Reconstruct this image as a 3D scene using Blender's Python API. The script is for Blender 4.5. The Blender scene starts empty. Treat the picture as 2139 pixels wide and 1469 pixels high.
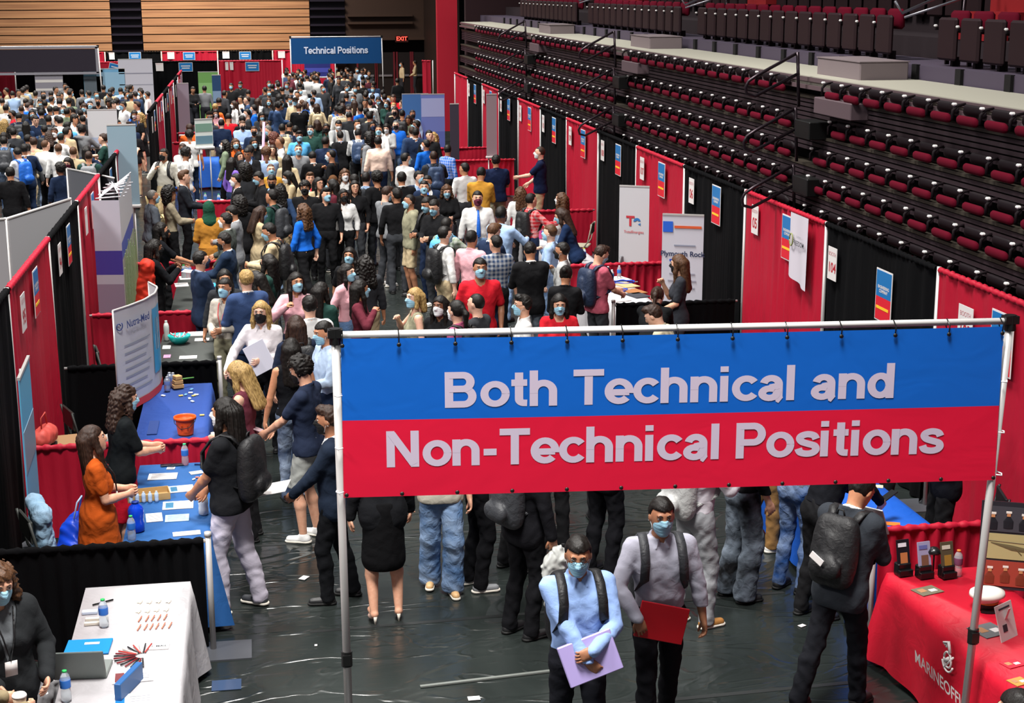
import bpy, bmesh, math, random
import numpy as np
from mathutils import Matrix, Vector
random.seed(7); np.random.seed(7)
sc = bpy.context.scene
# ---------------------------------------------------------------- camera (photo frame 2139 x 1469)
FPX, PT, YW, RL, CH = 3229.2, math.radians(13.245), math.radians(9.462), math.radians(.168), 5.128
cd = bpy.data.cameras.new('camera'); cam = bpy.data.objects.new('camera', cd); sc.collection.objects.link(cam)
cd.sensor_width = 36; cd.lens = FPX / 2139 * 36; cd.clip_end = 300
cam.matrix_world = Matrix.Translation((0, 0, CH)) @ Matrix.Rotation(-YW, 4, 'Z') @ Matrix.Rotation(math.pi / 2 - PT, 4, 'X') @ Matrix.Rotation(-RL, 4, 'Z')
sc.camera = cam
def up(u, v, z=None, X=None, Y=None):
    """point of the place seen at photo pixel (u, v), on the plane z=, X= or Y="""
    xr = (u - 1069.5) / FPX; yr = -(v - 734.5) / FPX
    x = math.cos(RL) * xr + math.sin(RL) * yr; y = -math.sin(RL) * xr + math.cos(RL) * yr
    fw = math.cos(PT) + math.sin(PT) * y; dz = -math.sin(PT) + math.cos(PT) * y
    dX = math.cos(YW) * x + math.sin(YW) * fw; dY = -math.sin(YW) * x + math.cos(YW) * fw
    t = (z - CH) / dz if z is not None else (X / dX if X is not None else Y / dY)
    return np.array([t * dX, t * dY, CH + t * dz])
# ---------------------------------------------------------------- light and exposure
w = bpy.data.worlds.new('world'); sc.world = w; w.use_nodes = True
w.node_tree.nodes['Background'].inputs[0].default_value = (.86, .88, .95, 1); w.node_tree.nodes['Background'].inputs[1].default_value = .22
vs = sc.view_settings; vs.view_transform = 'Standard'; vs.look = 'None'; vs.exposure = 0; vs.gamma = 1; vs.use_curve_mapping = False
def arealight(loc, size, power, col=(1, 1, 1), target=None, spread=math.pi, sy=None):
    l = bpy.data.lights.new('arena_light', 'AREA'); l.energy = power; l.color = col; l.size = size; l.spread = spread
    if sy: l.shape = 'RECTANGLE'; l.size_y = sy
    o = bpy.data.objects.new('arena_light', l); sc.collection.objects.link(o); o.location = loc
    d = Vector(target if target else (loc[0], loc[1], 0)) - Vector(loc); o.rotation_euler = d.to_track_quat('-Z', 'Y').to_euler(); return o
arealight((-3, 66, 13.5), 5, 1500, (1, .9, .8), (-3, 76, 5), math.radians(110))
for yy in (6, 20, 34, 48, 62): # rows of arena floods over the floor
    for xx in (-12, 0.5): arealight((xx, yy, 15), 3.4, 1800, (1, .97, .93), (xx * .8 + .6, yy + 1.5, 0), math.radians(110))
# ---------------------------------------------------------------- mesh helpers
f32 = np.float32
def V(*a): return np.array(a, float)
def nrm(v): v = np.asarray(v, float); return v / (np.linalg.norm(v) + 1e-12)

def mk(name, parts, smooth=True):
    """parts: list of (verts Nx3, faces list-or-array, material index)"""
    vs, lt, li, mi = [], [], [], []
    off = 0
    for p in parts:
        v, f = np.asarray(p[0], float).reshape(-1, 3), p[1]
        m = p[2] if len(p) > 2 else 0
        if isinstance(f, np.ndarray):
            if len(f):
                lt.append(np.full(len(f), f.shape[1], np.int32)); li.append((f + off).astype(np.int32).ravel())
                mi.append(np.full(len(f), m, np.int32))
        elif len(f):
            lt.append(np.array([len(q) for q in f], np.int32))
            li.append(np.array([i + off for q in f for i in q], np.int32)); mi.append(np.full(len(f), m, np.int32))
        vs.append(v); off += len(v)
    vs = np.concatenate(vs); lt = np.concatenate(lt); li = np.concatenate(li); mi = np.concatenate(mi)
    me = bpy.data.meshes.new(name)
    me.vertices.add(len(vs)); me.vertices.foreach_set('co', vs.astype(f32).ravel())
    me.loops.add(len(li)); me.loops.foreach_set('vertex_index', li)
    me.polygons.add(len(lt)); ls = np.concatenate([[0], np.cumsum(lt)[:-1]]).astype(np.int32)
    me.polygons.foreach_set('loop_start', ls); me.polygons.foreach_set('loop_total', lt)
    me.polygons.foreach_set('material_index', mi)
    me.update(calc_edges=True); me.validate()
    me.polygons.foreach_set('use_smooth', np.full(len(me.polygons), bool(smooth)))
    return me

def box(c, s, rz=0.0, m=0, rx=0.0, bev=0.0):
    """box part: centre c, full size s"""
    x, y, z = np.array(s) / 2
    v = np.array([[a, b, d] for a in (-x, x) for b in (-y, y) for d in (-z, z)], float)
    F = np.array([[0, 1, 3, 2], [4, 6, 7, 5], [0, 4, 5, 1], [2, 3, 7, 6], [0, 2, 6, 4], [1, 5, 7, 3]])
    if bev > 0:
        b = min(bev, x * .9, y * .9, z * .9); v = []; 
        for ax in range(3):
            for sg in (-1, 1):
                for p, q in ((-1, -1), (1, -1), (1, 1), (-1, 1)):
                    w = [0, 0, 0]; w[ax] = sg * (x, y, z)[ax]; o = [i for i in range(3) if i != ax]
                    w[o[0]] = p * ((x, y, z)[o[0]] - b); w[o[1]] = q * ((x, y, z)[o[1]] - b); v.append(w)
        v = np.array(v, float); F = hull(v)
    if rx: v = v @ Rx(rx).T
    if rz: v = v @ Rz(rz).T
    return (v + np.array(c, float), F, m)

def hull(v):
    bm = bmesh.new()
    for p in v: bm.verts.new(p)
    r = bmesh.ops.convex_hull(bm, input=bm.verts)
    bmesh.ops.delete(bm, geom=[g for g in r['geom_interior'] if isinstance(g, bmesh.types.BMVert)], context='VERTS')
    bm.verts.index_update(); bmesh.ops.recalc_face_normals(bm, faces=bm.faces)
    vv = np.array([x.co[:] for x in bm.verts]); F = [[q.index for q in f.verts] for f in bm.faces]
    bm.free()
    if len(vv) == len(v): v[:] = vv
    return F

def Rz(a): c, s = math.cos(a), math.sin(a); return np.array([[c, -s, 0], [s, c, 0], [0, 0, 1.]])
def Rx(a): c, s = math.cos(a), math.sin(a); return np.array([[1., 0, 0], [0, c, -s], [0, s, c]])
def Ry(a): c, s = math.cos(a), math.sin(a); return np.array([[c, 0, s], [0, 1., 0], [-s, 0, c]])

def tube(P, r, n=8, m=0, closed=False, cap=True, flat=None):
    """sweep a circle along the polyline P; r scalar or list; flat=(axis, factor)"""
    P = np.array(P, float); k = len(P); r = np.full(k, r) if np.isscalar(r) else np.array(r, float)
    T = np.zeros_like(P)
    for i in range(k):
        a = P[(i + 1) % k] if (closed or i < k - 1) else P[i]; b = P[i - 1] if (closed or i > 0) else P[i]
        T[i] = nrm(a - b)
    N = nrm(np.cross(T[0], V(0, 0, 1) if abs(T[0][2]) < .9 else V(1, 0, 0)))
    v = []; th = np.arange(n) * 2 * math.pi / n
    for i in range(k):
        N = nrm(N - T[i] * np.dot(N, T[i])); B = np.cross(T[i], N)
        ring = np.outer(np.cos(th), N) + np.outer(np.sin(th), B)
        if flat is not None:
            ax = nrm(flat[0]); ring = ring + np.outer(ring @ ax, ax) * (flat[1] - 1)
        v.append(P[i] + ring * r[i])
    v = np.concatenate(v); F = []
    for i in range(k if closed else k - 1):
        j = (i + 1) % k
        for q in range(n):
            q2 = (q + 1) % n; F.append([i * n + q, i * n + q2, j * n + q2, j * n + q])
    if cap and not closed:
        F.append(list(range(n))[::-1]); F.append([(k - 1) * n + q for q in range(n)])
    return (v, F, m)

def lathe(prof, n=16, c=(0, 0, 0), m=0):
    """prof: list of (r,z) from bottom to top"""
    th = np.arange(n) * 2 * math.pi / n; v = []
    for r, z in prof: v += [[r * math.cos(t) + c[0], r * math.sin(t) + c[1], z + c[2]] for t in th]
    F = []
    for i in range(len(prof) - 1):
        for q in range(n):
            q2 = (q + 1) % n; F.append([i * n + q, i * n + q2, (i + 1) * n + q2, (i + 1) * n + q])
    F.append(list(range(n))[::-1]); F.append([(len(prof) - 1) * n + q for q in range(n)])
    return (np.array(v), F, m)

def gridsurf(fn, nu, nv, m=0, thick=None):
    """parametric sheet fn(u,v)->xyz arrays"""
    u, v = np.meshgrid(np.linspace(0, 1, nu + 1), np.linspace(0, 1, nv + 1), indexing='ij')
    P = np.stack(fn(u, v), -1).reshape(-1, 3)
    i, j = np.meshgrid(np.arange(nu), np.arange(nv), indexing='ij'); a = (i * (nv + 1) + j).ravel()
    F = np.stack([a, a + nv + 1, a + nv + 2, a + 1], 1)
    return (P, F, m)

# ---------------------------------------------------------------- object helpers
ROOTC = bpy.context.scene.collection
def link(name, me, mats=None, parent=None, color=None, loc=None, rz=None, mat4=None, label=None, cat=None, group=None, kind=None):
    o = bpy.data.objects.new(name, me); ROOTC.objects.link(o)
    if me is not None and mats is not None and len(me.materials) == 0:
        for mm in (mats if isinstance(mats, (list, tuple)) else [mats]): me.materials.append(mm)
    if parent is not None: o.parent = parent
    if color is not None: o.color = (*color[:3], 1)
    if loc is not None: o.location = loc
    if rz is not None: o.rotation_euler = (0, 0, rz)
    if mat4 is not None: o.matrix_local = mat4
    if label: o['label'] = label
    if cat: o['category'] = cat
    if group: o['group'] = group
    if kind: o['kind'] = kind
    return o
def root(name, loc=(0, 0, 0), rz=0, **k): return link(name, None, loc=loc, rz=rz, **k)
def part(name, parts, mats, parent=None, smooth=False, **k):
    return link(name, mk(name, parts, smooth), mats, parent, **k)
def struct(name, parts, mats, smooth=False, **k): return part(name, parts, mats, None, smooth, kind='structure', **k)
def copy_tree(o, parent=None):
    c = o.copy(); ROOTC.objects.link(c); c.parent = parent
    for ch in o.children: copy_tree(ch, c)
    return c

# ---------------------------------------------------------------- implicit bodies
def cap(a, b, ra, rb=None, fl=None, k=.03): return ('c', V(*a), V(*b), ra, ra if rb is None else rb, fl, k)
def ell(c, r, R=None, k=.03, sub=False): return ('e', V(*c), V(*r), R, None, None, k, sub)

def implicit(prims, h, cuts=(), amp=0.0, freq=1.0, seed=0.0):
    lo = np.full(3, 9e9); hi = np.full(3, -9e9)
    for p in prims:
        if p[0] == 'c':
            r = max(p[3], p[4]); lo = np.minimum(lo, np.minimum(p[1], p[2]) - r); hi = np.maximum(hi, np.maximum(p[1], p[2]) + r)
        elif not p[7]:
            r = max(p[2]); lo = np.minimum(lo, p[1] - r); hi = np.maximum(hi, p[1] + r)
    lo -= h * 2.5 + amp; hi += h * 2.5 + amp
    n = np.ceil((hi - lo) / h).astype(int) + 1
    ax = [(lo[i] + np.arange(n[i]) * h).astype(f32) for i in range(3)]
    D = np.full(n, .08, f32)
    for p in prims:
        k = p[6]; mg = k + h * 2.5 + amp
        if p[0] == 'c':
            r = max(p[3], p[4]); l = np.minimum(p[1], p[2]) - r - mg; u = np.maximum(p[1], p[2]) + r + mg
        else:
            r = max(p[2]); l = p[1] - r - mg; u = p[1] + r + mg
        i0 = np.clip(((l - lo) / h).astype(int), 0, n - 1); i1 = np.clip(((u - lo) / h).astype(int) + 2, 1, n)
        sl = tuple(slice(i0[i], i1[i]) for i in range(3))
        X = ax[0][sl[0]][:, None, None]; Y = ax[1][sl[1]][None, :, None]; Z = ax[2][sl[2]][None, None, :]
        if p[0] == 'c':
            a, b = p[1], p[2]; ba = b - a; L2 = float(ba @ ba) + 1e-9
            x, y, z = X - f32(a[0]), Y - f32(a[1]), Z - f32(a[2])
            t = np.clip((x * f32(ba[0]) + y * f32(ba[1]) + z * f32(ba[2])) / f32(L2), 0, 1)
            x = x - t * f32(ba[0]); y = y - t * f32(ba[1]); z = z - t * f32(ba[2])
            if p[5] is not None:
                q = nrm(p[5][0]); s = f32(1 / p[5][1] - 1); w = (x * f32(q[0]) + y * f32(q[1]) + z * f32(q[2])) * s
                x = x + w * f32(q[0]); y = y + w * f32(q[1]); z = z + w * f32(q[2])
            d = np.sqrt(x * x + y * y + z * z) - (f32(p[3]) + f32(p[4] - p[3]) * t)
            if p[5] is not None: d = d * f32(min(1, p[5][1] * 1.15))
        else:
            x, y, z = X - f32(p[1][0]), Y - f32(p[1][1]), Z - f32(p[1][2])
            if p[3] is not None:
                R = p[3].T.astype(f32)
                x, y, z = (R[0, 0] * x + R[0, 1] * y + R[0, 2] * z, R[1, 0] * x + R[1, 1] * y + R[1, 2] * z, R[2, 0] * x + R[2, 1] * y + R[2, 2] * z)
            d = (np.sqrt((x / f32(p[2][0])) ** 2 + (y / f32(p[2][1])) ** 2 + (z / f32(p[2][2])) ** 2) - 1) * f32(min(p[2]))
        S = D[sl]; k = f32(max(k, 1e-4))
        if p[0] == 'e' and p[7]:
            hh = np.clip((-d + 0 - S) / k * .5 + .5, 0, 1); D[sl] = S * (1 - hh) - d * hh + k * hh * (1 - hh)
        else:
            hh = np.clip(.5 + .5 * (d - S) / k, 0, 1); D[sl] = d * (1 - hh) + S * hh - k * hh * (1 - hh)
    X, Y, Z = ax[0][:, None, None], ax[1][None, :, None], ax[2][None, None, :]
    if amp:
        q = freq
        D += f32(amp) * (np.sin(31 * q * X + 2.2 * np.sin(19 * q * Z + seed) + seed) * np.sin(37 * q * Z + 1.9 * np.sin(23 * q * Y + 17 * q * X + seed)) + .5 * np.sin(61 * q * (Y + X) + 2 * np.sin(41 * q * Z) + seed)).astype(f32)
    for c in cuts: D = np.maximum(D, c(X, Y, Z).astype(f32))
    return surfnet(D, lo, h)

_E = [(0, 1), (2, 3), (4, 5), (6, 7), (0, 2), (1, 3), (4, 6), (5, 7), (0, 4), (1, 5), (2, 6), (3, 7)]
def surfnet(D, lo, h):
    D[0] = D[-1] = .05; D[:, 0] = D[:, -1] = .05; D[:, :, 0] = D[:, :, -1] = .05
    s = D < 0; a = s.astype(np.int8); nx, ny, nz = D.shape
    c = a[:-1] + a[1:]; c = c[:, :-1] + c[:, 1:]; c = c[:, :, :-1] + c[:, :, 1:]
    mix = (c > 0) & (c < 8); ix = np.argwhere(mix)
    if len(ix) == 0: return (np.zeros((0, 3)), np.zeros((0, 4), np.int32), 0)
    offs = np.array([[(q >> 2) & 1, (q >> 1) & 1, q & 1] for q in range(8)])
    val = np.stack([D[ix[:, 0] + o[0], ix[:, 1] + o[1], ix[:, 2] + o[2]] for o in offs], 1)
    acc = np.zeros((len(ix), 3), f32); cnt = np.zeros(len(ix), f32)
    for i, j in _E:
        vi, vj = val[:, i], val[:, j]; m = (vi < 0) != (vj < 0)
        t = np.where(m, vi / np.where(m, vi - vj, 1), 0)[:, None]
        acc += np.where(m[:, None], offs[i] + t * (offs[j] - offs[i]), 0).astype(f32); cnt += m
    P = (ix + acc / cnt[:, None]) * h + lo
    idx = np.full(mix.shape, -1, np.int32); idx[mix] = np.arange(len(ix))
    Fs = []
    for axn in range(3):
        sa = [slice(None)] * 3; sb = [slice(None)] * 3
        sa[axn] = slice(0, -1); sb[axn] = slice(1, None)
        A, B = s[tuple(sa)], s[tuple(sb)]; ch = np.argwhere(A != B)
        u, v = [(1, 2), (2, 0), (0, 1)][axn]
        ch = ch[(ch[:, u] > 0) & (ch[:, v] > 0) & (ch[:, u] < D.shape[u] - 1) & (ch[:, v] < D.shape[v] - 1)]
        inside = A[ch[:, 0], ch[:, 1], ch[:, 2]]
        q = []
        for du, dv in ((-1, -1), (0, -1), (0, 0), (-1, 0)):
            w = ch.copy(); w[:, u] += du; w[:, v] += dv; q.append(idx[w[:, 0], w[:, 1], w[:, 2]])
        q = np.stack(q, 1); q[~inside] = q[~inside][:, ::-1]; Fs.append(q)
    F = np.concatenate(Fs); F = F[(F >= 0).all(1)]
    # one relaxing pass takes the grid steps off
    for _ in range(1):
        S = np.zeros_like(P); C = np.zeros(len(P))
        for i in range(4):
            np.add.at(S, F[:, i], P[F[:, (i + 1) % 4]]); np.add.at(C, F[:, i], 1)
            np.add.at(S, F[:, i], P[F[:, (i + 3) % 4]]); np.add.at(C, F[:, i], 1)
        P = P * .5 + .5 * S / np.maximum(C, 1)[:, None]
    return (P, F.astype(np.int32), 0)

# ---------------------------------------------------------------- people
def ik(a, t, l1, l2, hint):
    d = t - a; L = np.linalg.norm(d); L = min(max(L, abs(l1 - l2) + .02), (l1 + l2) * .998); d = nrm(d); t = a + d * L
    x = (l1 * l1 - l2 * l2 + L * L) / (2 * L); y = math.sqrt(max(l1 * l1 - x * x, 0))
    hn = np.asarray(hint, float); hn = nrm(hn - d * np.dot(hn, d))
    return a + d * x + hn * y, t

class Pose:
    """all in the person's own frame: x right, y forward, z up; metres for a 1.75 m figure"""
    def __init__(s, L=(-.30, .02, .86), R=(.30, .02, .86), lean=0, side=0, twist=0, hy=0, hp=0, fem=0, fat=1.0,
                 FL=(-.11, 0, 0), FR=(.11, .04, 0), pel=None, eL=None, eR=None, palmL=None, palmR=None, curl=.5, dL=None, dR=None):
        s.fem, s.fat, s.curl = fem, fat, curl
        sw = (.165 if fem else .19); hw = .09
        s.P = V(0, 0, .94) if pel is None else V(*pel)
        s.TR = Rz(-twist) @ Ry(side) @ Rx(-lean)           # torso rotation
        T = lambda x, y, z: s.P + s.TR @ V(x, y, z)
        s.T = T
        s.N = T(0, -.012, .52); s.sh = [T(-sw, -.01, .465), T(sw, -.01, .465)]
        s.hip = [s.P + V(-hw, 0, -.03), s.P + V(hw, 0, -.03)]
        s.HR = Rz(-hy) @ Rx(-hp - lean * .5)
        s.hc = s.N + s.TR @ V(0, .012, .07) + s.HR @ V(0, .015, .095)
        s.el, s.wr, s.hd, s.pn = [], [], [], []
        for i, (t, e, pm, dd) in enumerate(((L, eL, palmL, dL), (R, eR, palmR, dR))):
            sg = -1 if i == 0 else 1
            e = V(sg * .6, -.8, -.25) if e is None else V(*e)
            el, wr = ik(s.sh[i], V(*t), .285, .25, e)
            fd = nrm(wr - el); hd = fd if dd is None else nrm(V(*dd)); pm = V(-sg, .1, 0) if pm is None else V(*pm)
            pm = nrm(pm - hd * np.dot(pm, hd)); s.el.append(el); s.wr.append(wr); s.hd.append(hd); s.pn.append(pm)
        s.kn, s.an, s.fy = [], [], []
        for i, F in enumerate((FL, FR)):
            yaw = F[3] if len(F) > 3 else (.12 if i == 0 else -.12)
            an = V(F[0], F[1] - .06, F[2] + .085); fw = V(-math.sin(yaw), math.cos(yaw), 0)
            kn, an = ik(s.hip[i], an, .422, .414, fw + V(0, .25, 0)); s.kn.append(kn); s.an.append(an); s.fy.append(yaw)
    def hand_at(s, i, d=.09): return s.wr[i] + s.hd[i] * d + s.pn[i] * .02

def TF(p, y=1.0): return (p.TR @ V(0, 1, 0), y)
def torso(p, g, k=.05):
    f = p.fat; T = p.T; fl = TF(p, .80)
    q = .0 if not p.fem else 1.
    w = [cap(T(-.075, .0, .36), T(.075, .0, .36), (.118 - .014 * q) * f + g, None, TF(p, .82), k),
         cap(T(-.06, .01, .27), T(.06, .01, .27), (.112 - .014 * q) * f + g, None, TF(p, .88), k),
         cap(T(-.05, .01, .14), T(.05, .01, .14), (.108 - .018 * q) * f + g, None, TF(p, .90 + (f - 1) * .5), k),
         cap(T(-.06, -.005, .0), T(.06, -.005, .0), (.105 + .012 * q) * f + g, None, TF(p, .92), k),
         cap(p.sh[0] + p.TR @ V(.035, 0, -.005), p.sh[1] + p.TR @ V(-.035, 0, -.005), .062 + g, None, TF(p, .9), k)]
    if p.fem: w += [ell(T(-.065, .075, .30), (.055 + g,) * 3, None, .04), ell(T(.065, .075, .30), (.055 + g,) * 3, None, .04)]
    w += [cap(T(-.09, -.01, .475), T(0, -.015, .52), .04 + g * .6, .045 + g * .6, None, .03), cap(T(.09, -.01, .475), T(0, -.015, .52), .04 + g * .6, .045 + g * .6, None, .03)]
    return w
def arm(p, i, r0, r1, r2, r3, k=.02, upto=2.0):
    e = []
    a, b, c = p.sh[i], p.el[i], p.wr[i]
    f = .5 + .5 * p.fat
    if upto <= 1: b2 = a + (b - a) * upto; return [cap(a, b2, r0 * f, (r0 + (r1 - r0) * upto) * f, None, k)]
    e = [cap(a, b, r0 * f, r1 * f, None, k)]
    u = min(upto - 1, 1); c2 = b + (c - b) * u
    m = b + (c2 - b) * .3
    e += [cap(b, m, r1 * f, r2 * f, None, .01), cap(m, c2, r2 * f, r3 * f, None, .01)]
    return e
def leg(p, i, r0, r1, r2, r3, k=.03, upto=2.0):
    a, b, c = p.hip[i], p.kn[i], p.an[i]; f = .55 + .45 * p.fat
    if upto <= 1: b2 = a + (b - a) * upto; return [cap(a, b2, r0 * f, r1 * f, None, k)]
    m = b + (c - b) * .32 + V(0, -.012, 0)
    return [cap(a, b, r0 * f, r1 * f, None, k), cap(b, m, r1 * f * .96, r2 * f, None, .02), cap(m, c, r2 * f, r3 * f, None, .02)]

def hand_parts(p, i):
    """palm prim + five finger tubes"""
    w, d, n = p.wr[i], p.hd[i], p.pn[i]; sd = np.cross(d, n) * (1 if i == 0 else -1)   # towards the thumb
    prim = [cap(w, w + d * .035, .026, .030, (n, .62), .015), cap(w + d * .035 + sd * .012, w + d * .072 + sd * .018, .027, .022, (n, .5), .015),
            cap(w + d * .035 - sd * .012, w + d * .070 - sd * .018, .027, .022, (n, .5), .015)]
    tb = []
    for j, (o, ln) in enumerate(((.027, .070), (.009, .078), (-.009, .072), (-.026, .058))):
        b = w + d * .072 + sd * o; c = p.curl * (1 + .18 * j); pts = [b - d * .015]; dirn = d; r = [.0095, .0092, .0085, .0078, .0045]
        pts.append(b)
        for q, fr in enumerate((.42, .32, .26)):
            ang = c * (.55 + .45 * q) if q else c * .5
            a = sum(c * x for x in (.5, 1.0, .8)[:q + 1]); dirn = nrm(d * math.cos(a) + n * math.sin(a) + sd * (.05 * (1.5 - j)))
            pts.append(pts[-1] + dirn * ln * fr)
        tb.append(tube(pts, r, 6))
    b = w + d * .022 + sd * .022; t1 = nrm(d * .75 + sd * .6 + n * .25); t2 = nrm(d * .9 + sd * .15 + n * (.3 + p.curl * .4))
    tb.append(tube([b, b + t1 * .032, b + t1 * .036 + t2 * .026, b + t1 * .036 + t2 * .050], [.012, .0115, .0098, .005], 6))
    return prim, tb

def HH(p, x, y, z): return p.hc + p.HR @ V(x, y, z)
def head_prims(p, k=.02):
    R = p.HR; c = lambda x, y, z: HH(p, x, y, z)
    return [ell(c(0, -.010, .018), (.076, .094, .100), R, k), ell(c(0, .026, -.036), (.060, .068, .086), R, .03), ell(c(0, .066, -.092), (.026, .024, .022), R, .025),
            cap(c(0, .088, .022), c(0, .104, -.022), .009, .0135, None, .012), ell(c(-.078, -.004, -.006), (.011, .021, .032), R, .008), ell(c(.078, -.004, -.006), (.011, .021, .032), R, .008),
            cap(c(-.022, .085, -.062), c(.022, .085, -.062), .009, None, None, .010),
            cap(c(-.04, .079, .038), c(.04, .079, .038), .010, None, None, .012),
            ('e', c(-.032, .108, .016), V(.017, .022, .012), R, None, None, .012, True), ('e', c(.032, .108, .016), V(.017, .022, .012), R, None, None, .012, True),
            cap(p.N - p.TR @ V(0, 0, .03), p.hc + R @ V(0, -.02, -.06), .056 - .007 * p.fem, .052 - .007 * p.fem, None, .03)]
def body_mesh(p, h):
    g = -.004
    pr = torso(p, g) + head_prims(p)
    tbs = []
    for i in (0, 1):
        pr += arm(p, i, .046, .036, .039, .025, .02); pr += leg(p, i, .080, .052, .054, .036)
        hp, tb = hand_parts(p, i); pr += hp; tbs += tb
        fw = V(-math.sin(p.fy[i]), math.cos(p.fy[i]), 0); z = -.045
        pr += [cap(p.an[i] + V(0, 0, z) - fw * .02, p.an[i] + fw * .12 + V(0, 0, z - .01), .034, .028, None, .02)]
    return [implicit(pr, h)] + tbs
def hem(p, z): # keep above the torso-frame height z
    n = p.TR @ V(0, 0, 1); o = p.P + n * z
    return lambda X, Y, Z: -((X - o[0]) * n[0] + (Y - o[1]) * n[1] + (Z - o[2]) * n[2])
def neckhole(p, r=.068, dz=.01):
    n = p.TR @ V(0, 0, 1); o = p.N + p.TR @ V(0, .012, dz)
    def c(X, Y, Z):
        x, y, z = X - o[0], Y - o[1], Z - o[2]; t = x * n[0] + y * n[1] + z * n[2]
        q = np.sqrt(np.maximum(x * x + y * y + z * z - t * t, 0)); return np.minimum(r - q, (t + .05)) 
    return c
def collar(p, r=.061, w=.013, hgt=.02, gap=.5):
    out = []; pts = []
    for a in np.linspace(gap, 2 * math.pi - gap, 11): pts.append(p.N + p.TR @ V(r * math.sin(a), .006 + r * .95 * math.cos(a), hgt - .02 * math.cos(a)))
    for a, b in zip(pts[:-1], pts[1:]): out.append(cap(a, b, w, None, None, .008))
    for s in (0, -1): out.append(cap(pts[s], pts[s] + p.TR @ V((.012 if s == 0 else -.012), .028, -.045), w * .8, w * .55, None, .008))
    return out
def top_mesh(p, kind, h, seed=0.):
    f = []
    cuts = []
    if kind == 'jacket':
        pr = torso(p, .024) + [cap(p.T(-.06, -.01, -.08), p.T(.06, -.01, -.08), .118 * p.fat + .02, None, TF(p, .9), .05)]
        for i in (0, 1): pr += arm(p, i, .066, .056, .053, .045, .03)
        T, P0 = p.TR.T, p.P
        def vee(X, Y, Z):
            x, y, z = X - P0[0], Y - P0[1], Z - P0[2]
            a = T[0, 0] * x + T[0, 1] * y + T[0, 2] * z; b = T[1, 0] * x + T[1, 1] * y + T[1, 2] * z; c = T[2, 0] * x + T[2, 1] * y + T[2, 2] * z
            wd = np.clip((c - .17) * .26, -.05, .085); inside = np.minimum(np.minimum(wd - np.abs(a), b - .02), np.minimum(c - .15, .17 - b)); return inside
        cuts = [hem(p, -.17), vee, neckhole(p, .072, .0)]
        pr += collar(p, .07, .012, .005, 1.0)
        amp, fr = .0025, .8
    elif kind in ('long', 'tee', 'polo', 'hood', 'inner', 'rolled'):
        g = .012 + (.012 if kind == 'hood' else 0) - (.004 if kind == 'inner' else 0)
        pr = torso(p, g); up = {'tee': .78, 'polo': .72, 'inner': .15, 'rolled': 1.35}.get(kind, 2)
        for i in (0, 1): pr += arm(p, i, .058 + g * .3, .051 + g * .3, .049 + g * .3, .038 + g * .3, .03, up)
        if kind in ('long', 'polo', 'inner', 'rolled'): pr += collar(p)
        if kind == 'hood': pr += [ell(p.T(0, -.085, .50), (.10, .05, .05), p.TR, .03)]
        if kind in ('tee', 'hood', 'polo'): pr += [cap(T_, U_, .118 * (.5 + .5 * p.fat) + .018, None, TF(p, .93), .05) for T_, U_ in ((p.T(-.065, -.005, -.06), p.T(.065, -.005, -.06)),)]
        cuts = [hem(p, .04 if kind not in ('hood', 'tee', 'polo') else -.09), neckhole(p, .050 if kind in ('long', 'polo', 'inner', 'rolled') else .066, .015 if kind in ('long', 'polo', 'inner', 'rolled') else .0)]
        amp, fr = (.0026, 1.0)
    elif kind == 'tank':
        pr = torso(p, .010); cuts = [hem(p, -.03), neckhole(p, .085, -.01)]; amp, fr = .003, 1.
        for i in (0, 1):
            s = p.sh[i] + p.TR @ V((-.02 if i == 0 else .02), 0, 0)
            cuts.append(lambda X, Y, Z, s=s: .062 - np.sqrt((X - s[0]) ** 2 + (Y - s[1]) ** 2 + (Z - s[2]) ** 2))
    elif kind == 'dress':
        pr = torso(p, .012) + [cap(p.T(0, 0, 0), p.P + V(0, 0, -.42), .168, .22, TF(p, .92), .06)]
        for i in (0, 1): pr += arm(p, i, .052, .047, .05, .04, .015, .7)
        cuts = [lambda X, Y, Z: .50 - Z + 0 * X + 0 * Y, neckhole(p, .075, 0)]; amp, fr = .003, 1.
    return [implicit(pr, h, cuts, amp, fr, seed)]
def bottom_mesh(p, kind, h, seed=0.):
    pel = [cap(p.P + V(-.055, 0, -.02), p.P + V(.055, 0, -.02), .122 * (.4 + .6 * p.fat) + .004, None, (V(0, 1, 0), .92), .04), cap(p.T(-.05, 0, .05), p.T(.05, 0, .05), .100 * p.fat + .006, None, TF(p, .9), .04)]
    cuts = [lambda X, Y, Z, q=hem(p, .075): -q(X, Y, Z)]
    if kind == 'skirt':
        pr = pel + [cap(p.P, p.P + V(0, .01, -.42), .158, .185, (V(0, 1, 0), .9), .05)]; cuts.append(lambda X, Y, Z: .47 - Z + 0 * X + 0 * Y)
    elif kind == 'shorts':
        pr = pel[:];
        for i in (0, 1): pr += [cap(p.hip[i], p.hip[i] + (p.kn[i] - p.hip[i]) * .95, .098, .085, None, .03)]
        cuts.append(lambda X, Y, Z: .53 - Z + 0 * X + 0 * Y)
    else:
        pr = pel[:]; w = {'wide': 1.35, 'trousers': 1.0, 'jeans': .95}.get(kind, 1.)
        for i in (0, 1): pr += leg(p, i, .095, .068 * w, .066 * w, .058 * w * (1.25 if kind == 'wide' else 1), .03)
        for i in (0, 1): pr += [cap(p.an[i], p.an[i] + V(0, 0, -.03), .058 * w, .062 * w, None, .02)]
        zc = min(p.an[0][2], p.an[1][2])
        cuts.append(lambda X, Y, Z: .035 - Z + 0 * X + 0 * Y)
    return [implicit(pr, h, cuts, .0045 if kind != 'skirt' else .002, .9, seed)]
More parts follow.
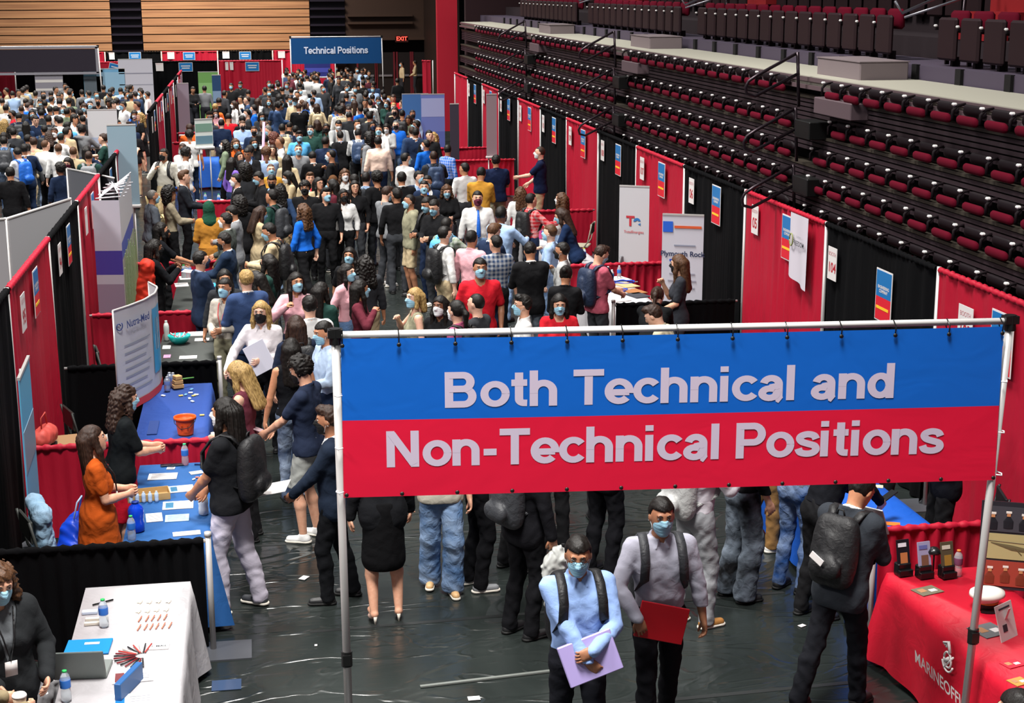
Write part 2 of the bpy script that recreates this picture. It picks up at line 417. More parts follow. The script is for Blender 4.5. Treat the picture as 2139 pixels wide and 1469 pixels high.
def shoe_mesh(p, i, h=.009, kind='shoe'):
    fw = V(-math.sin(p.fy[i]), math.cos(p.fy[i]), 0); a = p.an[i].copy(); z0 = a[2] - .085
    sd = V(fw[1], -fw[0], 0)
    pr = [cap(a + V(0, 0, -.05) - fw * .03, a + fw * .13 + V(0, 0, -.055), .040, .034, None, .02), cap(a + V(0, 0, -.02), a - fw * .015 + V(0, 0, -.045), .044, .042, None, .02)]
    up = implicit(pr, h, [lambda X, Y, Z: z0 + .018 - Z + 0 * X + 0 * Y, lambda X, Y, Z: Z - (z0 + .10) + 0 * X + 0 * Y])
    pr = [cap(a + V(0, 0, -.07) - fw * .035, a + fw * .135 + V(0, 0, -.07), .046, .040, None, .02)]
    so = implicit(pr, h, [lambda X, Y, Z: z0 + .001 - Z + 0 * X + 0 * Y, lambda X, Y, Z: Z - (z0 + .026) + 0 * X + 0 * Y])
    return [(up[0], up[1], 0), (so[0], so[1], 1)]

def heel_mesh(p, i):
    fw = V(-math.sin(p.fy[i]), math.cos(p.fy[i]), 0); a = p.an[i]; z0 = a[2] - .135
    pr = [cap(a + V(0, 0, -.045) - fw * .02, a + fw * .06 + V(0, 0, -.085), .032, .032, None, .02), cap(a + fw * .06 + V(0, 0, -.085), a + fw * .13 + V(0, 0, -.118), .032, .018, (V(0, 0, 1), .6), .02)]
    up_ = implicit(pr, .008, [lambda X, Y, Z: z0 - Z + 0 * X + 0 * Y, lambda X, Y, Z: Z - (a[2] - .03) + 0 * X + 0 * Y])
    return [(up_[0], up_[1], 0), tube([a - fw * .042 + V(0, 0, -.06), a - fw * .036 + V(0, 0, -.133)], [.016, .006], 8, 1)]
# hair, masks and eyes live in the head frame
def hair_mesh(style, h=.010):
    cr = ell((0, -.014, .028), (.086, .103, .104), None, .02)
    face = lambda X, Y, Z: np.minimum(np.minimum(.062 + .25 * np.abs(X) * 0 - Z, Y - .012 + .0 * X), 1 + 0 * X)
    amp, fr = .002, 2.0; cuts = []
    if style == 'short':
        pr = [cr]; cuts = [face, lambda X, Y, Z: -.055 - Z + 0 * X + 0 * Y]; fr = 2.2; amp = .003
    elif style == 'buzz':
        pr = [ell((0, -.014, .022), (.080, .098, .100), None, .02)]; cuts = [lambda X, Y, Z: np.minimum(.070 - Z + 0 * X, Y - .012), lambda X, Y, Z: -.05 - Z + 0 * X + 0 * Y]; amp = .0005
    elif style == 'quiff':
        pr = [cr, ell((0, .045, .105), (.062, .045, .034), None, .03)]; cuts = [face, lambda X, Y, Z: -.055 - Z + 0 * X + 0 * Y]; amp = .004; fr = 2.4
    elif style == 'curly':
        pr = [ell((0, -.014, .038), (.106, .118, .116), None, .02)]; cuts = [lambda X, Y, Z: np.minimum(.058 - Z + 0 * X, Y - .02), lambda X, Y, Z: -.07 - Z + 0 * X + 0 * Y]; amp = .010; fr = 2.6
    elif style == 'afro':
        pr = [ell((0, -.02, .03), (.135, .135, .14), None, .02), ell((0, -.07, -.09), (.12, .07, .12), None, .05)]; cuts = [lambda X, Y, Z: np.minimum(.055 - Z + 0 * X, Y - .015)]; amp = .012; fr = 2.4
    elif style == 'bun':
        pr = [cr, ell((0, -.115, .045), (.04, .038, .04), None, .015)]; cuts = [face, lambda X, Y, Z: -.065 - Z + 0 * X + 0 * Y]
    elif style == 'pony':
        pr = [cr, cap((0, -.105, .05), (0, -.15, -.02), .026, .035, None, .02), cap((0, -.15, -.02), (0, -.14, -.22), .035, .016, None, .02)]; cuts = [face]
        cuts = [face, lambda X, Y, Z: np.minimum(-.065 - Z + 0 * X, Y + .105)]
    elif style in ('long', 'bob', 'dreads', 'wavy'):
        zb = {'long': -.34, 'bob': -.14, 'dreads': -.26, 'wavy': -.28}[style]; w = 1.18 if style == 'wavy' else 1.0
        pr = [cr, cap((-.04, -.075, .0), (-.07 * w, -.095, zb), .055 * w, .040 * w, None, .04), cap((.04, -.075, .0), (.07 * w, -.095, zb), .055 * w, .040 * w, None, .04), cap((0, -.09, 0), (0, -.105, zb - .02), .05, .035, None, .04),
              cap((-.070, -.005, .03), (-.088 * w, .022, -.10), .026, .028, None, .03), cap((.070, -.005, .03), (.088 * w, .022, -.10), .026, .028, None, .03)]
        if style != 'bob': pr += [cap((-.088 * w, .022, -.10), (-.095 * w, .035, zb * .85), .028, .018, None, .02), cap((.088 * w, .022, -.10), (.095 * w, .035, zb * .85), .028, .018, None, .02)]
        cuts = [lambda X, Y, Z: np.minimum(np.minimum(.074 - .5 * np.abs(X) - Z, Y - .018), .068 - np.abs(X) + 0 * Y)]
        amp = {'long': .002, 'bob': .003, 'dreads': .0025, 'wavy': .010}[style]; fr = 2.0 if style != 'dreads' else 3.
    elif style == 'hijab':
        pr = [ell((0, -.01, .02), (.094, .108, .115), None, .02), cap((0, -.02, -.06), (0, -.02, -.20), .085, .14, (V(0, 1, 0), .8), .06)]
        cuts = [lambda X, Y, Z: np.minimum(np.minimum(np.minimum(.062 - Z + 0 * X, Z + .09), Y - .03), .058 - np.abs(X) + 0 * Y)]
    elif style == 'cap':
        pr = [ell((0, -.012, .035), (.088, .106, .10), None, .02)]; cuts = [lambda X, Y, Z: .03 - Z + 0 * X + 0 * Y]; amp = 0
    if style in ('long', 'dreads'):
        S = implicit(pr, h, cuts, amp, fr)
        v = S[0]; a = np.arctan2(v[:, 0], v[:, 1] + .02); k = (.0045 if style == 'long' else .009)
        v[:, :2] += (np.stack([np.sin(a), np.cos(a)], 1) * (k * np.sin(a * (41 if style == 'long' else 24) + 8 * v[:, 2]))[:, None]) * np.clip((.11 - v[:, 2]) * 14, 0, 1)[:, None]
        return [S]
    if style == 'cap': return [implicit(pr, h, cuts, amp, fr), (np.array([[x, .075 + y, .036 - .25 * y] for y in (0, .075) for x in (-.06, -.02, .02, .06)]) + V(0, 0, 0), [[0, 1, 5, 4], [1, 2, 6, 5], [2, 3, 7, 6]], 0)]
    return [implicit(pr, h, cuts, amp, fr)]
def mask_mesh():
    pr = [ell((0, .026, -.038), (.0665, .078, .090), None, .02), cap((0, .094, .012), (0, .110, -.020), .014, .019, None, .02), ell((0, .068, -.090), (.034, .032, .030), None, .02)]
    S = implicit(pr, .007, [lambda X, Y, Z: .028 - Y + 0 * X + 0 * Z, lambda X, Y, Z: Z - .012 + .5 * np.abs(X) * .3 + 0 * Y, lambda X, Y, Z: -.112 - Z + 0 * X + 0 * Y])
    out = [S]
    for s in (-1, 1):
        for z in (-.012, -.085): out.append(tube([(s * .062, .034, z), (s * .078, .008, -.004 + z * .2), (s * .086, -.012, .012 + z * .5)], .0022, 4, 1))
    v = S[0]; v[:, 1] += .0016 * np.sin(v[:, 2] * 260)
    return out
def eyes_mesh():
    out = []
    for s in (-1, 1):
        c = V(s * .032, .0775, .017)
        out.append((lambda q: (q[0] * V(1.25, .8, .78) + c, q[1], 0))(lathe([(0.001, -.0115), (.007, -.009), (.0108, -.004), (.0115, 0), (.0108, .004), (.007, .009), (.001, .0115)], 10)))
        a = lathe([(.0004, .0), (.0046, .0), (.0046, .0012), (.0004, .0016)], 10); v = a[0] @ Rx(-math.pi / 2).T; out.append((v + c + V(0, .0086, 0), a[1], 1))
        out.append(tube([(s * .014, .0905, .036), (s * .030, .089, .043), (s * .050, .076, .038)], [.0035, .0042, .0022], 5, 1))
        out.append(tube([(s * .019, .0855, .020), (s * .032, .0885, .0255), (s * .046, .080, .020)], [.0014, .0022, .0014], 4, 1))
    return out
def lips_mesh():
    return [tube([(-.024, .078, -.061), (-.012, .0925, -.058), (0, .095, -.0595), (.012, .0925, -.058), (.024, .078, -.061)], [.002, .0045, .0042, .0045, .002], 6), tube([(-.022, .078, -.063), (-.01, .0915, -.068), (.01, .0915, -.068), (.022, .078, -.063)], [.002, .0055, .0055, .002], 6)]
def glasses_mesh():
    out = []
    for s in (-1, 1):
        out.append(tube([(s * .034 + .023 * math.cos(a), .106 - .3 * abs(.023 * math.cos(a) * s + .0) * 0 - .008 * (s * math.cos(a) > 0), .014 + .017 * math.sin(a)) for a in np.linspace(0, 2 * math.pi, 13)[:-1]], .0018, 5, closed=True))
        out.append(tube([(s * .057, .100, .02), (s * .078, .05, .018), (s * .082, -.01, .014)], .0018, 5))
    out.append(tube([(-.011, .107, .018), (.011, .107, .018)], .0018, 5)); return out
# ---------------------------------------------------------------- materials
def srgb(h):
    if isinstance(h, str):
        h = h.lstrip('#'); c = [int(h[i:i + 2], 16) / 255 for i in (0, 2, 4)]
    else: c = h
    return tuple(x / 12.92 if x <= .04045 else ((x + .055) / 1.055) ** 2.4 for x in c)
class M:
    def __init__(s, name, col=(.5, .5, .5), rough=.6, metal=0, spec=.5, objcol=False, emit=None, trans=0, alpha=1):
        s.m = bpy.data.materials.new(name); s.m.use_nodes = True; s.t = s.m.node_tree; s.n = s.t.nodes; s.b = s.n['Principled BSDF']
        i = s.b.inputs; i['Base Color'].default_value = (*col, 1); i['Roughness'].default_value = rough; i['Metallic'].default_value = metal
        i['Specular IOR Level'].default_value = spec; i['Transmission Weight'].default_value = trans
        s.c = None
        if objcol: o = s.n.new('ShaderNodeObjectInfo'); s.c = o.outputs['Color']; s.t.links.new(s.c, i['Base Color'])
        if emit: i['Emission Color'].default_value = (*emit[0], 1); i['Emission Strength'].default_value = emit[1]
        s.m.diffuse_color = (*col, 1)
    def coord(s, kind='Object', scale=(1, 1, 1), rot=(0, 0, 0)):
        t = s.n.new('ShaderNodeTexCoord'); mp = s.n.new('ShaderNodeMapping'); mp.inputs['Scale'].default_value = scale; mp.inputs['Rotation'].default_value = rot
        s.t.links.new(t.outputs[kind], mp.inputs[0]); return mp.outputs[0]
    def noise(s, scale, detail=3, co=None, rough=.5, dist=0):
        n = s.n.new('ShaderNodeTexNoise'); n.inputs['Scale'].default_value = scale; n.inputs['Detail'].default_value = detail; n.inputs['Roughness'].default_value = rough; n.inputs['Distortion'].default_value = dist
        if co is not None: s.t.links.new(co, n.inputs['Vector'])
        return n.outputs['Fac']
    def wave(s, scale, axis='Z', co=None, dist=0, prof='SIN'):
        n = s.n.new('ShaderNodeTexWave'); n.bands_direction = axis; n.inputs['Scale'].default_value = scale; n.inputs['Distortion'].default_value = dist; n.wave_profile = prof
        if co is not None: s.t.links.new(co, n.inputs['Vector'])
        return n.outputs['Fac']
    def ramp(s, f, stops):
        r = s.n.new('ShaderNodeValToRGB'); s.t.links.new(f, r.inputs[0]); e = r.color_ramp.elements
        while len(e) < len(stops): e.new(.5)
        for q, (p, c) in zip(e, stops): q.position = p; q.color = (*(c if not np.isscalar(c) else (c,) * 3), 1)
        return r.outputs[0]
    def mix(s, f, a, b, mode='MIX'):
        x = s.n.new('ShaderNodeMix'); x.data_type = 'RGBA'; x.blend_type = mode
        for v, k in ((f, 0), (a, 6), (b, 7)):
            if isinstance(v, bpy.types.NodeSocket): s.t.links.new(v, x.inputs[k])
            elif np.isscalar(v): x.inputs[k].default_value = v if k == 0 else (v, v, v, 1)
            else: x.inputs[k].default_value = (*v[:3], 1)
        return x.outputs[2]
    def col(s, o): s.t.links.new(o, s.b.inputs['Base Color']); return s
    def rou(s, o): s.t.links.new(o, s.b.inputs['Roughness']); return s
    def bump(s, f, strength=.3, dist=.01):
        b = s.n.new('ShaderNodeBump'); b.inputs['Strength'].default_value = strength; b.inputs['Distance'].default_value = dist
        s.t.links.new(f, b.inputs['Height'])
        if s.b.inputs['Normal'].is_linked: s.t.links.new(s.b.inputs['Normal'].links[0].from_socket, b.inputs['Normal'])
        s.t.links.new(b.outputs[0], s.b.inputs['Normal']); return s
MT = {}
def flat(name, hexc, rough=.6, **k):
    k.setdefault('spec', .3 if rough > .3 else .5)
    key = (name, hexc, rough)
    if key not in MT: MT[key] = M(name, srgb(hexc), rough, **k).m
    return MT[key]
m = M('cloth', rough=.9, spec=.1, objcol=True); n = m.noise(14, 3, m.coord(), dist=1.0); m.bump(n, .4, .012); m.bump(m.noise(55, 2, m.coord(scale=(1, 1, .5))), .2, .004); CLOTH = m.m
m = M('satin', rough=.5, spec=.4, objcol=True); m.bump(m.noise(14, 3, m.coord(), dist=1.2), .6, .02); SATIN = m.m
m = M('plaid_cloth', rough=.85, spec=.25, objcol=True); co = m.coord(scale=(1, 1, 1))
a = m.ramp(m.wave(5, 'X', co), [(.0, 0.), (.45, 0.), (.55, 1.)]); b = m.ramp(m.wave(5, 'Z', co), [(.0, 0.), (.45, 0.), (.55, 1.)])
g1 = m.mix(.5, a, b); m.col(m.mix(m.mix(1., g1, .42, 'MULTIPLY'), m.c, (.7, .7, .68))); m.bump(m.noise(14, 3, co), .5, .02); PLAID = m.m
m = M('stripe_cloth', rough=.85, spec=.25, objcol=True); co = m.coord(); m.col(m.mix(m.ramp(m.wave(16, 'X', co), [(.4, 0.), (.6, 1.)]), m.c, (.6, .6, .64))); m.bump(m.noise(14, 3, co), .5, .02); STRIPE = m.m
m = M('denim', rough=.9, spec=.2, objcol=True); co = m.coord(); m.col(m.mix(m.ramp(m.noise(5, 3, co), [(.35, 0.), (.7, .45)]), m.c, (.45, .55, .68))); m.bump(m.noise(16, 3, co, dist=1), .6, .02); DENIM = m.m
m = M('skin', rough=.5, spec=.4, objcol=True); m.col(m.mix(m.noise(40, 2, m.coord()), m.c, m.mix(1., m.c, (.82, .62, .56), 'MULTIPLY'))); m.b.inputs['Subsurface Weight'].default_value = .0; SKIN = m.m
m = M('hair', rough=.55, spec=.3, objcol=True); co = m.coord(scale=(1, 1, .18)); n = m.noise(110, 2, co); m.col(m.mix(m.ramp(n, [(.35, 0.), (.65, 1.)]), m.mix(1., m.c, (.4, .36, .32), 'MULTIPLY'), m.c)); m.bump(n, .6, .004); HAIR = m.m
m = M('mask_fabric', rough=.7, spec=.3, objcol=True); m.bump(m.wave(40, 'Z', m.coord()), .35, .003); MASK = m.m
LOOP = flat('ear_loop', '#e8eef2'); EYEW = flat('eye_white', '#d8d2cc', .3); EYED = flat('eye_dark', '#15100d', .3); LIP = flat('lips', '#9c4a44', .45)
m = M('shoe_upper', rough=.5, objcol=True); m.bump(m.noise(60, 2, m.coord()), .2, .003); SHOE = m.m
SOLEW = flat('white_sole', '#cfc9bd', .6); SOLEK = flat('black_sole', '#101010', .6)
m = M('bag_nylon', rough=.55, spec=.4, objcol=True); m.bump(m.noise(22, 3, m.coord(), dist=.8), .5, .015); BAG = m.m
# ---------------------------------------------------------------- building people from poses
SK = {'l': srgb('#dcae92'), 'm': srgb('#c4906e'), 'd': srgb('#7c543e'), 'p': srgb('#e4bca4'), 'x': srgb('#ab7c5e')}
HC = {'k': srgb('#17120f'), 'b': srgb('#38241a'), 'n': srgb('#5b3d27'), 'y': srgb('#b3935c'), 'g': srgb('#6d6a66'), 'r': srgb('#5a2a1c'), 'E': srgb('#1d4433')}
CC = {'k': '#18181a', 'G': '#34363a', 'g': '#77797c', 'q': '#a9aaa9', 'w': '#d9d8d6', 'n': '#1e2a42', 'N': '#2c3f5e', 'b': '#1c62c4', 'B': '#9fb9dc', 'c': '#58a6d8', 'r': '#c8202c', 'm': '#5c2530', 'p': '#d9a3ab', 'P': '#b4567c', 'o': '#d8622a', 'y': '#c08a35', 't': '#b7a584', 'e': '#6f7c66', 'E': '#24403a', 'v': '#6f55a8', 'j': '#5d7ba3', 'h': '#8d8a73', 'z': '#e6c9b8'}
CN = {'k': 'black', 'G': 'charcoal', 'g': 'grey', 'q': 'pale grey', 'w': 'white', 'n': 'navy', 'N': 'slate blue', 'b': 'bright blue', 'B': 'pale blue', 'c': 'sky blue', 'r': 'red', 'm': 'maroon', 'p': 'pink', 'P': 'magenta', 'o': 'orange', 'y': 'mustard', 't': 'beige', 'e': 'sage green', 'E': 'dark green', 'v': 'purple', 'j': 'denim blue', 'h': 'olive', 'z': 'peach'}
TN = {'long': 'long-sleeved shirt', 'tee': 'T-shirt', 'polo': 'polo shirt', 'jacket': 'suit jacket', 'hood': 'hooded top', 'tank': 'sleeveless top', 'dress': 'dress', 'rolled': 'rolled-sleeve shirt'}
HN = {'short': 'short', 'buzz': 'cropped', 'quiff': 'swept', 'curly': 'curly', 'afro': 'bushy', 'bun': 'bunned', 'pony': 'ponytailed', 'long': 'long', 'bob': 'bobbed', 'dreads': 'braided', 'wavy': 'wavy', 'hijab': 'scarf-covered', 'cap': 'capped'}
HCN = {'k': 'black', 'b': 'dark brown', 'n': 'brown', 'y': 'blond', 'g': 'grey', 'r': 'auburn', 'E': 'green'}
MESH = {}
def shared(key, fn):
    if key not in MESH: MESH[key] = mk(key[0], fn())
    return MESH[key]
def backpack_parts(p):
    """rucksack on the pose's torso: main bag, pocket, straps"""
    T = p.T; f = TF(p, .55); q0 = .10 * (p.fat - 1)
    bag = implicit([cap(T(-.08, -.165 - q0, y), T(.08, -.165 - q0, y), r, None, TF(p, .9), .05) for y, r in ((.08, .085), (.17, .095), (.26, .095), (.35, .09), (.43, .075))] + [cap(T(-.05, -.28, .14), T(.05, -.28, .14), .075, None, TF(p, .6), .02), cap(T(0, -.27, .16), T(0, -.25, .33), .07, .06, TF(p, .5), .02)], .012, (), .0015, 1.)
    st = []; q = .045 * (p.fat - 1) * 2
    for s, sh in ((-1, p.sh[0]), (1, p.sh[1])):
        c = T(s * .125, -.01, .535)
        st.append(tube([T(s * .09, -.13, .46), T(s * .115, -.09, .515), c, T(s * .125, .09, .475), T(s * .13, .135 + q, .38), T(s * .14, .125 + q, .27), T(s * .17, .02, .17), T(s * .12, -.12, .12)], .028, 8, flat=(p.TR @ V(0, .75, .65), .32) if False else None))
    st2 = []
    for s in (-1, 1):
        P = [T(s * .09, -.13, .46), T(s * .112, -.08, .525), T(s * .122, .0, .542), T(s * .125, .085, .495), T(s * .128, .138 + q, .40), T(s * .135, .140 + q, .28), T(s * .165, .05, .185), T(s * .12, -.12, .12)]
        wd = [p.TR @ V(1, 0, 0)] * 6 + [p.TR @ V(.5, .8, 0)] * 2; v = []
        nr = [V(0, -.7, .7), V(0, -.3, .95), V(0, .1, 1), V(0, .6, .8), V(0, 1, .2), V(0, 1, -.1), V(s * 1, .2, -.2), V(s * .3, -.3, -.9)]
        for a, w_, n_ in zip(P, wd, nr):
            n_ = p.TR @ nrm(n_); v += [a - w_ * .03 - n_ * .004, a + w_ * .03 - n_ * .004, a + w_ * .03 + n_ * .011, a - w_ * .03 + n_ * .011]
        F = []
        for i in range(7):
            for k in range(4): F.append([i * 4 + k, i * 4 + (k + 1) % 4, i * 4 + 4 + (k + 1) % 4, i * 4 + 4 + k])
        F += [[3, 2, 1, 0], [28, 29, 30, 31]]; st2.append((np.array(v), F, 0))
    hd = tube([T(-.03, -.16, .50), T(-.02, -.17, .54), T(.02, -.17, .54), T(.03, -.16, .50)], .007, 6)
    return [bag, hd], st2
def HM(p, s=1.0):
    R = Matrix([list(r) for r in p.HR]).to_4x4(); return Matrix.Translation(p.hc) @ R
def person(p, key, loc, face, top=('long', 'w'), bot=('trousers', 'k'), hair=('short', 'k'), skin='m', mask=None, shoe='k', inner='w', tie=None, h=.012, hs=1.0, label='', group=None, bag=None, pat=None, glasses=False, baglabel=None, lips=False, z=0.0, bagg=None, lanyard=None, shoes=True, heels=False):
    """key names the pose for mesh sharing; returns the person's root"""
    r = root('person', (loc[0], loc[1], z), math.radians(face), label=label, cat='person', group=group); r.scale = (hs, hs, hs)
    k = key
    link('body', shared(('body', k, h), lambda: body_mesh(p, h)), SKIN, r, SK[skin])
    tk, tc = top; tm = {'P': PLAID, 'S': STRIPE, 'J': DENIM}.get(pat, SATIN if tk == 'jacket' and False else CLOTH)
    nm = {'jacket': 'jacket', 'dress': 'dress', 'hood': 'hooded_top'}.get(tk, 'shirt')
    cc = lambda c: srgb(CC[c]) if len(c) == 1 else srgb(c)
    link(nm, shared((nm, k, h, tk, tm.name), lambda: top_mesh(p, tk, h, len(key) * 1.3)), tm, r, cc(tc))
    if tk == 'jacket':
        link('shirt', shared(('shirt', k, h, 'inner'), lambda: top_mesh(p, 'inner', max(h, .011))), CLOTH, r, cc(inner))
    if tie:
        T = p.T; e = .128 * p.fat + .012
        tp = tube([T(0, .066, .505), T(0, .100, .455), T(0, e + .006, .36), T(0, e + .010, .22), T(0, e + .004, .09), T(0, e, .06)], [.016, .017, .024, .032, .036, .004], 8, flat=(p.TR @ V(0, 1, 0), .22))
        link('necktie', mk('necktie', [tp]), SATIN, r, cc(tie))
    if tk != 'dress':
        bk, bc = bot; bn = {'skirt': 'skirt', 'shorts': 'shorts'}.get(bk, 'trousers')
        link(bn, shared((bn, k, h, bk), lambda: bottom_mesh(p, bk, h, 1.7)), DENIM if bk in ('jeans', 'wide') else CLOTH, r, cc(bc))
    if shoes:
        for i in (0, 1):
            link('shoe', shared(('shoe', k, i, shoe in 'k', heels), lambda: heel_mesh(p, i) if heels else shoe_mesh(p, i, max(.009, h * .8))), [SHOE, SOLEW if shoe not in 'k' else SOLEK], r, cc(shoe))
    hm = HM(p)
    hn, hc = hair; hh = .009 if h < .012 else .013
    link('headscarf' if hn == 'hijab' else 'hair', shared(('hair', hn, hh), lambda: hair_mesh(hn, hh)), CLOTH if hn in ('hijab', 'cap') else HAIR, r, HC[hc], mat4=hm)
    if mask: link('face_mask', shared(('face_mask',), mask_mesh), [MASK, LOOP], r, srgb({'b': '#94c2d8', 'k': '#121214', 'w': '#e4e6e8', 'n': '#26304a', 'm': '#5a1c30'}[mask]), mat4=hm)
    elif lips: link('lips', shared(('lips',), lips_mesh), LIP, r, mat4=hm)
    link('eyes', shared(('eyes',), eyes_mesh), [EYEW, EYED], r, mat4=hm)
    if glasses: link('glasses', shared(('glasses',), glasses_mesh), EYED, r, mat4=hm)
    if lanyard:
        T = p.T; e = .128 * p.fat + .02; b = T(.0, e + .012, .20)
        link('lanyard', mk('lanyard', [tube([T(-.075, .0, .53), T(-.06, .085, .47), T(-.035, e, .36), b, T(.035, e, .36), T(.06, .085, .47), T(.075, .0, .53)], .006, 5)]), SATIN, r, cc(lanyard))
        bp = box((0, 0, -.045), (.075, .004, .10)); link('badge', mk('badge', [bp]), flat('badge_card', '#dcd6d4'), r, mat4=Matrix.Translation(b) @ Matrix.Rotation(-.1, 4, 'X'))
    if bag:
        b0, s0 = None, None
        if ('backpack', k) not in MESH:
            b0, s0 = backpack_parts(p); MESH[('backpack', k)] = mk('backpack', b0); MESH[('strap', k)] = mk('strap', s0)
        o = link('backpack', MESH[('backpack', k)], BAG, color=cc(bag), loc=(loc[0], loc[1], z), rz=math.radians(face), label=baglabel or 'backpack', cat='backpack', group=bagg); o.scale = (hs,) * 3
        link('strap', MESH[('strap', k)], BAG, o, color=cc(bag))
    return r
# ---------------------------------------------------------------- the hall
XR, XL = 6.576, -2.283
m = M('vinyl_floor', (.018, .021, .021), .32, spec=.45); co = m.coord()
n1 = m.noise(.55, 4, m.coord(scale=(1, .7, 1)), dist=1.5); n2 = m.noise(2.2, 3, m.coord(scale=(.35, 1.6, 1)), dist=.8)
m.rou(m.ramp(n1, [(.3, .13), (.7, .30)])); m.col(m.mix(n1, (.010, .0125, .012), (.024, .030, .028)))
n3 = m.ramp(m.noise(1.1, 2, m.coord(scale=(.8, 1.5, 1)), dist=1.6), [(.455, 0.), (.5, 1.), (.545, 0.)]); m.bump(n2, .22, .05); m.bump(n3, .5, .010); m.bump(m.noise(7, 2, m.coord(), dist=1.5), .10, .010)
FLOORM = m.m
struct('floor', [box((-4, 33, -.05), (60, 86, .1))], FLOORM)
seam = M('floor_tape', (.016, .018, .018), .5, spec=.3).m
for i, (x0, y0, x1, y1) in enumerate([(-1, 10.05, 4.4, 10.25), (0.3, 11.9, 4.4, 12.05), (-.4, 14, 4.4, 14.1), (-.4, 17.9, 4.2, 17.8)]):
    L = math.hypot(x1 - x0, y1 - y0); struct('trim_%d' % (i + 1), [box(((x0 + x1) / 2, (y0 + y1) / 2, .0015), (.05, L, .003), -math.atan2(x1 - x0, y1 - y0))], seam)
# far end wall of wooden boards, dark bays and doors
m = M('wood_boards', rough=.45); co = m.coord(scale=(.25, 1, 1))
m.col(m.mix(m.ramp(m.noise(2.2, 4, m.coord(scale=(.12, 1, 5))), [(.35, 0.), (.65, 1.)]), srgb('#b0825a'), srgb('#8a6042'))); WOOD = m.m
DARKM = flat('dark_metal', '#2a2230', .5); GREYM = flat('grey_metal', '#8c8a92', .35, metal=.6)
YB = 76.0
def bx(u0, u1): return up(u0, 60, Y=YB)[0], up(u1, 60, Y=YB)[0]
struct('wall_back', [box((0, YB + 1.2, 6), (60, .2, 12.4))], flat('dark_wall', '#1c1416', .8))
for i, (u0, u1) in enumerate(((-260, 232), (298, 647))):
    a, b = bx(u0, u1); z = 1.9; prt = []
    while z < 8:
        prt.append(box(((a + b) / 2, YB, z + .19), (b - a, .16, .335))); z += .38
    struct('wall_panel_%d' % (i + 1), prt, WOOD)
for i, (u0, u1) in enumerate(((232, 298), (647, 722))):
    a, b = bx(u0, u1); prt = [box(((a + b) / 2, YB + .3, 5), (b - a, .1, 7))]; z = 1.9
    while z < 8: prt.append(box(((a + b) / 2, YB + .05, z), (b - a - .06, .35, .09))); z += .38
    struct('wall_bay_%d' % (i + 1), prt, flat('purple_black', '#1d1824', .4))
a, b = bx(722, 892)
struct('wall_portal', [box(((a + b) / 2, YB + .3, 5.3), (b - a, .3, 5.2)), box(((a + b) / 2, YB + .1, 2.75), (b - a, .5, .12)), box(((a + b) / 2 - .3, YB, 3.5), (b - a - .8, .3, .10)), box(((a + b) / 2 - .3, YB, 3.85), (b - a - .8, .3, .10))], flat('brown_black', '#3a2a22', .5))
a, b = bx(892, 919); struct('wall_pier', [box(((a + b) / 2, YB - 3, 6), (b - a + .3, 6, 12))], flat('brown_dark', '#241814', .6))
dw = [bx(745, 783), bx(785, 822), bx(828, 857), bx(861, 893)]
for i, (a, b) in enumerate(dw):
    d = struct('door_%d' % (i + 1), [box(((a + b) / 2, YB + .1, 1.05), (b - a - .04, .06, 2.1))], flat('door_black', '#140f10', .5))
    part('push_bar', [box(((a + b) / 2, YB + .02, 1.0), (b - a - .2, .06, .09))], GREYM, d)
    part('door_frame', [box((a, YB + .1, 1.05), (.08, .14, 2.14)), box((b, YB + .1, 1.05), (.08, .14, 2.14))], flat('maroon_paint', '#5a1620', .5), d)
struct('floor_wood', [box((4.5, 74.2, .01), (9, 3.6, .04))], flat('maple_floor', '#b48a5c', .35))
e = part('exit_sign', [box((0, 0, 0), (.62, .1, .32))], flat('sign_case', '#3a1210', .5), label='lit red exit sign on the dark wall above the far doors', cat='sign'); e.location = up(839, 81, Y=YB - .1)
EX = M('exit_red', srgb('#e03024'), emit=(srgb('#ff5040'), 2.2)).m

# lettering -------------------------------------------------------------
def text_mesh(name, body, size, off=0.0, align='CENTER', sp=1.0):
    c = bpy.data.curves.new('t', 'FONT'); c.body = body; c.size = size; c.offset = off * size; c.align_x = align; c.align_y = 'CENTER'; c.space_character = sp; c.space_line = .95
    o = bpy.data.objects.new('t', c); ROOTC.objects.link(o); dg = bpy.context.evaluated_depsgraph_get()
    me = bpy.data.meshes.new_from_object(o.evaluated_get(dg)); me.name = name; bpy.data.objects.remove(o); bpy.data.curves.remove(c); return me
def lettering(body, size, mat, parent, M4, off=.0, align='CENTER', sp=1.0, name='lettering'):
    me = text_mesh(name, body, size, off, align, sp); me.materials.clear(); me.materials.append(mat)
    return link(name, me, None, parent, mat4=M4)
def arc(cx, cy, rx, ry, a0, a1, n=14): return [(cx + rx * math.cos(math.radians(a)), cy + ry * math.sin(math.radians(a))) for a in np.linspace(a0, a1, n)]
def smooth(P, n=5):
    out = []; P = [np.array(p, float) for p in P]; Q = [P[0]] + P + [P[-1]]
    for i in range(1, len(Q) - 2):
        for t in np.linspace(0, 1, n, endpoint=False):
            a, b, c, d = Q[i - 1], Q[i], Q[i + 1], Q[i + 2]; out.append(.5 * ((2 * b) + (c - a) * t + (2 * a - 5 * b + 4 * c - d) * t * t + (3 * b - a - 3 * c + d) * t ** 3))
    return out + [P[-1]]
RW = .092
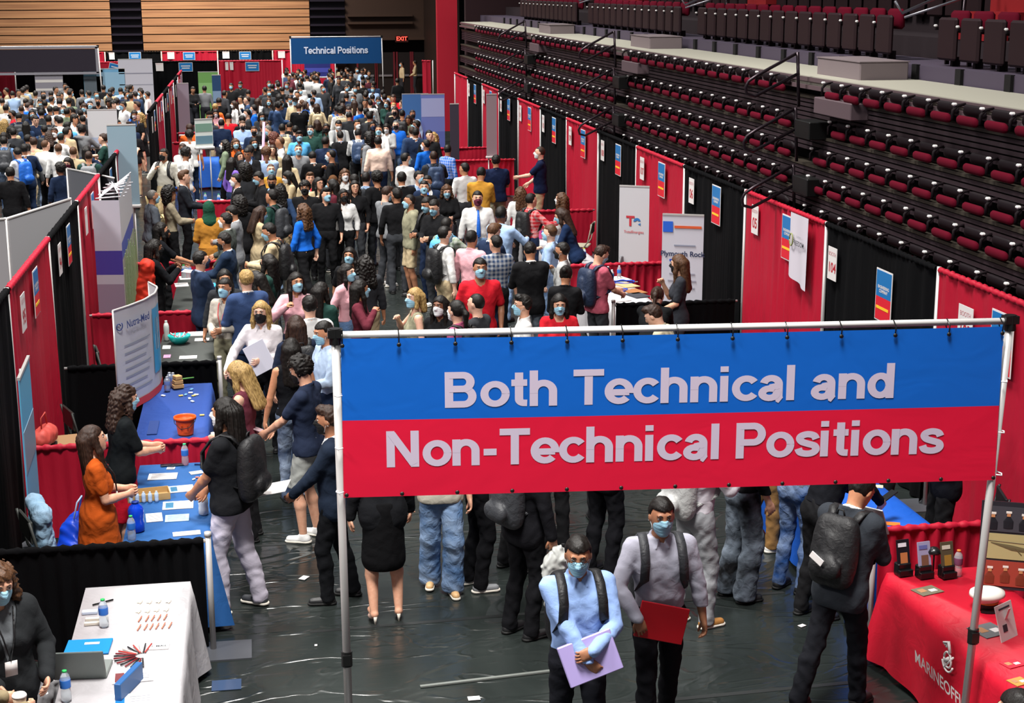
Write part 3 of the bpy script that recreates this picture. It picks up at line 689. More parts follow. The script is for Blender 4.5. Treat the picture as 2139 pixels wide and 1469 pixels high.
GL = {
 'B': (.78, [[(RW, 0), (RW, 1)], [(.1, RW), (.42, RW)] + arc(.42, .308, .185, .216, -90, 90)[1:] + [(.1, .524)], [(.1, .524), (.40, .524)] + arc(.40, .716, .165, .192, -90, 90)[1:] + [(.1, 1 - RW)]]),
 'o': (.665, [arc(.325, .365, .235, .275, 0, 361, 30)]),
 't': (.425, [[(.19, .95), (.19, .24)] + arc(.30, .21, .11, .115, 190, 262, 6) + [(.37, .093)], [(.02, .665), (.37, .665)]]),
 'h': (.67, [[(RW, 0), (RW, 1)], [(RW, .36)] + arc(.305, .41, .213, .235, 180, 0, 16) + [(.518, 0)]]),
 'n': (.66, [[(RW, 0), (RW, .73)], [(RW, .36)] + arc(.305, .41, .213, .235, 180, 0, 16) + [(.518, 0)]]),
 'T': (.70, [[(0, 1 - RW), (.68, 1 - RW)], [(.34, 1), (.34, 0)]]),
 'e': (.64, [[(.08, .335), (.55, .335)], [(.552, .31)] + arc(.32, .365, .235, .275, 0, 318, 26)]),
 'c': (.61, [arc(.32, .365, .235, .275, 38, 322, 26)]),
 'i': (.285, [[(RW + .01, 0), (RW + .01, .73)], [(RW + .01, .84), (RW + .01, 1)]]),
 'a': (.61, [arc(.275, .46, .175, .178, 168, 0, 14) + [(.45, .12), (.47, .02), (.50, 0)], [(.45, .42), (.30, .385)] + arc(.24, .21, .165, .135, 75, 360, 16) + [(.44, .30)]]),
 'l': (.285, [[(RW + .01, 0), (RW + .01, 1)]]),
 'd': (.68, [arc(.30, .365, .205, .275, 0, 361, 28), [(.52, 0), (.52, 1)]]),
 'N': (.80, [[(RW, 0), (RW, 1)], [(.63, 0), (.63, 1)], [(.115, .93), (.61, .07)]]),
 '-': (.40, [[(.04, .36), (.33, .36)]]),
 'P': (.70, [[(RW, 0), (RW, 1)], [(.1, .45), (.40, .45)] + arc(.40, .679, .19, .229, -90, 90)[1:] + [(.1, 1 - RW)]]),
 's': (.575, [smooth([(.485, .50), (.43, .60), (.29, .64), (.15, .60), (.105, .52), (.16, .43), (.30, .37), (.45, .31), (.485, .205), (.42, .12), (.28, .09), (.13, .13), (.075, .24)])]),
 ' ': (.30, [])}
def stroke(P, w):
    P = [np.array(p, float) for p in P]; n = len(P); v = []
    for i in range(n):
        a = P[i] - P[i - 1] if i else P[1] - P[0]; b = P[i + 1] - P[i] if i < n - 1 else a
        a = a / np.hypot(*a); b = b / np.hypot(*b); t = a + b; t = t / np.hypot(*t); k = 1 / max(.5, float(t @ a)); q = np.array([-t[1], t[0]]) * w * k
        v += [P[i] + q, P[i] - q]
    return v, [[2 * i, 2 * i + 1, 2 * i + 3, 2 * i + 2] for i in range(n - 1)]
def helv(name, body, size, w=RW):
    x = 0; parts = []; k = 0
    for ch in body:
        adv, st = GL[ch]
        for s in st:
            v, F = stroke(s, w * (.97 if ch in 'oecas' else 1)); k += 1
            parts.append((np.array([[(p[0] + x) * size, p[1] * size, .00012 * (k % 5)] for p in v]), F, 0))
        x += adv
    for p in parts: p[0][:, 0] -= x * size / 2
    return mk(name, parts, False)
def frame_on(origin, right, upv):
    r = Vector(nrm(right)); u = Vector(nrm(upv)); nn = r.cross(u); u = nn.cross(r)
    return Matrix(((r.x, u.x, nn.x, origin[0]), (r.y, u.y, nn.y, origin[1]), (r.z, u.z, nn.z, origin[2]), (0, 0, 0, 1)))
lettering('EXIT', .26, EX, e, frame_on((0, -.052, 0), (1, 0, 0), (0, 0, 1)), .02)

# drapes ------------------------------------------------------------------
def drape_mat(name, hexc, rough=.62):
    m = M(name, srgb(hexc), rough, spec=.3 if rough < .8 else .08); m.bump(m.noise(6, 3, m.coord(scale=(1, 1, .3)), dist=1.2), .5, .02); return m.m
RED, BLK = drape_mat('red_drape', '#a80d2a'), drape_mat('black_drape', '#08080a', .9)
DC = {'r': RED, 'k': BLK}; DCN = {'r': 'red', 'k': 'black'}
ALU = M('aluminium', srgb('#bdbab8'), .38, .25, spec=.6).m
def drape(x0, y0, x1, y1, h, col, label, name='booth_drape', cat='drape', group=None, z0=.02, amp=.020, per=.30, seed=0, ruffle=True, parent=None):
    L = math.hypot(x1 - x0, y1 - y0); dx, dy = (x1 - x0) / L, (y1 - y0) / L; nx_, ny_ = -dy, dx; rnd = random.Random(seed + int(h * 10)); ph = rnd.random() * 6
    x0, y0, x1, y1 = x0 + dx * .035, y0 + dy * .035, x1 - dx * .035, y1 - dy * .035; L -= .07; nu = max(24, int(L / .028)); nv = 9
    def fn(u, v):
        s = u * L; A = amp * (1.15 - .55 * v) * (1 + .35 * np.sin(1.7 * s + ph)); q = A * (np.sin(2 * math.pi * s / per + 1.8 * np.sin(1.3 * s + ph) + .8 * np.sin(4.1 * s) + .35 * v) * (.6 + .5 * np.sin(2.3 * s + ph)) + .4 * np.sin(2 * math.pi * s / .11 + 2 * np.sin(2 * s) + v) * (.5 + .5 * np.sin(3.7 * s + 2 * ph))) + .012 * np.sin(5 * s + 3 * v + ph)
        z = z0 + (h - z0) * v - .012 * np.sin(s * 3.1 + ph) ** 2 * (v > .98)
        return x0 + dx * s + nx_ * q, y0 + dy * s + ny_ * q, z
    prt = [gridsurf(fn, nu, nv)]
    if ruffle: # the gathered sleeve round the rail
        th = np.linspace(0, 2 * math.pi, 9)[:-1]; v = []; k = nu
        for i in range(k + 1):
            s = i * L / k; r = .030 + .007 * math.sin(s * 55 + ph) + .004 * math.sin(s * 93)
            for a in th: v.append([x0 + dx * s + nx_ * r * math.cos(a), y0 + dy * s + ny_ * r * math.cos(a), h - .01 + r * math.sin(a)])
        F = [[i * 8 + q, i * 8 + (q + 1) % 8, i * 8 + 8 + (q + 1) % 8, i * 8 + 8 + q] for i in range(k) for q in range(8)]
        prt.append((np.array(v), F, 0))
    return part(name, prt, DC[col], parent, True, label=label, cat=cat if label else None, group=group)
def post(x, y, h, label, group=None):
    r = root('drape_post', (x, y, 0), label=label, cat='post', group=group)
    part('pole', [tube([(0, 0, .01), (0, 0, h)], .022, 10)], ALU, r, True); part('base_plate', [box((0, 0, .006), (.4, .4, .012))], flat('steel_plate', '#4b4d52', .4), r)
    return r
def divider(x0, x1, y, col, label, seed=0, postx=None, base=True, rail_only=False):
    r = root('booth_divider', (0, 0, 0), label=label, cat='divider')
    drape(x0, y, x1, y, .93, col, None, 'drape', seed=seed, parent=r, amp=.02, per=.13)
    px = x1 if postx is None else postx
    part('pole', [tube([(px, y, .01), (px, y, .99)], .024, 10), tube([(px, y, .955), (px, y, .992)], .029, 10)], ALU, r, True)
    part('rail', [tube([(x0, y, .92), (px, y, .92)], .016, 8)], ALU, r, True)
    if base: part('base_plate', [box((px + .12, y - .05, .006), (.36, .36, .012))], flat('steel_plate', '#4b4d52', .4), r)
    return r
WHT = flat('card_white', '#d9d4d2', .55); REDP = flat('print_red', '#b3202e', .5); BLUP = flat('print_blue', '#1f6fae', .45); YELP = flat('print_yellow', '#eec030', .5); ORP = flat('print_orange', '#dd4638', .5)
def booth_card(num, x, y, z, dirn, where, w=.27, h=.36, wide=False):
    """dirn: (right, normal) of the drape face"""
    r_, n_ = dirn; o = V(x, y, z) + V(*n_) * (.042 if n_[1] == 0 else .035)
    r = root('booth_number_card', tuple(o), label='white booth card%s, %s' % ((' reading ' + num) if num else '', where), cat='card')
    F = frame_on((0, 0, 0), r_, (0, 0, 1)); part('card', [box((0, 0, 0), (w, h, .006))], WHT, r, mat4=F)
    if num: lettering(num, .16 if len(num) > 2 else .19, REDP, r, F @ Matrix.Translation((.005, -.05, .005)), .02)
    lettering('BOOTH', .065, flat('print_pink', '#c98a90'), r, F @ Matrix.Translation((0, .11, .005)))
    return r
def colour_sign(x, y, z, dirn, where, w=.36, h=.48, txt='ENGINEERING\nCOMPANY', tilt=0, blue_only=False):
    r_, n_ = dirn; o = V(x, y, z) + V(*n_) * .045
    r = root('hall_sign', tuple(o), label=('blue sign, ' if blue_only else 'blue and red sign, ') + where, cat='sign')
    F = frame_on((0, 0, 0), r_, (0, 0, 1)) @ Matrix.Rotation(tilt, 4, 'Z'); part('backing', [box((0, 0, 0), (w, h, .006))], WHT, r, mat4=F)
    q = w - .03
    if blue_only:
        part('blue_field', [box((0, 0, .004), (q, h - .03, .004))], BLUP, r, mat4=F); part('pale_lines', [box((0, .04, .007), (q * .7, .035, .003)), box((0, -.04, .007), (q * .6, .035, .003))], WHT, r, mat4=F)
    else:
        part('blue_field', [box((0, h * .22, .004), (q, h * .50, .004))], BLUP, r, mat4=F); part('red_field', [box((0, -h * .255, .004), (q, h * .44, .004))], flat('sign_red', '#cf2030'), r, mat4=F)
        part('yellow_line', [box((-.01, -h * .24, .007), (q * .82, .03, .003))], YELP, r, mat4=F)
        lettering(txt, .046, WHT, r, F @ Matrix.Translation((0, h * .12, .0075)), .03)
    return r
ord_ = ['first', 'second', 'third', 'fourth', 'fifth', 'sixth', 'seventh', 'eighth', 'ninth', 'tenth', 'eleventh', 'twelfth', 'thirteenth', 'fourteenth', 'fifteenth', 'sixteenth', 'seventeenth', 'eighteenth', 'nineteenth', 'twentieth']
def nth(i): return ord_[i] if i < 20 else {2: 'twenty-', 3: 'thirty-', 4: 'forty-', 5: 'fifty-', 6: 'sixty-', 7: 'seventy-'}[(i + 1) // 10] .rstrip('-') + ('-' + ord_[(i + 1) % 10 - 1] if (i + 1) % 10 else 'th') if (i + 1) % 10 else {3: 'thirtieth', 4: 'fortieth', 5: 'fiftieth', 6: 'sixtieth', 7: 'seventieth'}[(i + 1) // 10]
# right-hand row of booths: posts every 3.048 m, numbers count up with distance
RD = ((0, -1, 0), (-1, 0, 0))
Y0 = 14.017
for k in range(-2, 13):
    ya, yb = Y0 + 3.048 * (k - 1), Y0 + 3.048 * k; num = 103 + k; c = 'r' if num % 2 else 'k'
    drape(XR, ya, XR, yb, 2.44, c, 'tall %s drape, %s from the near end of the right row' % (DCN[c], ord_[k + 2]), seed=k + 20)
    post(XR - .0, yb, 2.46, 'silver post after the %s drape of the right row' % ord_[k + 2])
    if num >= 103 and num != 115:
        nm = {103: '103', 104: '104', 105: '05', 106: '06'}.get(num, str(num)); ycard = {103: 13.30, 104: 16.73}.get(num, yb - .55)
        zc = 2.02 if num < 105 else 2.12
        booth_card(nm, XR, ycard, zc, RD, 'on the %s %s drape below the stands' % (ord_[k + 2], DCN[c]), .3 if num == 103 else .27, .38)
        colour_sign(XR, yb - (1.85 if num > 103 else 1.45), {103: 2.02, 104: 1.93}.get(num, 2.08), RD, 'on the %s %s drape below the stands' % (ord_[k + 2], DCN[c]), .42, .56)
# left-hand row
LD = ((0, 1, 0), (1, 0, 0))
for k in range(-3, 12):
    ya = 17.578 + 3.048 * k; yb = ya + 3.048
    if k in (4, 5): continue
    c = 'r' if k % 2 else 'k'; num = 96 - k if k < 4 else 0
    w_ = 'near end of the left drape row' if k < 0 else 'left drape row'
    drape(XL, ya, XL, yb, 2.44, c, 'tall %s drape panel, %s from the camera in the left row' % (DCN[c], ord_[k + 3]), seed=k + 50)
    post(XL + .0, yb, 2.46, 'silver post after the %s panel of the left drape row' % ord_[k + 3])
    if k >= -1:
        booth_card({-1: '95', 0: '94'}.get(k, ''), XL, ya + .62, 2.10, LD, '%s %s drape of the left row' % (ord_[k + 3], DCN[c]))
        colour_sign(XL, ya + 1.55, 2.12, LD, '%s %s drape of the left row' % (ord_[k + 3], DCN[c]))
# back rows of drapes across the hall
for row, (Y, z, us) in enumerate(((61.0, 2.44, [(-220, 30, 'r'), (30, 175, 'k'), (175, 315, 'r'), (315, 455, 'k'), (455, 589, 'r')]), (70.5, 2.44, [(205, 220, 'r'), (220, 338, 'k'), (338, 455, 'r'), (455, 570, 'k'), (570, 640, 'r'), (640, 700, 'r')]))):
    for i, (u0, u1, c) in enumerate(us):
        a, b = up(u0, 128, Y=Y)[0], up(u1, 128, Y=Y)[0]
        drape(a, Y, b, Y, z, c, 'far %s drape across the hall, %s of the %s back row' % (DCN[c], ord_[i], ('front', 'rear')[row]), seed=i + 80 + row * 9, amp=.04, per=.3)
        post(b, Y - .04, z + .02, 'silver post at the end of %s drape, %s back row' % (ord_[i], ('front', 'rear')[row]))
BD = ((1, 0, 0), (0, -1, 0))
for i, (u, v, Y, w) in enumerate([(232, 117, 70.5, 'black drape second'), (357, 116, 70.5, 'red drape third'), (472, 115, 70.5, 'black drape fourth'), (588, 114, 70.5, 'red drape fifth'), (333, 140, 61, 'black drape fourth'), (479, 138, 61, 'red drape fifth')]):
    p = up(u, v, Y=Y); booth_card('', p[0], Y, p[2], BD, 'on %s of the far %s row' % (w, 'rear' if Y > 65 else 'front'), .3, .3)
for i, (u, v, Y, w, t) in enumerate([(282, 117, 70.5, 'black drape second', 0), (395, 117, 70.5, 'red drape third', 0), (512, 116, 70.5, 'black drape fourth', 0), (242, 143, 61, 'red drape third', -.25), (388, 140, 61, 'black drape fourth', 0), (527, 139, 61, 'red drape fifth', 0)]):
    p = up(u, v, Y=Y); colour_sign(p[0], Y, p[2], BD, 'on %s of the far %s row' % (w, 'rear' if Y > 65 else 'front'), .52, .34, tilt=t, blue_only=True)
# low dividers between booths
for (x0, x1, y, c, lab) in [(-2.22, -.47, 11.68, 'k', 'low black divider drape behind the white giveaway table'), (-2.22, -.48, 14.50, 'r', 'low red divider between the two blue tables'), (-2.22, -.48, 17.70, 'k', 'low black divider behind the curved white banner'), (-2.22, -.50, 20.66, 'r', 'low red divider below the purple display'),
                           (-2.22, -.5, 24.6, 'r', 'low red divider beside the woman in black'), (6.50, 4.75, 11.0, 'r', 'low red divider behind the red tablecloth'), (6.50, 4.75, 17.07, 'k', 'low black divider beside booth 105'), (6.50, 4.75, 20.1, 'k', 'low black divider behind the woman in grey polo'),
                           (6.50, 4.75, 23.2, 'r', 'low red divider behind the table of blue lanyards'), (6.50, 4.75, 29.2, 'r', 'low red divider behind the folding chair'), (6.50, 4.75, 38.4, 'r', 'low red divider beside the man in navy polo'), (6.50, 4.75, 41.5, 'r', 'far low red divider along the right drapes'),
                           (-1.2, .7, 31.8, 'r', 'low red drape across the aisle end, mid hall'), (-2.22, -.9, 44.5, 'r', 'low red divider in the far left booths'), (-2.22, -.9, 47.5, 'r', 'farthest low red divider in the left booths')]:
    divider(x0, x1, y, c, lab, seed=int(y))
# pole frames with banners ------------------------------------------------------
def banner_frame(nm, A, B, ztop, zbot, foot_A, foot_B, mats, label, lettr=None, split=.5, clamps=True, ties=5, cat='banner'):
    r = root(nm, (0, 0, 0), label=label, cat=cat); A, B = V(*A), V(*B); d = nrm(B - A)
    n = np.cross(d, V(0, 0, 1)); L = np.linalg.norm(B - A)
    pa = part('pole', [tube([foot_A, (A[0], A[1], ztop + .02)], .026, 14), tube([(foot_A[0] + (A[0] - foot_A[0]) * .3, foot_A[1] + (A[1] - foot_A[1]) * .3, .9), (foot_A[0] + (A[0] - foot_A[0]) * .33, foot_A[1] + (A[1] - foot_A[1]) * .33, .98)], .0275, 14)], ALU, r, True)
    pb = part('pole', [tube([foot_B, (B[0], B[1], ztop + .02)], .026, 14)], ALU, r, True)
    for P, ft, pp in ((A, foot_A, pa), (B, foot_B, pb)):
        t = .31; c = V(*ft) * (1 - t) + V(P[0], P[1], ztop) * t
        part('clamp', [tube([c - V(0, 0, .05), c + V(0, 0, .05)], .036, 14), box(c + n * .03, (.05, .03, .07))], flat('clamp_black', '#161616', .3), pp)
        part('corner_joint', [tube([V(P[0], P[1], ztop - .05), V(P[0], P[1], ztop + .05)], .036, 12), box(V(P[0], P[1], ztop + .02), (.09, .07, .05))], flat('clamp_black', '#161616', .3), pp)
        part('base_plate', [box((ft[0], ft[1], .008), (.5, .5, .016))], flat('steel_plate', '#4b4d52', .4), pp)
    part('crossbar', [tube([(A[0], A[1], ztop + .01), (B[0], B[1], ztop + .01)], .021, 10)], flat('white_pole', '#dcdad8', .4), r, True)
    return r, A, B, d, n, L
BLU = M('vinyl_blue', srgb('#0f62c4'), .38, spec=.45); BLU.bump(BLU.noise(2.0, 2, BLU.coord(scale=(1, 1, 1.6)), dist=1.2), .13, .02); BLU = BLU.m
RDV = M('vinyl_red', srgb('#dc163a'), .38, spec=.45); RDV.bump(RDV.noise(2.0, 2, RDV.coord(scale=(1, 1, 1.6)), dist=1.2), .13, .02); RDV = RDV.m
LET = flat('vinyl_white', '#cdbfd3', .5)
# big banner in the near aisle
pA, pB = up(700, 703, z=3.07), up(2110, 674, z=3.07)
A0, B0 = up(734, 1469, z=.2), up(2018, 1469, Y=pB[1]);
fA = (pA[0] + .02, pA[1], .016); fB = (B0[0] - (pB[0] - B0[0]) * .25, pB[1], .016)
r, A, B, d, n, L = banner_frame('aisle_banner', pA, pB, 3.07, 2.0, fA, fB, None, 'big blue and red banner reading Both Technical and Non-Technical Positions')
TL, TR_ = up(712, 708, Y=pA[1] - .03), up(2096, 682, Y=pB[1] - .03); BL, BR = up(718, 1040, Y=pA[1] - .03), up(2078, 1003, Y=pB[1] - .03)
dv = V(0, 0, 1)
def sheet(f0, f1, name, mat, parent):
    def fn(u, v):
        t = f0 + (f1 - f0) * v; w = np.sin(u * 9 + 2) * .004 * (1 - t)
        P = [(TL[i] * (1 - u) + TR_[i] * u) * (1 - t) + (BL[i] * (1 - u) + BR[i] * u) * t for i in range(3)]
        P[1] = P[1] + w; P[2] = P[2] - .012 * np.sin(u * math.pi) * (1 - t); return P
    return part(name, [gridsurf(fn, 60, 8)], mat, parent, True)
sheet(0, .51, 'blue_sheet', BLU, r); sheet(.51, 1, 'red_sheet', RDV, r)
gr = []; tie = []
for row, t in ((0, .035), (1, .975)):
    for i in range(13):
        u = (i + .02) / 12.05 if row == 0 else (i + .05) / 12.1
        c = (TL * (1 - u) + TR_ * u) * (1 - t) + (BL * (1 - u) + BR * u) * t + n * .0
        g = lathe([(.001, -.004), (.012, -.004), (.014, 0), (.012, .006), (.001, .007)], 10); v = g[0] @ Rx(math.pi / 2).T
        gr.append((v + c + V(0, -.012, -.006), g[1], 0))
        if row == 0: tie.append(tube([c + V(0, -.01, 0), c + V(0, -.02, .05), c + V(0, .03, .085), c + V(0, .045, .05), c + V(0, .01, 0)], .004, 5))
for g in gr: part('grommet', [g], flat('grommet', '#1c1a17', .3), r, True)
for g in tie: part('zip_tie', [g], flat('clamp_black', '#161616', .3), r, True)
ti = []
for s, (a, b, px) in enumerate(((TL, BL, A), (TR_, BR, B))):
    for t in (.35, .68, .96):
        c = a * (1 - t) + b * t; q = V(-.045 if s == 0 else .045, .0, 0); ti.append(tube([c + V(0, -.012, 0), c + q * .6 + V(0, -.035, 0), c + q + V(0, .0, 0), c + q * .7 + V(0, .06, 0), c + V(0, .02, 0)], .005, 5))
for g in ti: part('side_tie', [g], flat('tie_white', '#d8d8da', .4), r, True)
rt = (TR_ - TL); upv = (TL + TR_) / 2 - (BL + BR) / 2
for body, u, v, wpx in (('Both Technical and', 1408, 806, 946), ('Non-Technical Positions', 1399, 926, 1184)):
    c = up(u, v, Y=(pA[1] + pB[1]) / 2 - .042 + (pB[1] - pA[1]) * (u - 1404) / 1410); k = np.linalg.norm(rt) / 1384
    me = helv('lettering', body, 1.0); zo_ = np.array([q.co[2] for q in me.vertices]); vs_ = np.array([q.co[:] for q in me.vertices]); wid = vs_[:, 0].max() - vs_[:, 0].min()
    hpx = 76 if 'Both' in body else 78
    sx = wpx * k / wid; sy = hpx * k
    F = frame_on(tuple(c), rt, upv); Mx = F @ Matrix.Translation((0, -sy * .5, -.006)) @ Matrix.Diagonal((sx, sy, 1, 1))
    me.transform(Mx); q_ = np.array([x.co[:] for x in me.vertices]); uu = (q_[:, 0] - TL[0]) / (TR_[0] - TL[0]); tt = ((TL[2] * (1 - uu) + TR_[2] * uu) - q_[:, 2]) / ((TL[2] * (1 - uu) + TR_[2] * uu) - (BL[2] * (1 - uu) + BR[2] * uu))
    yy = (TL[1] * (1 - uu) + TR_[1] * uu) * (1 - tt) + (BL[1] * (1 - uu) + BR[1] * uu) * tt + np.sin(uu * 9 + 2) * .004 * (1 - tt); q_[:, 1] = yy - .0013 - zo_ * 2.2
    me.vertices.foreach_set('co', q_.astype(f32).ravel()); me.update(); link('lettering', me, LET, r)
# far blue banner
Yt = 67.0; a, b = up(606, 78, Y=Yt), up(797, 77, Y=Yt)
r, A, B, d, n, L = banner_frame('aisle_banner', a, b, a[2], 2.0, (a[0], Yt, .016), (b[0] + .05, Yt, .016), None, 'distant dark blue hanging banner reading Technical Positions')
part('blue_sheet', [box(((a[0] + b[0]) / 2, Yt - .03, a[2] - .57), (b[0] - a[0] - .05, .012, 1.08))], flat('navy_vinyl', '#0d3f70', .45), r)
me = helv('lettering', 'Technical Positions', 1.0); vs_ = np.array([q.co[:] for q in me.vertices]); wid = np.ptp(vs_[:, 0]); sx = 134 / 191 * (b[0] - a[0]) / wid
me.transform(frame_on(tuple(up(702, 105, Y=Yt - .05)), (1, 0, 0), (0, 0, 1)) @ Matrix.Translation((0, -.14, 0)) @ Matrix.Diagonal((sx, .29, 1, 1))); link('lettering', me, flat('pale_print', '#b9c2d4'), r)
# far black banner at the left
Yl = 60.0; a, b = up(-60, 99, Y=Yl), up(204, 97, Y=Yl)
r, A, B, d, n, L = banner_frame('aisle_banner', a, b, a[2], 2.0, (a[0], Yl, .016), (b[0] + .1, Yl, .016), None, 'blank black banner in a silver frame above the far crowd')
part('black_sheet', [box(((a[0] + b[0]) / 2, Yl - .03, a[2] - .5), (b[0] - a[0] - .16, .012, .82))], flat('black_vinyl', '#2b2530', .5), r)
part('border', [box(((a[0] + b[0]) / 2, Yl - .05, a[2] - .03), (b[0] - a[0], .03, .09)), box(((a[0] + b[0]) / 2, Yl - .05, a[2] - .97), (b[0] - a[0], .03, .09)), box((b[0] - .05, Yl - .05, a[2] - .5), (.09, .03, .95))], flat('grey_tape', '#8d8b93'), r)
# ---------------------------------------------------------------- stands on the right
XS = 6.86
RZ = [3.97, 3.50, 3.13, 2.79, 2.42, 2.07, 1.72, 1.37]
m = M('bleacher_board', rough=.6, spec=.15); m.col(m.mix(m.noise(3, 2, m.coord(scale=(1, .1, 1))), srgb('#382c30'), srgb('#2a2126'))); BB = m.m
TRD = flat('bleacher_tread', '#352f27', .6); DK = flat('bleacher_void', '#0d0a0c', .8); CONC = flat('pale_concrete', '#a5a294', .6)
AIS = [9.2, 18.9, 29.0, 38.7, 48.4]
rb = root('retractable_bleachers', (0, 0, 0), label='folded dark bleacher stand with slatted rows, right of the booths', cat='stand')
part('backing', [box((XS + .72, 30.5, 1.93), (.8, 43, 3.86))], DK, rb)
for i, z in enumerate(RZ):
    zt = z - .20; x = XS + .03 * (4 - i) + .02; nz = (RZ[i + 1] if i + 1 < len(RZ) else z - .35)
    sp = (z - nz)
    rr = part('bleacher_row', [box((x + .20, 30.5, zt), (.42, 43, .035), 0, 0)], TRD, rb)
    part('front_slats', [box((x + .02, 30.5, zt - .05 - j * .058), (.03, 43, .040)) for j in range(3 if sp < .4 else 5)], BB, rr)
part('deck', [box((XS + .62, 30.5, 3.965), (1.0, 43, .13))], CONC, rb); part('deck_edge', [box((XS + .09, 30.5, 3.90), (.05, 43, .05)), box((XS + .10, 30.5, 3.995), (.03, 43, .05))], flat('edge_metal', '#5c4c50', .4), rb)
# curb, upper tiers and wall
struct('wall_curb', [box((8.45, 31.5, 4.02), (.9, 46, .36))], flat('curb_concrete', '#4a4150', .7))
struct('floor_tier_1', [box((9.85, 31.5, 4.2), (1.9, 46, .55))], flat('tier_dark', '#2a2024', .8))
struct('floor_tier_2', [box((10.6, 31.5, 4.5), (1.6, 46, .9))], flat('tier_dark', '#2a2024', .8))
struct('wall_right', [box((12.5, 33, 5), (.3, 86, 14))], flat('arena_dark', '#170d10', .9))
struct('wall_red', [box((up(938, 75, Y=51.9)[0], 52.5, 3.2), (.68, .3, 5.6))], flat('red_paint', '#a5162a', .6))
struct('wall_stand_end', [box((10.0, 54.8, 4), (5.0, .3, 8))], flat('end_dark', '#2a1519', .8))
struct('wall_red_corner', [box((11.2, 21.5, 5.6), (.3, 2.2, 2.6))], flat('red_paint2', '#c01824', .6))
# seats
SR = M('seat_red', srgb('#58091d'), .9, spec=.08); SR.bump(SR.noise(60, 2, SR.coord()), .2, .004); SR = SR.m
SB = flat('seat_shell', '#191115', .6, spec=.15); SBR = flat('seat_pan', '#2a1c1f', .6, spec=.12); BOLT = flat('seat_bolt', '#e8e6e4', .25)
def fold_seat():
    r = root('bleacher_seat', (0, 0, 0))
    a = implicit([cap((-.02, -.16, -.135), (-.02, .16, -.135), .052, None, (V(1, 0, .3), .7), .02)], .018); part('cushion', [(a[0], a[1], 0)], SR, r, True)
    b = implicit([cap((.05, -.19, -.05), (.05, .19, -.05), .05, None, (V(1, 0, 0), .5), .02), cap((.03, -.14, -.02), (.03, .14, -.02), .045, None, (V(1, 0, 0), .6), .02)], .02); part('backrest', [(b[0], b[1], 0)], SB, r, True)
    q = part('armrest', [tube([(.08, .27, .01), (0, .27, .0), (-.05, .27, -.05), (-.05, .27, -.14)], .016, 6)], SB, r, True)
    part('bolt_cap', [box((-.04, .265, .012), (.045, .05, .03), bev=.01)], BOLT, q)
    return r
def upper_seat():
    r = root('stadium_seat', (0, 0, 0))
    part('seat_pan', [box((-.05, 0, .30), (.06, .47, .50), ry_ := 0, bev=.03)], SBR, r)
    part('backrest', [box((.10, 0, .50), (.08, .45, .26), 0, bev=.035)], SR, r, True)
    q = part('armrest', [box((.05, .275, .42), (.30, .035, .04), bev=.01), box((.08, .275, .2), (.05, .03, .42))], SB, r)
    part('bolt_cap', [box((-.09, .275, .45), (.04, .045, .03), bev=.01)], BOLT, q)
    part('support', [box((.06, 0, .03), (.10, .06, .12))], SB, r)
    return r
proto = fold_seat(); first = True; aname = ['nearest', 'second', 'third', 'fourth', 'fifth']
def prune(proto, keep):
    pass
for i in range(5):
    for s in range(4):
        y = AIS[s] + .75 + (.0 if i < 2 else -.1); j = 0
        while y < AIS[s + 1] - .65:
            if y > 12.2:
                o = proto if first else copy_tree(proto); first = False
                o.location = (XS + .03 * (4 - i) - (.13 if i == 0 else 0), y, RZ[i] + .02)
                o['label'] = 'folded red seat, %s past the %s aisle rails, %s bleacher row from the deck' % (nth(j), aname[s], ord_[i]); o['category'] = 'bleacher seat'; o['group'] = 'folded seats on the bleachers'
            y += .598; j += 1
proto = upper_seat(); first = True
for row, (x, z) in enumerate(((8.25, 4.22), (9.75, 4.66))):
    for s in range(4):
        y = AIS[s] + .62; j = 0
        while y < AIS[s + 1] - .9:
            if y > 13.4 + row * 2.5:
                o = proto if first else copy_tree(proto); first = False
                o.location = (x, y, z); o['label'] = 'upright dark seat, %s past the %s stair gap, %s row above the deck' % (nth(j), aname[s], ord_[row]); o['category'] = 'stadium seat'; o['group'] = 'tall seats above the deck'
            y += .60; j += 1
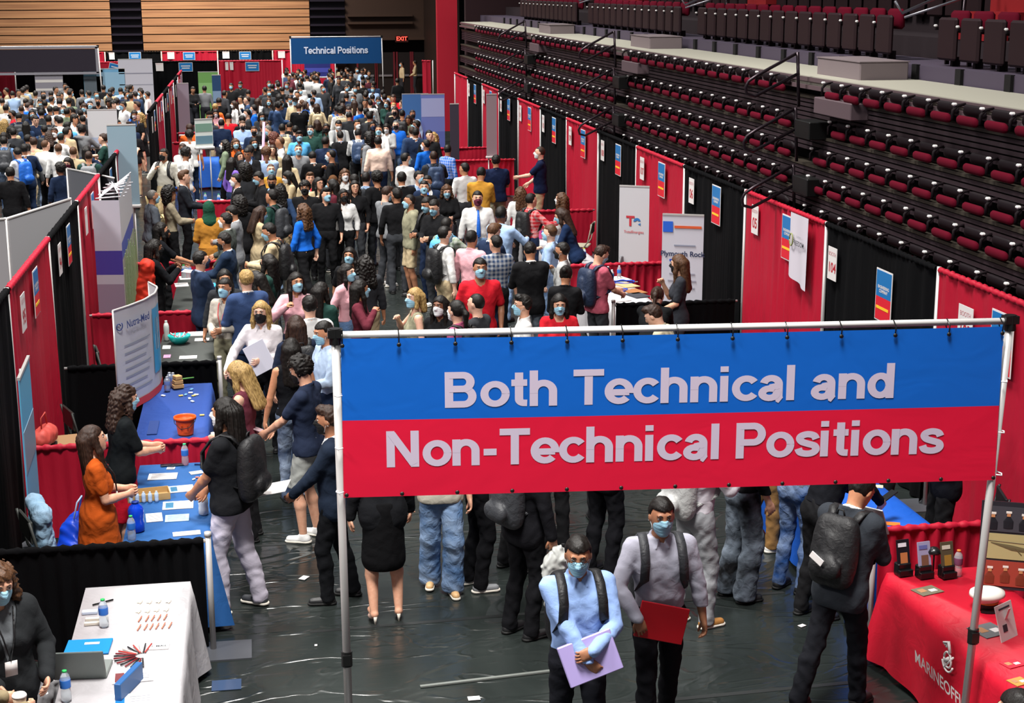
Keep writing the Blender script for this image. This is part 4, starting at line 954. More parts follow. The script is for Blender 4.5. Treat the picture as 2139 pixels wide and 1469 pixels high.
# kerb blocks under the upper seats, feet
RAILM = flat('rail_black', '#33282e', .28, metal=.6)
def rail_loop(y, z):
    """handrail loop that sticks out over the booths"""
    pts = [(XS - .08, y, z), (6.28, y, z - .26), (6.17, y, z - .33), (6.13, y, z - .41), (6.15, y, z - .49), (6.26, y, z - .52), (XS - .03, y, z - .24)]
    return tube(pts, .021, 8)
for k, y in enumerate(AIS[1:4]):
    for j, z in enumerate((4.31, 3.62, 2.90)):
        r = root('aisle_handrail', (0, 0, 0), label='black looped handrail, %s level down at the %s bleacher aisle' % (ord_[j], aname[k]), cat='handrail')
        part('rail_loop', [rail_loop(y, z)], RAILM, r, True); part('upright', [tube([(XS - .06, y, z + .02), (XS - .02, y, z - .66)], .022, 8)], RAILM, r, True)
    for j, z in enumerate((3.42, 2.72)):
        part('step_block', [box((XS + .02, y - .42, z - .02), (.28, .52, .22), bev=.01)], flat('step_black', '#0c0c0c', .5), label='black step block, %s one down at the %s bleacher aisle' % (ord_[j], aname[k]), cat='step')
    part('step_box', [box((7.55, y - .25, 4.12), (.62, 1.45, .25), bev=.015), box((7.55, y - .25, 4.245), (.64, 1.47, .012))], flat('box_grey', '#7a6e70', .6), label='grey metal step box on the concrete deck at the %s aisle' % aname[k], cat='step')
    part('low_step_box', [box((XS + .06, y - 1.25, 3.72), (.25, 1.2, .2), bev=.012)], flat('box_mauve', '#57484d', .6), label='mauve step box tucked below the deck edge, %s aisle' % aname[k], cat='step')
    r = root('stair_rail', (0, 0, 0), label='silver sloping stair rail above the deck at the %s aisle' % aname[k], cat='handrail')
    part('rail_loop', [tube([(8.1, y + .1, 4.95), (8.2, y + .1, 4.80), (9.3, y + .1, 5.25)], .02, 8), tube([(8.15, y - .1, 4.75), (9.3, y - .1, 5.1)], .016, 8)], flat('rail_steel', '#8f8f96', .3, metal=.7), r, True); part('upright', [tube([(8.95, y, 4.1), (9.0, y, 5.1)], .024, 8)], RAILM, r, True)
    part('stair_flight', [box((9.05 + .3 * q, y - .25, 4.56 + .17 * q), (.32, 1.1, .17)) for q in range(5)], flat('stair_red', '#8e1c20', .6), label='red stair flight climbing from the deck, %s aisle' % aname[k], cat='stairs')
# curb feet as one pattern of the curb
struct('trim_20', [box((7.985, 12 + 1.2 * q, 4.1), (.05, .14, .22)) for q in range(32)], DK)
# ---------------------------------------------------------------- tables, displays and things on them
def cloth_mat(name, hexc, rough=.75):
    m = M(name, srgb(hexc), rough, spec=.3); m.bump(m.noise(5, 3, m.coord(), dist=1.4), .35, .02); return m.m
CBLUE, CBLUE2, CWHITE, CGREY, CRED = cloth_mat('blue_cloth', '#21548f'), cloth_mat('royal_cloth', '#21428a'), cloth_mat('white_cloth', '#b2b0b3'), cloth_mat('grey_cloth', '#3a3d3b'), cloth_mat('red_cloth', '#b81029', .5)
CROY = cloth_mat('bright_blue_cloth', '#0f58c0')
def table(x0, x1, y0, y1, mat, label, drop=.70, flare=.10, z=.75, cat='tablecloth', tlabel=None, seed=0, corner=.10):
    cx, cy = (x0 + x1) / 2, (y0 + y1) / 2; hx, hy = (x1 - x0) / 2, (y1 - y0) / 2
    t = root('folding_table', (cx, cy, 0), label=tlabel or ('folding table under the ' + label), cat='table')
    part('table_top', [box((0, 0, z - .022), (2 * hx - .02, 2 * hy - .02, .03))], flat('table_grey', '#6c6c6e'), t)
    for sx in (-1, 1):
        for sy in (-1, 1): part('leg', [tube([(sx * (hx - .08), sy * (hy - .15), .0), (sx * (hx - .08), sy * (hy - .15), z - .036)], .014, 8)], ALU, t, True)
    # perimeter of the cloth
    per = []
    for (ax, ay, bx_, by) in ((-hx, -hy, hx, -hy), (hx, -hy, hx, hy), (hx, hy, -hx, hy), (-hx, hy, -hx, -hy)):
        n = max(8, int(math.hypot(bx_ - ax, by - ay) / .05)); L = math.hypot(bx_ - ax, by - ay)
        nx, ny = (by - ay) / L, -(bx_ - ax) / L
        for i in range(n):
            s = i / n; ed = min(s, 1 - s) * L; per.append((ax + (bx_ - ax) * s, ay + (by - ay) * s, nx, ny, ed, s * L))
    N = len(per); rows = 7; v = []; r = random.Random(seed); ph = r.random() * 6
    for k in range(rows + 1):
        f = k / rows
        for (x, y, nx, ny, ed, s) in per:
            c = max(0, 1 - ed / .22); out = .012 + flare * f * (.25 + .75 * c) + .022 * f * math.sin(s * 9 + ph + 3 * nx) ; dn = drop * f
            if c > .8: nx, ny = nx + (1 if x > 0 else -1) * .5 * abs(ny), ny + (1 if y > 0 else -1) * .5 * abs(nx)
            zz = z + .004 - dn - corner * f * c * 0 + (.0 if f < 1 else .03 * (1 - c) * (.5 + .5 * math.sin(s * 4 + ph)))
            v.append((x + nx * out * (1 if k else 0), y + ny * out * (1 if k else 0), max(zz, .012)))
    F = [[k * N + i, (k + 1) * N + i, (k + 1) * N + (i + 1) % N, k * N + (i + 1) % N] for k in range(rows) for i in range(N)]
    F.append(list(range(N)))
    return part('tablecloth', [(np.array(v), F, 0)], mat, None, True, label=label, cat=cat, loc=(cx, cy, 0))
T1 = table(-1.37, -.60, 8.75, 11.26, CWHITE, 'white tablecloth strewn with pens, beside the black divider', flare=.12, seed=1)
T2 = table(-1.17, -.47, 12.10, 14.33, CBLUE, 'blue tablecloth behind the near black divider', flare=.14, seed=2)
T3 = table(-1.28, -.57, 14.95, 17.40, CBLUE2, 'deep blue tablecloth with the orange bucket', flare=.08, seed=3)
T4 = table(-1.25, -.58, 17.95, 20.10, CGREY, 'dark grey tablecloth with the teal bowl', flare=.05, seed=4)
T5 = table(-1.22, -.62, 21.4, 24.2, CGREY, 'charcoal tablecloth beside the woman with the red lanyard', flare=.05, seed=5)
T6 = table(-1.15, .25, 31.95, 33.1, CWHITE, 'white cloth table behind the red drape, mid hall', flare=.05, seed=6)
T7 = table(4.66, 5.44, 8.35, 10.52, CRED, 'red tablecloth with white lettering, right of the aisle', flare=.16, seed=7)
T8 = table(4.70, 5.46, 11.15, 13.6, CROY, 'bright blue tablecloth behind the red divider', flare=.06, seed=8)
T9 = table(4.86, 5.55, 20.5, 22.9, CWHITE, 'white cloth table of lanyards at booth 105', flare=.05, seed=9)
T10 = table(4.75, 5.5, 24.3, 28.3, CWHITE, 'white cloth table below the leaning woman', flare=.05, seed=10)
T11 = table(-2.0, -.9, 41.2, 42.2, cloth_mat('print_cloth', '#2560c0'), 'table with a bright blue printed cloth, far left booths', seed=11)
# small things ------------------------------------------------------------
GLASS = M('clear_plastic', (.85, .92, .95), .08, trans=.75).m; GLASS.node_tree.nodes['Principled BSDF'].inputs['IOR'].default_value = 1.2
def bottle(x, y, z, label, cap='#2fae5a', band='#2f6cc0', h=.21, r=.033, body=None, name='water_bottle', rzc=0):
    o = root(name, (x, y, z), label=label, cat='bottle')
    part('body', [lathe([(r * .7, 0), (r, .012), (r, h * .3), (r * .92, h * .4), (r, h * .5), (r, h * .72), (r * .8, h * .84), (r * .42, h * .93), (r * .4, h * .955)], 16)], body or GLASS, o, True)
    part('cap', [lathe([(r * .46, h * .945), (r * .46, h * 1.0), (r * .3, h * 1.005)], 12)], flat('cap' + cap, cap, .4), o, True)
    if band: part('label_band', [lathe([(r * 1.02, h * .46), (r * 1.03, h * .47), (r * 1.03, h * .70), (r * 1.02, h * .71)], 16)], flat('band' + band, band, .5), o, True)
    return o
def sheetp(x, y, z, w, h, rz, label, mat=WHT, name='paper_sheet', cat='paper', t=.004, pr=None, tilt=0):
    o = root(name, (x, y, z + .001), rz, label=label, cat=cat); part('sheet', [box((0, 0, t / 2), (w, h, t))], mat, o)
    if pr:
        for (px, py, pw, ph_, pm) in pr: part('print', [box((px * w, py * h, t + .0008), (pw * w, ph_ * h, .0012))], pm, o)
    if tilt: o.rotation_euler = (tilt, 0, rz)
    return o
INK = flat('print_grey', '#8e9096', .6); INKD = flat('print_dark', '#3a3d44', .6)
LINES = [(-.02, .35 - .13 * i, .75, .035, INK) for i in range(6)]
TB = [(-1.37, -.60, 8.75, 11.26), (-1.17, -.47, 12.10, 14.33), (-1.28, -.57, 14.95, 17.40), (-1.25, -.58, 17.95, 20.10), (-1.22, -.62, 21.4, 24.2), (4.66, 5.44, 8.35, 10.52), (4.70, 5.46, 11.15, 13.6), (4.86, 5.55, 20.5, 22.9), (4.75, 5.5, 24.3, 28.3)]
def at(u, v, z=.756):
    q = up(u, v, z=z); b = min(((max(a - q[0], 0, q[0] - c) + max(d - q[1], 0, q[1] - e)), (a, c, d, e)) for a, c, d, e in TB)[1]
    return np.array([min(max(q[0], b[0] + .07), b[1] - .07), min(max(q[1], b[2] + .07), b[3] - .07), z])
# white table
for i, (u, v, lab) in enumerate(((218, 1310, 'upright water bottle with green cap on the white table'), (126, 1466, 'water bottle with bright green cap at the white table edge'))):
    p = at(u, v); bottle(p[0], p[1], .756, lab)
p = at(215, 1262); part('pen', [tube([(p[0] - .07, p[1] - .03, .765), (p[0] + .07, p[1] + .05, .765)], .006, 6)], flat('pen_black', '#141414', .4), None, True, label='black pen lying behind the water bottle', cat='pen')
n = 0
for (u, v, w, h) in ((292, 1258, 0, 0), (312, 1258, 0, 0), (331, 1257, 0, 0), (352, 1257, 0, 0), (289, 1278, 0, 0), (308, 1277, 0, 0), (327, 1275, 0, 0), (347, 1274, 0, 0)):
    p = at(u, v); o = part('key_tag', [box((p[0], p[1], .759), (.035, .05, .005), -.1, bev=.002), tube([(p[0], p[1] - .028, .76), (p[0] + .008, p[1] - .045, .76)], .003, 5)], flat('tag_beige', '#c9bba6', .5), None, label='%s beige key tag in the %s row on the white table' % (ord_[n % 4], ('far', 'near')[n // 4]), cat='tag', group='key tags in two rows'); n += 1
for row, (v0, us) in enumerate(((1295, (293, 308, 320, 333, 346)), (1313, (291, 305, 317, 329, 342, 356)))):
    for i, u in enumerate(us):
        p = at(u, v0 - i); part('lip_balm', [tube([(p[0] - .01, p[1] - .05, .765), (p[0] + .008, p[1] + .04, .765)], .0055, 6)], flat('tube_coral', '#cf7a62', .4), None, True, label='%s coral stick in the %s row on the white table' % (ord_[i], ('far', 'near')[row]), cat='pen', group='coral sticks in rows')
c0 = at(298, 1372)
for i in range(17):
    a = math.radians(75 + i * 12.5); d0, d1 = (.05, .19); col = ('#b23a34', '#d9cfc6', '#1f1f22')[(i * 2) % 3] if i < 7 else ('#1d1d20', '#7c2028')[i % 2]
    q = V(math.cos(a), math.sin(a), 0); part('pen', [tube([c0 + q * d0 + V(0, 0, .010), c0 + q * d1 + V(0, 0, .010)], .0055, 6)], flat('pen' + col, col, .4), None, True, label='%s pen clockwise in the fan of pens on the white table' % ord_[16 - i], cat='pen', group='fan of pens')
p = at(333, 1352); o = sheetp(p[0], p[1], .756, .13, .09, -.05, 'small white card reading mail on the white table', t=.006); lettering('I  MAIL', .035, INKD, o, Matrix.Translation((0, 0, .0075)), .02)
p = at(184, 1357); o = root('paper_folder', (p[0] + .0, p[1] + .02, .757), -.05, label='bright blue paper folder on the white table', cat='folder'); part('cover', [box((0, 0, .008), (.30, .24, .014), bev=.003)], flat('folder_blue', '#1180cc', .4), o); part('crest', [box((.02, .04, .017), (.10, .035, .002))], WHT, o)
p = at(166, 1400); o = root('laptop', (p[0] + .03, p[1] - .02, .757), -.08, label='open silver laptop on the near end of the white table', cat='laptop')
part('base', [box((0, 0, .012), (.34, .25, .02), bev=.006)], flat('laptop_silver', '#8f9693', .35, metal=.4), o); part('screen_lid', [box((0, 0, 0), (.34, .012, .24), bev=.005)], flat('lid_grey', '#7c837f', .35, metal=.3), o, mat4=Matrix.Translation((.0, -.16, .11)) @ Matrix.Rotation(.35, 4, 'X'))
o = part('presentation_box', [box((-.92, 9.42, .815), (.045, .34, .12), -.35, bev=.004)], flat('box_blue', '#28588f', .4), label='slim blue box tilted against the silver laptop', cat='box')
for i, (u, v, lab) in enumerate(((278, 1415, 'white leaflet with a dark red photo on the white table'), (280, 1462, 'white leaflet with blue stripes at the table front'))):
    p = at(u, v); sheetp(p[0], p[1], .756, .26, .17, .05, lab, pr=[(-.33, 0, .22, .8, flat('photo_maroon', '#6c3236') if i == 0 else BLUP), (.15, .2, .5, .05, INK), (.15, 0, .5, .05, INK), (.15, -.2, .5, .05, INK)])
for i, (u, v) in enumerate(((188, 1282), (195, 1297), (193, 1306))):
    p = at(u, v); part('card_box', [box((p[0], p[1], .768), (.11, .03 if i else .05, .022), bev=.003)], flat('card_cream' if i else 'card_bw', '#cfc8bb' if i else '#b9c4d6', .5), label='%s small cream box beside the bottle on the white table' % ord_[i], cat='box')
part('plastic_bag', [implicit([cap((-1.66, 10.3, .30), (-1.52, 10.6, .36), .13, .10, None, .05)], .02, (), .02, 1.2)], flat('bag_grey_plastic', '#6a6a6c', .2), None, True, label='crumpled grey plastic bag under the white table edge', cat='bag')
part('crate', [box((-1.6, 10.4, .10), (.4, .6, .2), bev=.02)], flat('crate_black', '#121214', .5), label='black crate below the crumpled plastic bag', cat='crate')
o = root('floor_mat_tile', (-.36, 11.0, .004), label='clear plastic sheet on the floor by the divider foot', cat='sheet'); part('sheet', [box((0, 0, .002), (.22, .18, .004))], flat('sheet_blueish', '#3a4a66', .1), o)
# scraps on the floor
for i, (u, v, s) in enumerate(((990, 1461, .09), (1675, 1309, .06), (635, 1209, .09), (660, 1350, .03))):
    p = up(u, v, z=0); part('paper_scrap', [box((p[0], p[1], .008), (s, s * .7, .003), .5 * i)], WHT, label='small white scrap on the dark floor, %s' % ('nearest the camera in the aisle', 'beside the man with the rucksack', 'near the black sneakers', 'tiny, left of the silver pole')[i], cat='scrap')
part('floor_strip', [box((1.75, 10.78, .011), (1.35, .03, .012), .10)], flat('strip_grey', '#6f736f', .25), label='silver trim strip lying on the floor of the aisle', cat='strip')
# blue table
p = at(388, 966); bottle(p[0], p[1], .756, 'water bottle on the blue table before the red divider', cap='#3ec47a')
p = at(427, 1075); o = bottle(p[0], p[1], .756, 'white sports bottle with a blue dome lid on the blue table', cap='#2a62c0', band=None, h=.20, r=.042, body=flat('bottle_white', '#cfd2d6', .3), name='sports_bottle')
p = at(286, 1110); bottle(p[0], p[1], .756, 'big translucent blue bottle at the corner of the blue table', cap='#12307e', band=None, h=.26, r=.065, body=flat('bottle_blue', '#0d3fc4', .15), name='sports_bottle')
p = at(249, 1130); bottle(p[0], p[1], .756, 'small bottle with green cap beside the woman in orange', cap='#2fae5a')
for i, (u, v, w) in enumerate(((348, 966, .10), (371, 969, .12))): p = at(u, v); part('phone', [box((p[0], p[1], .764), (w, .06, .012), .1, bev=.004)], flat('phone_dark', '#1b222c', .2), label='%s dark phone at the far edge of the blue table' % ord_[i], cat='phone')
p = at(422, 972); part('pen', [tube([(p[0] - .07, p[1] + .01, .764), (p[0] + .07, p[1] - .01, .764)], .007, 6)], flat('pen_navy', '#152a5a', .4), None, True, label='navy pen at the far edge of the blue table', cat='pen')
for i, (u, v, w, h, rz, lab) in enumerate(((340, 996, .42, .17, -.03, 'large white sheet at the far end of the blue table'), (410, 988, .19, .08, .3, 'printed card near the man in the black polo'), (378, 1022, .36, .17, .12, 'white flyer with a photo in the middle of the blue table'), (372, 1056, .42, .19, .02, 'cream flyer with a blue picture on the blue table'), (322, 1082, .22, .20, .1, 'white sheet beside the big blue bottle'), (370, 1083, .32, .16, .02, 'pale blue printed sheet on the blue table'), (390, 1115, .36, .09, .1, 'folded candy leaflet by the near edge of the blue table'), (357, 979, .12, .06, -.1, 'small white note beside the phones'))):
    p = at(u, v); sheetp(p[0], p[1], .756, w * .62, h * 1.1, rz, lab, mat=flat('paper_blue', '#9fc0df') if i == 5 else WHT, pr=[(-.28, 0, .26, .7, flat('photo_teal', '#3f7ba0'))] + LINES[1:5] if i in (2, 3) else LINES)
for i, (u, v) in enumerate(((412, 999), (422, 996), (430, 1001), (418, 1005), (405, 1003))): p = at(u, v); part('wrapped_candy', [box((p[0], p[1], .764), (.035, .02, .012), i, bev=.004)], flat('candy%d' % (i % 3), ('#d46a5a', '#d8d5cf', '#8fa8d0')[i % 3], .3), label='%s wrapped candy among cards on the blue table' % ord_[i], cat='candy', group='wrapped candies')
p = at(310, 1040); o = root('carton_tray', (p[0], p[1], .757), .15, label='shallow open carton of small bottles on the blue table', cat='box')
part('tray', [box((0, 0, .004), (.36, .20, .008)), box((0, .10, .03), (.36, .006, .06)), box((0, -.10, .03), (.36, .006, .06)), box((.18, 0, .03), (.006, .2, .06)), box((-.18, 0, .03), (.006, .2, .06))], flat('carton', '#b08f5d', .7), o)
for i in range(5):
    bottle(p[0] - .14 + .055 * i, p[1] - .13 - .01 * (i % 2), .756, '%s little gel bottle before the carton on the blue table' % ord_[i], cap='#dfe3e8', band=None, h=.10, r=.018, body=flat('gel', '#b8cbe0', .15), name='gel_bottle')
# deep blue table
def bucket(x, y, z):
    o = root('bucket', (x, y, z), label='orange plastic bucket on the deep blue table', cat='bucket'); m_ = flat('bucket_orange', '#e2551c', .4)
    part('pail', [(lambda q: (q[0], q[1][:-1], 0))(lathe([(.001, .002), (.075, 0), (.095, .16), (.112, .165), (.112, .19), (.104, .192), (.098, .18), (.078, .012)], 22))], m_, o, True)
    part('handle', [tube([(-.11, 0, .17), (-.10, -.07, .14), (-.04, -.125, .09), (.04, -.12, .10), (.10, -.06, .15), (.11, 0, .17)], .004, 6)], flat('handle_black', '#17171a', .4), o, True)
    part('face_cutouts', [box((-.03, -.088, .10), (.012, .02, .03)), box((.03, -.088, .10), (.012, .02, .03))], flat('bucket_shadow', '#8c2f0c', .6), o); return o
p = at(388, 908); bucket(p[0], p[1], .757)
for i, (u, v) in enumerate(((350, 818), (357, 800), (365, 796))): p = at(u, v); bottle(p[0], min(p[1], 17.3 - .02 * i), .756, '%s silver can at the far end of the deep blue table' % ord_[i], cap='#a9adb5', band='#6f86b8', h=.17, r=.034, body=flat('can_silver', '#aeb6c4', .25, metal=.6), name='spray_can')
p = at(372, 812); o = root('wooden_blocks', (p[0], p[1], .757), .3, label='tan wooden block puzzle with coloured dowels', cat='toy'); part('block', [box((0, 0, .03 + .05 * i), (.12 - .02 * i, .09, .045), .1 * i, bev=.006) for i in range(3)], flat('block_tan', '#c59a63', .5), o); part('dowel', [tube([(.06, .02, .10), (.20, .06, .09)], .008, 6)], flat('dowel_green', '#5f9a4a', .5), o, True)
for i, (u, v) in enumerate(((398, 822), (405, 828), (388, 826), (402, 840), (410, 826), (378, 828), (400, 815), (396, 834), (341, 828), (440, 868))):
    p = at(u, v); part('giveaway_trinket', [box((p[0], p[1], .764), (.05, .03, .014), i * .7, bev=.004)], flat('trk%d' % (i % 4), ('#d9dde2', '#c8b56a', '#6fa3c8', '#b9c7d6')[i % 4], .4), label='%s small trinket scattered on the deep blue table' % ord_[i], cat='trinket', group='trinkets on the deep blue table')
part('fabric_pouch', [box((-1.22 + .1, 15.6, .762), (.10, .5, .008), .0)], flat('strap_navy', '#1b3570', .6), label='flat navy strap along the deep blue table edge', cat='strap')
# grey tables
p = at(375, 718); o = root('bowl', (p[0], p[1], .757), label='teal bowl full of pens on the dark grey table', cat='bowl'); part('bowl_shell', [(lambda q: (q[0], q[1][:-1], 0))(lathe([(.001, .002), (.07, 0), (.12, .05), (.145, .11), (.140, .112), (.112, .052), (.06, .012)], 22))], flat('teal', '#1a9a96', .35), o, True)
r_ = random.Random(5); 
for i in range(9): part('pen', [tube([(p[0] + r_.uniform(-.07, .07), p[1] + r_.uniform(-.07, .07), .80), (p[0] + r_.uniform(-.11, .11), p[1] + r_.uniform(-.10, .10), .885)], .006, 5)], flat('pl%d' % (i % 3), ('#d8d0d4', '#c23a4a', '#b9b3c8')[i % 3], .4), None, True, label='%s pen piled in the teal bowl' % ord_[i], cat='pen', group='pens in the teal bowl')
p = at(346, 712); bottle(p[0], p[1], .756, 'tall white thermos bottle beside the teal bowl', cap='#cfe6dc', band=None, h=.26, r=.035, body=flat('thermos', '#cdd0cd', .3), name='thermos')
for i, (u, v, w, h, lab, mt) in enumerate(((410, 695, .34, .16, 'white leaflets at the far end of the dark grey table', WHT), (422, 710, .26, .10, 'white card with a blue badge on the dark grey table', WHT), (348, 726, .14, .12, 'stack of white cards left of the bowl', WHT), (349, 745, .12, .10, 'pink card on the dark grey table', flat('paper_pink', '#d98ab0')), (393, 747, .30, .10, 'printed leaflet at the near end of the dark grey table', WHT), (338, 705, .10, .10, 'small white note left of the thermos', WHT))):
    p = at(u, v); sheetp(p[0], max(p[1], 18.05), .756, w * .7, h * 1.6, .0, lab, mat=mt, pr=LINES[1:4])
for i, (u, v) in enumerate(((392, 545), (401, 556), (399, 516), (405, 512), (388, 560))): p = at(u, v); bottle(p[0], p[1], .756, '%s water bottle along the charcoal table' % ord_[i])
for i, (u, v, lab, mt) in enumerate(((437, 596, 'bright blue folder on the charcoal table', flat('folder_cyan', '#2b9ad8')), (362, 596, 'white paper at the left of the charcoal table', WHT), (390, 575, 'white leaflets before the bottles on the charcoal table', WHT), (430, 575, 'dark flyer on the charcoal table', INKD))): p = at(u, v); sheetp(p[0], p[1], .756, .20, .30, .1, lab, mat=mt, pr=LINES[:3] if i else None)
# white table mid hall
for i, (u, v) in enumerate(((465, 370), (440, 372))): p = up(u, v, z=.76); bottle(p[0], 32.4 + .2 * i, .756, '%s water bottle on the white table, mid hall' % ord_[i], h=.24)
for i, (u, c) in enumerate(((425, '#d8a08a'), (434, '#8aa87a'), (448, '#c8c2c8'), (455, '#c4545a'), (418, '#e8e4dc'), (470, '#d8d8d4'))): p = up(u, 360, z=.76); part('snack_pack', [box((max(p[0], -1.05), 32.5 + .12 * (i % 3), .80), (.12, .09, .08), i * .4, bev=.01)], flat('snack%d' % i, c, .5), label='%s snack pack on the white table, mid hall' % ord_[i], cat='snack')
# right-hand tables
for i, (u, v) in enumerate(((1270, 585), (1289, 576), (1278, 592))): p = at(u, v); bottle(p[0], p[1], .756, '%s clear bottle on the lanyard table' % ord_[i], cap='#e0e4ea')
def lanyard_coil(x, y, lab):
    o = root('lanyard_coil', (x, y, .757), label=lab, cat='lanyard'); part('strap', [tube([(.16 * math.cos(a) * (1 + .1 * math.sin(3 * a)), .13 * math.sin(a), .012 + .006 * math.sin(5 * a)) for a in np.linspace(0, 12, 40)], .011, 6)], flat('lanyard_blue', '#1c3fae', .6), o, True); part('clip', [box((.19, 0, .01), (.05, .02, .01))], ALU, o); return o
p = at(1305, 591); lanyard_coil(p[0], p[1], 'coil of blue lanyards at the far end of the table'); p = at(1288, 608); lanyard_coil(p[0], p[1], 'coil of blue lanyards nearer the man in rose')
for i, (u, v, lab, mt) in enumerate(((1310, 597, 'tan card stack on the lanyard table', flat('tan_card', '#c8a878')), (1325, 610, 'orange brown leaflets on the lanyard table', flat('brown_card', '#a06a40')), (1332, 618, 'dark leaflet with photos on the lanyard table', INKD), (1290, 626, 'white sheet at the near end of the lanyard table', WHT), (1300, 583, 'long white box lid on the lanyard table', WHT))): p = at(u, v); sheetp(p[0], p[1], .756, .25, .35, .3, lab, mat=mt, t=.012)
for i, (u, v, c) in enumerate(((1128, 470, '#3fae6a'), (1123, 480, '#dfe6ee'), (1220, 545, '#c8d838'), (1135, 500, '#dfe6ee'))): p = at(u, v); bottle(p[0], p[1], .756, '%s bottle on the table below the leaning woman' % ord_[i], cap=c, band='#2448a8')
part('gift_bag', [box((5.05, 26.9, .86), (.16, .10, .20), .2, bev=.01)], flat('gift_pink', '#c84a86', .5), label='small pink gift bag beyond the leaning woman', cat='bag')
# red table
o = lettering('MARINEOFFICER', .135, WHT, T7, frame_on((-.39 - .075, -.15, .40), (0, -1, 0), (-.10, 0, 1)), .012); 
em = []
for a0, a1, rr in ((0, 360, .055), (200, 340, .085)): em.append(tube([(0, rr * math.cos(math.radians(a)), rr * math.sin(math.radians(a))) for a in np.linspace(a0, a1, 18)], .008, 5))
em += [tube([(0, -.03, .06), (0, .0, .13), (0, .07, .10), (0, .02, .09)], .012, 5), tube([(0, .05, -.08), (0, -.08, .05)], .008, 5), tube([(0, -.02, .02), (0, .03, -.02)], .016, 5)]
link('emblem', mk('emblem', em), WHT, T7, mat4=Matrix.Translation((-.39 - .055, -.13, .585)))
def holder(x, y, rz, lab, cols, head):
    o = root('brochure_holder', (x, y, .757), rz, label=lab, cat='holder'); tl = Matrix.Rotation(-.22, 4, 'X')
    part('easel', [box((0, .035, .05), (.115, .07, .10), bev=.008), box((0, -.012, .03), (.118, .03, .05), bev=.004)], flat('holder_black', '#101012', .25), o)
    part('cover', [box((0, 0, .15), (.105, .014, .26))], flat('cov' + cols[0], cols[0], .35), o, mat4=tl); part('picture', [box((0, -.009, .13), (.06, .003, .10))], flat('pic' + cols[1], cols[1], .5), o, mat4=tl); part('footer', [box((0, -.010, .055), (.095, .003, .04))], WHT, o, mat4=tl); part('heading', [box((-.01, -.009, .24), (.07, .003, .03))], flat('hd' + head, head, .5), o, mat4=tl)
for i, (u, v, lab, cols, hd_) in enumerate(((1893, 1207, 'black brochure holder with a saluting portrait cover', ('#15131a', '#a8673c'), '#d0ccd4'), (1937, 1212, 'lilac brochure holder, middle of three on the red table', ('#8d8aa6', '#6a4a3a'), '#5a5f96'), (1985, 1212, 'olive brochure holder, right of the lilac one', ('#4c4434', '#8a6a2c'), '#b8b4a6'))):
    p = at(u, v); holder(p[0], p[1] + .03, .15, lab, cols, hd_)
for i, (u, v, w, h, lab, c) in enumerate(((1937, 1235, .20, .14, 'photo leaflet lying before the brochure holders', '#6f6a58'), (2065, 1318, .22, .20, 'grey photo leaflet beside the white sign card', '#6b6f72'), (2115, 1388, .14, .10, 'red and white striped sticker on the red table', '#c23040'), (2128, 1425, .12, .10, 'tan badge sticker near the table front', '#b88a4a'))):
    p = at(u, v); sheetp(p[0], p[1], .756, w, h, .3, lab, mat=flat('leaf' + c, c, .4), pr=[(-.2, .1, .3, .4, flat('leafp', '#a87a58')), (.2, -.1, .3, .3, WHT)])
p = at(2060, 1270); o = root('peaked_cap', (p[0], p[1], .757), .3, label='white topped dress cap on the red table', cat='cap'); o.scale = (.84, .84, 1); part('crown', [(lambda q: (q[0] * V(1.15, 1, 1), q[1], 0))(lathe([(.085, .05), (.10, .07), (.14, .10), (.135, .125), (.09, .14), (.02, .145)], 24))], flat('cap_white', '#d6d0c8', .5), o, True); part('band', [lathe([(.095, .0), (.096, .055), (.088, .06)], 24)], flat('cap_black', '#141216', .5), o, True); part('cord', [lathe([(.099, .048), (.101, .055), (.099, .062)], 24)], flat('cap_gold', '#b4803a', .4), o, True); part('visor', [gridsurf(lambda a, b: ((.09 + .05 * b) * np.cos(math.pi * (1.15 + .7 * a)), (.09 + .05 * b) * np.sin(math.pi * (1.15 + .7 * a)), .022 - .02 * b), 12, 3)], flat('visor_black', '#0d0d0f', .15), o, True)
p = at(2100, 1335); o = root('sign_card', (p[0] + .03, p[1] + .0, .757), .55, label='slanted white sign card on the red table', cat='sign'); part('card', [box((0, 0, .12), (.20, .006, .25))], WHT, o, mat4=Matrix.Rotation(-.3, 4, 'X')); part('mark', [box((-.03, -.005, .08), (.05, .002, .05)), box((.0, -.005, .215), (.13, .002, .012))], INKD, o, mat4=Matrix.Rotation(-.3, 4, 'X')); part('strut', [box((0, .07, .10), (.03, .004, .21))], WHT, o, mat4=Matrix.Rotation(.25, 4, 'X'))
p = at(2100, 1235); o = root('photo_board', (5.42, 10.0, .757), -.42, label='tall dark photo board of three uniform pictures on the red table', cat='display'); tl = Matrix.Rotation(-.12, 4, 'X')
part('board', [box((0, 0, .34), (.50, .014, .66))], flat('board_dark', '#26242a', .35), o, mat4=tl)
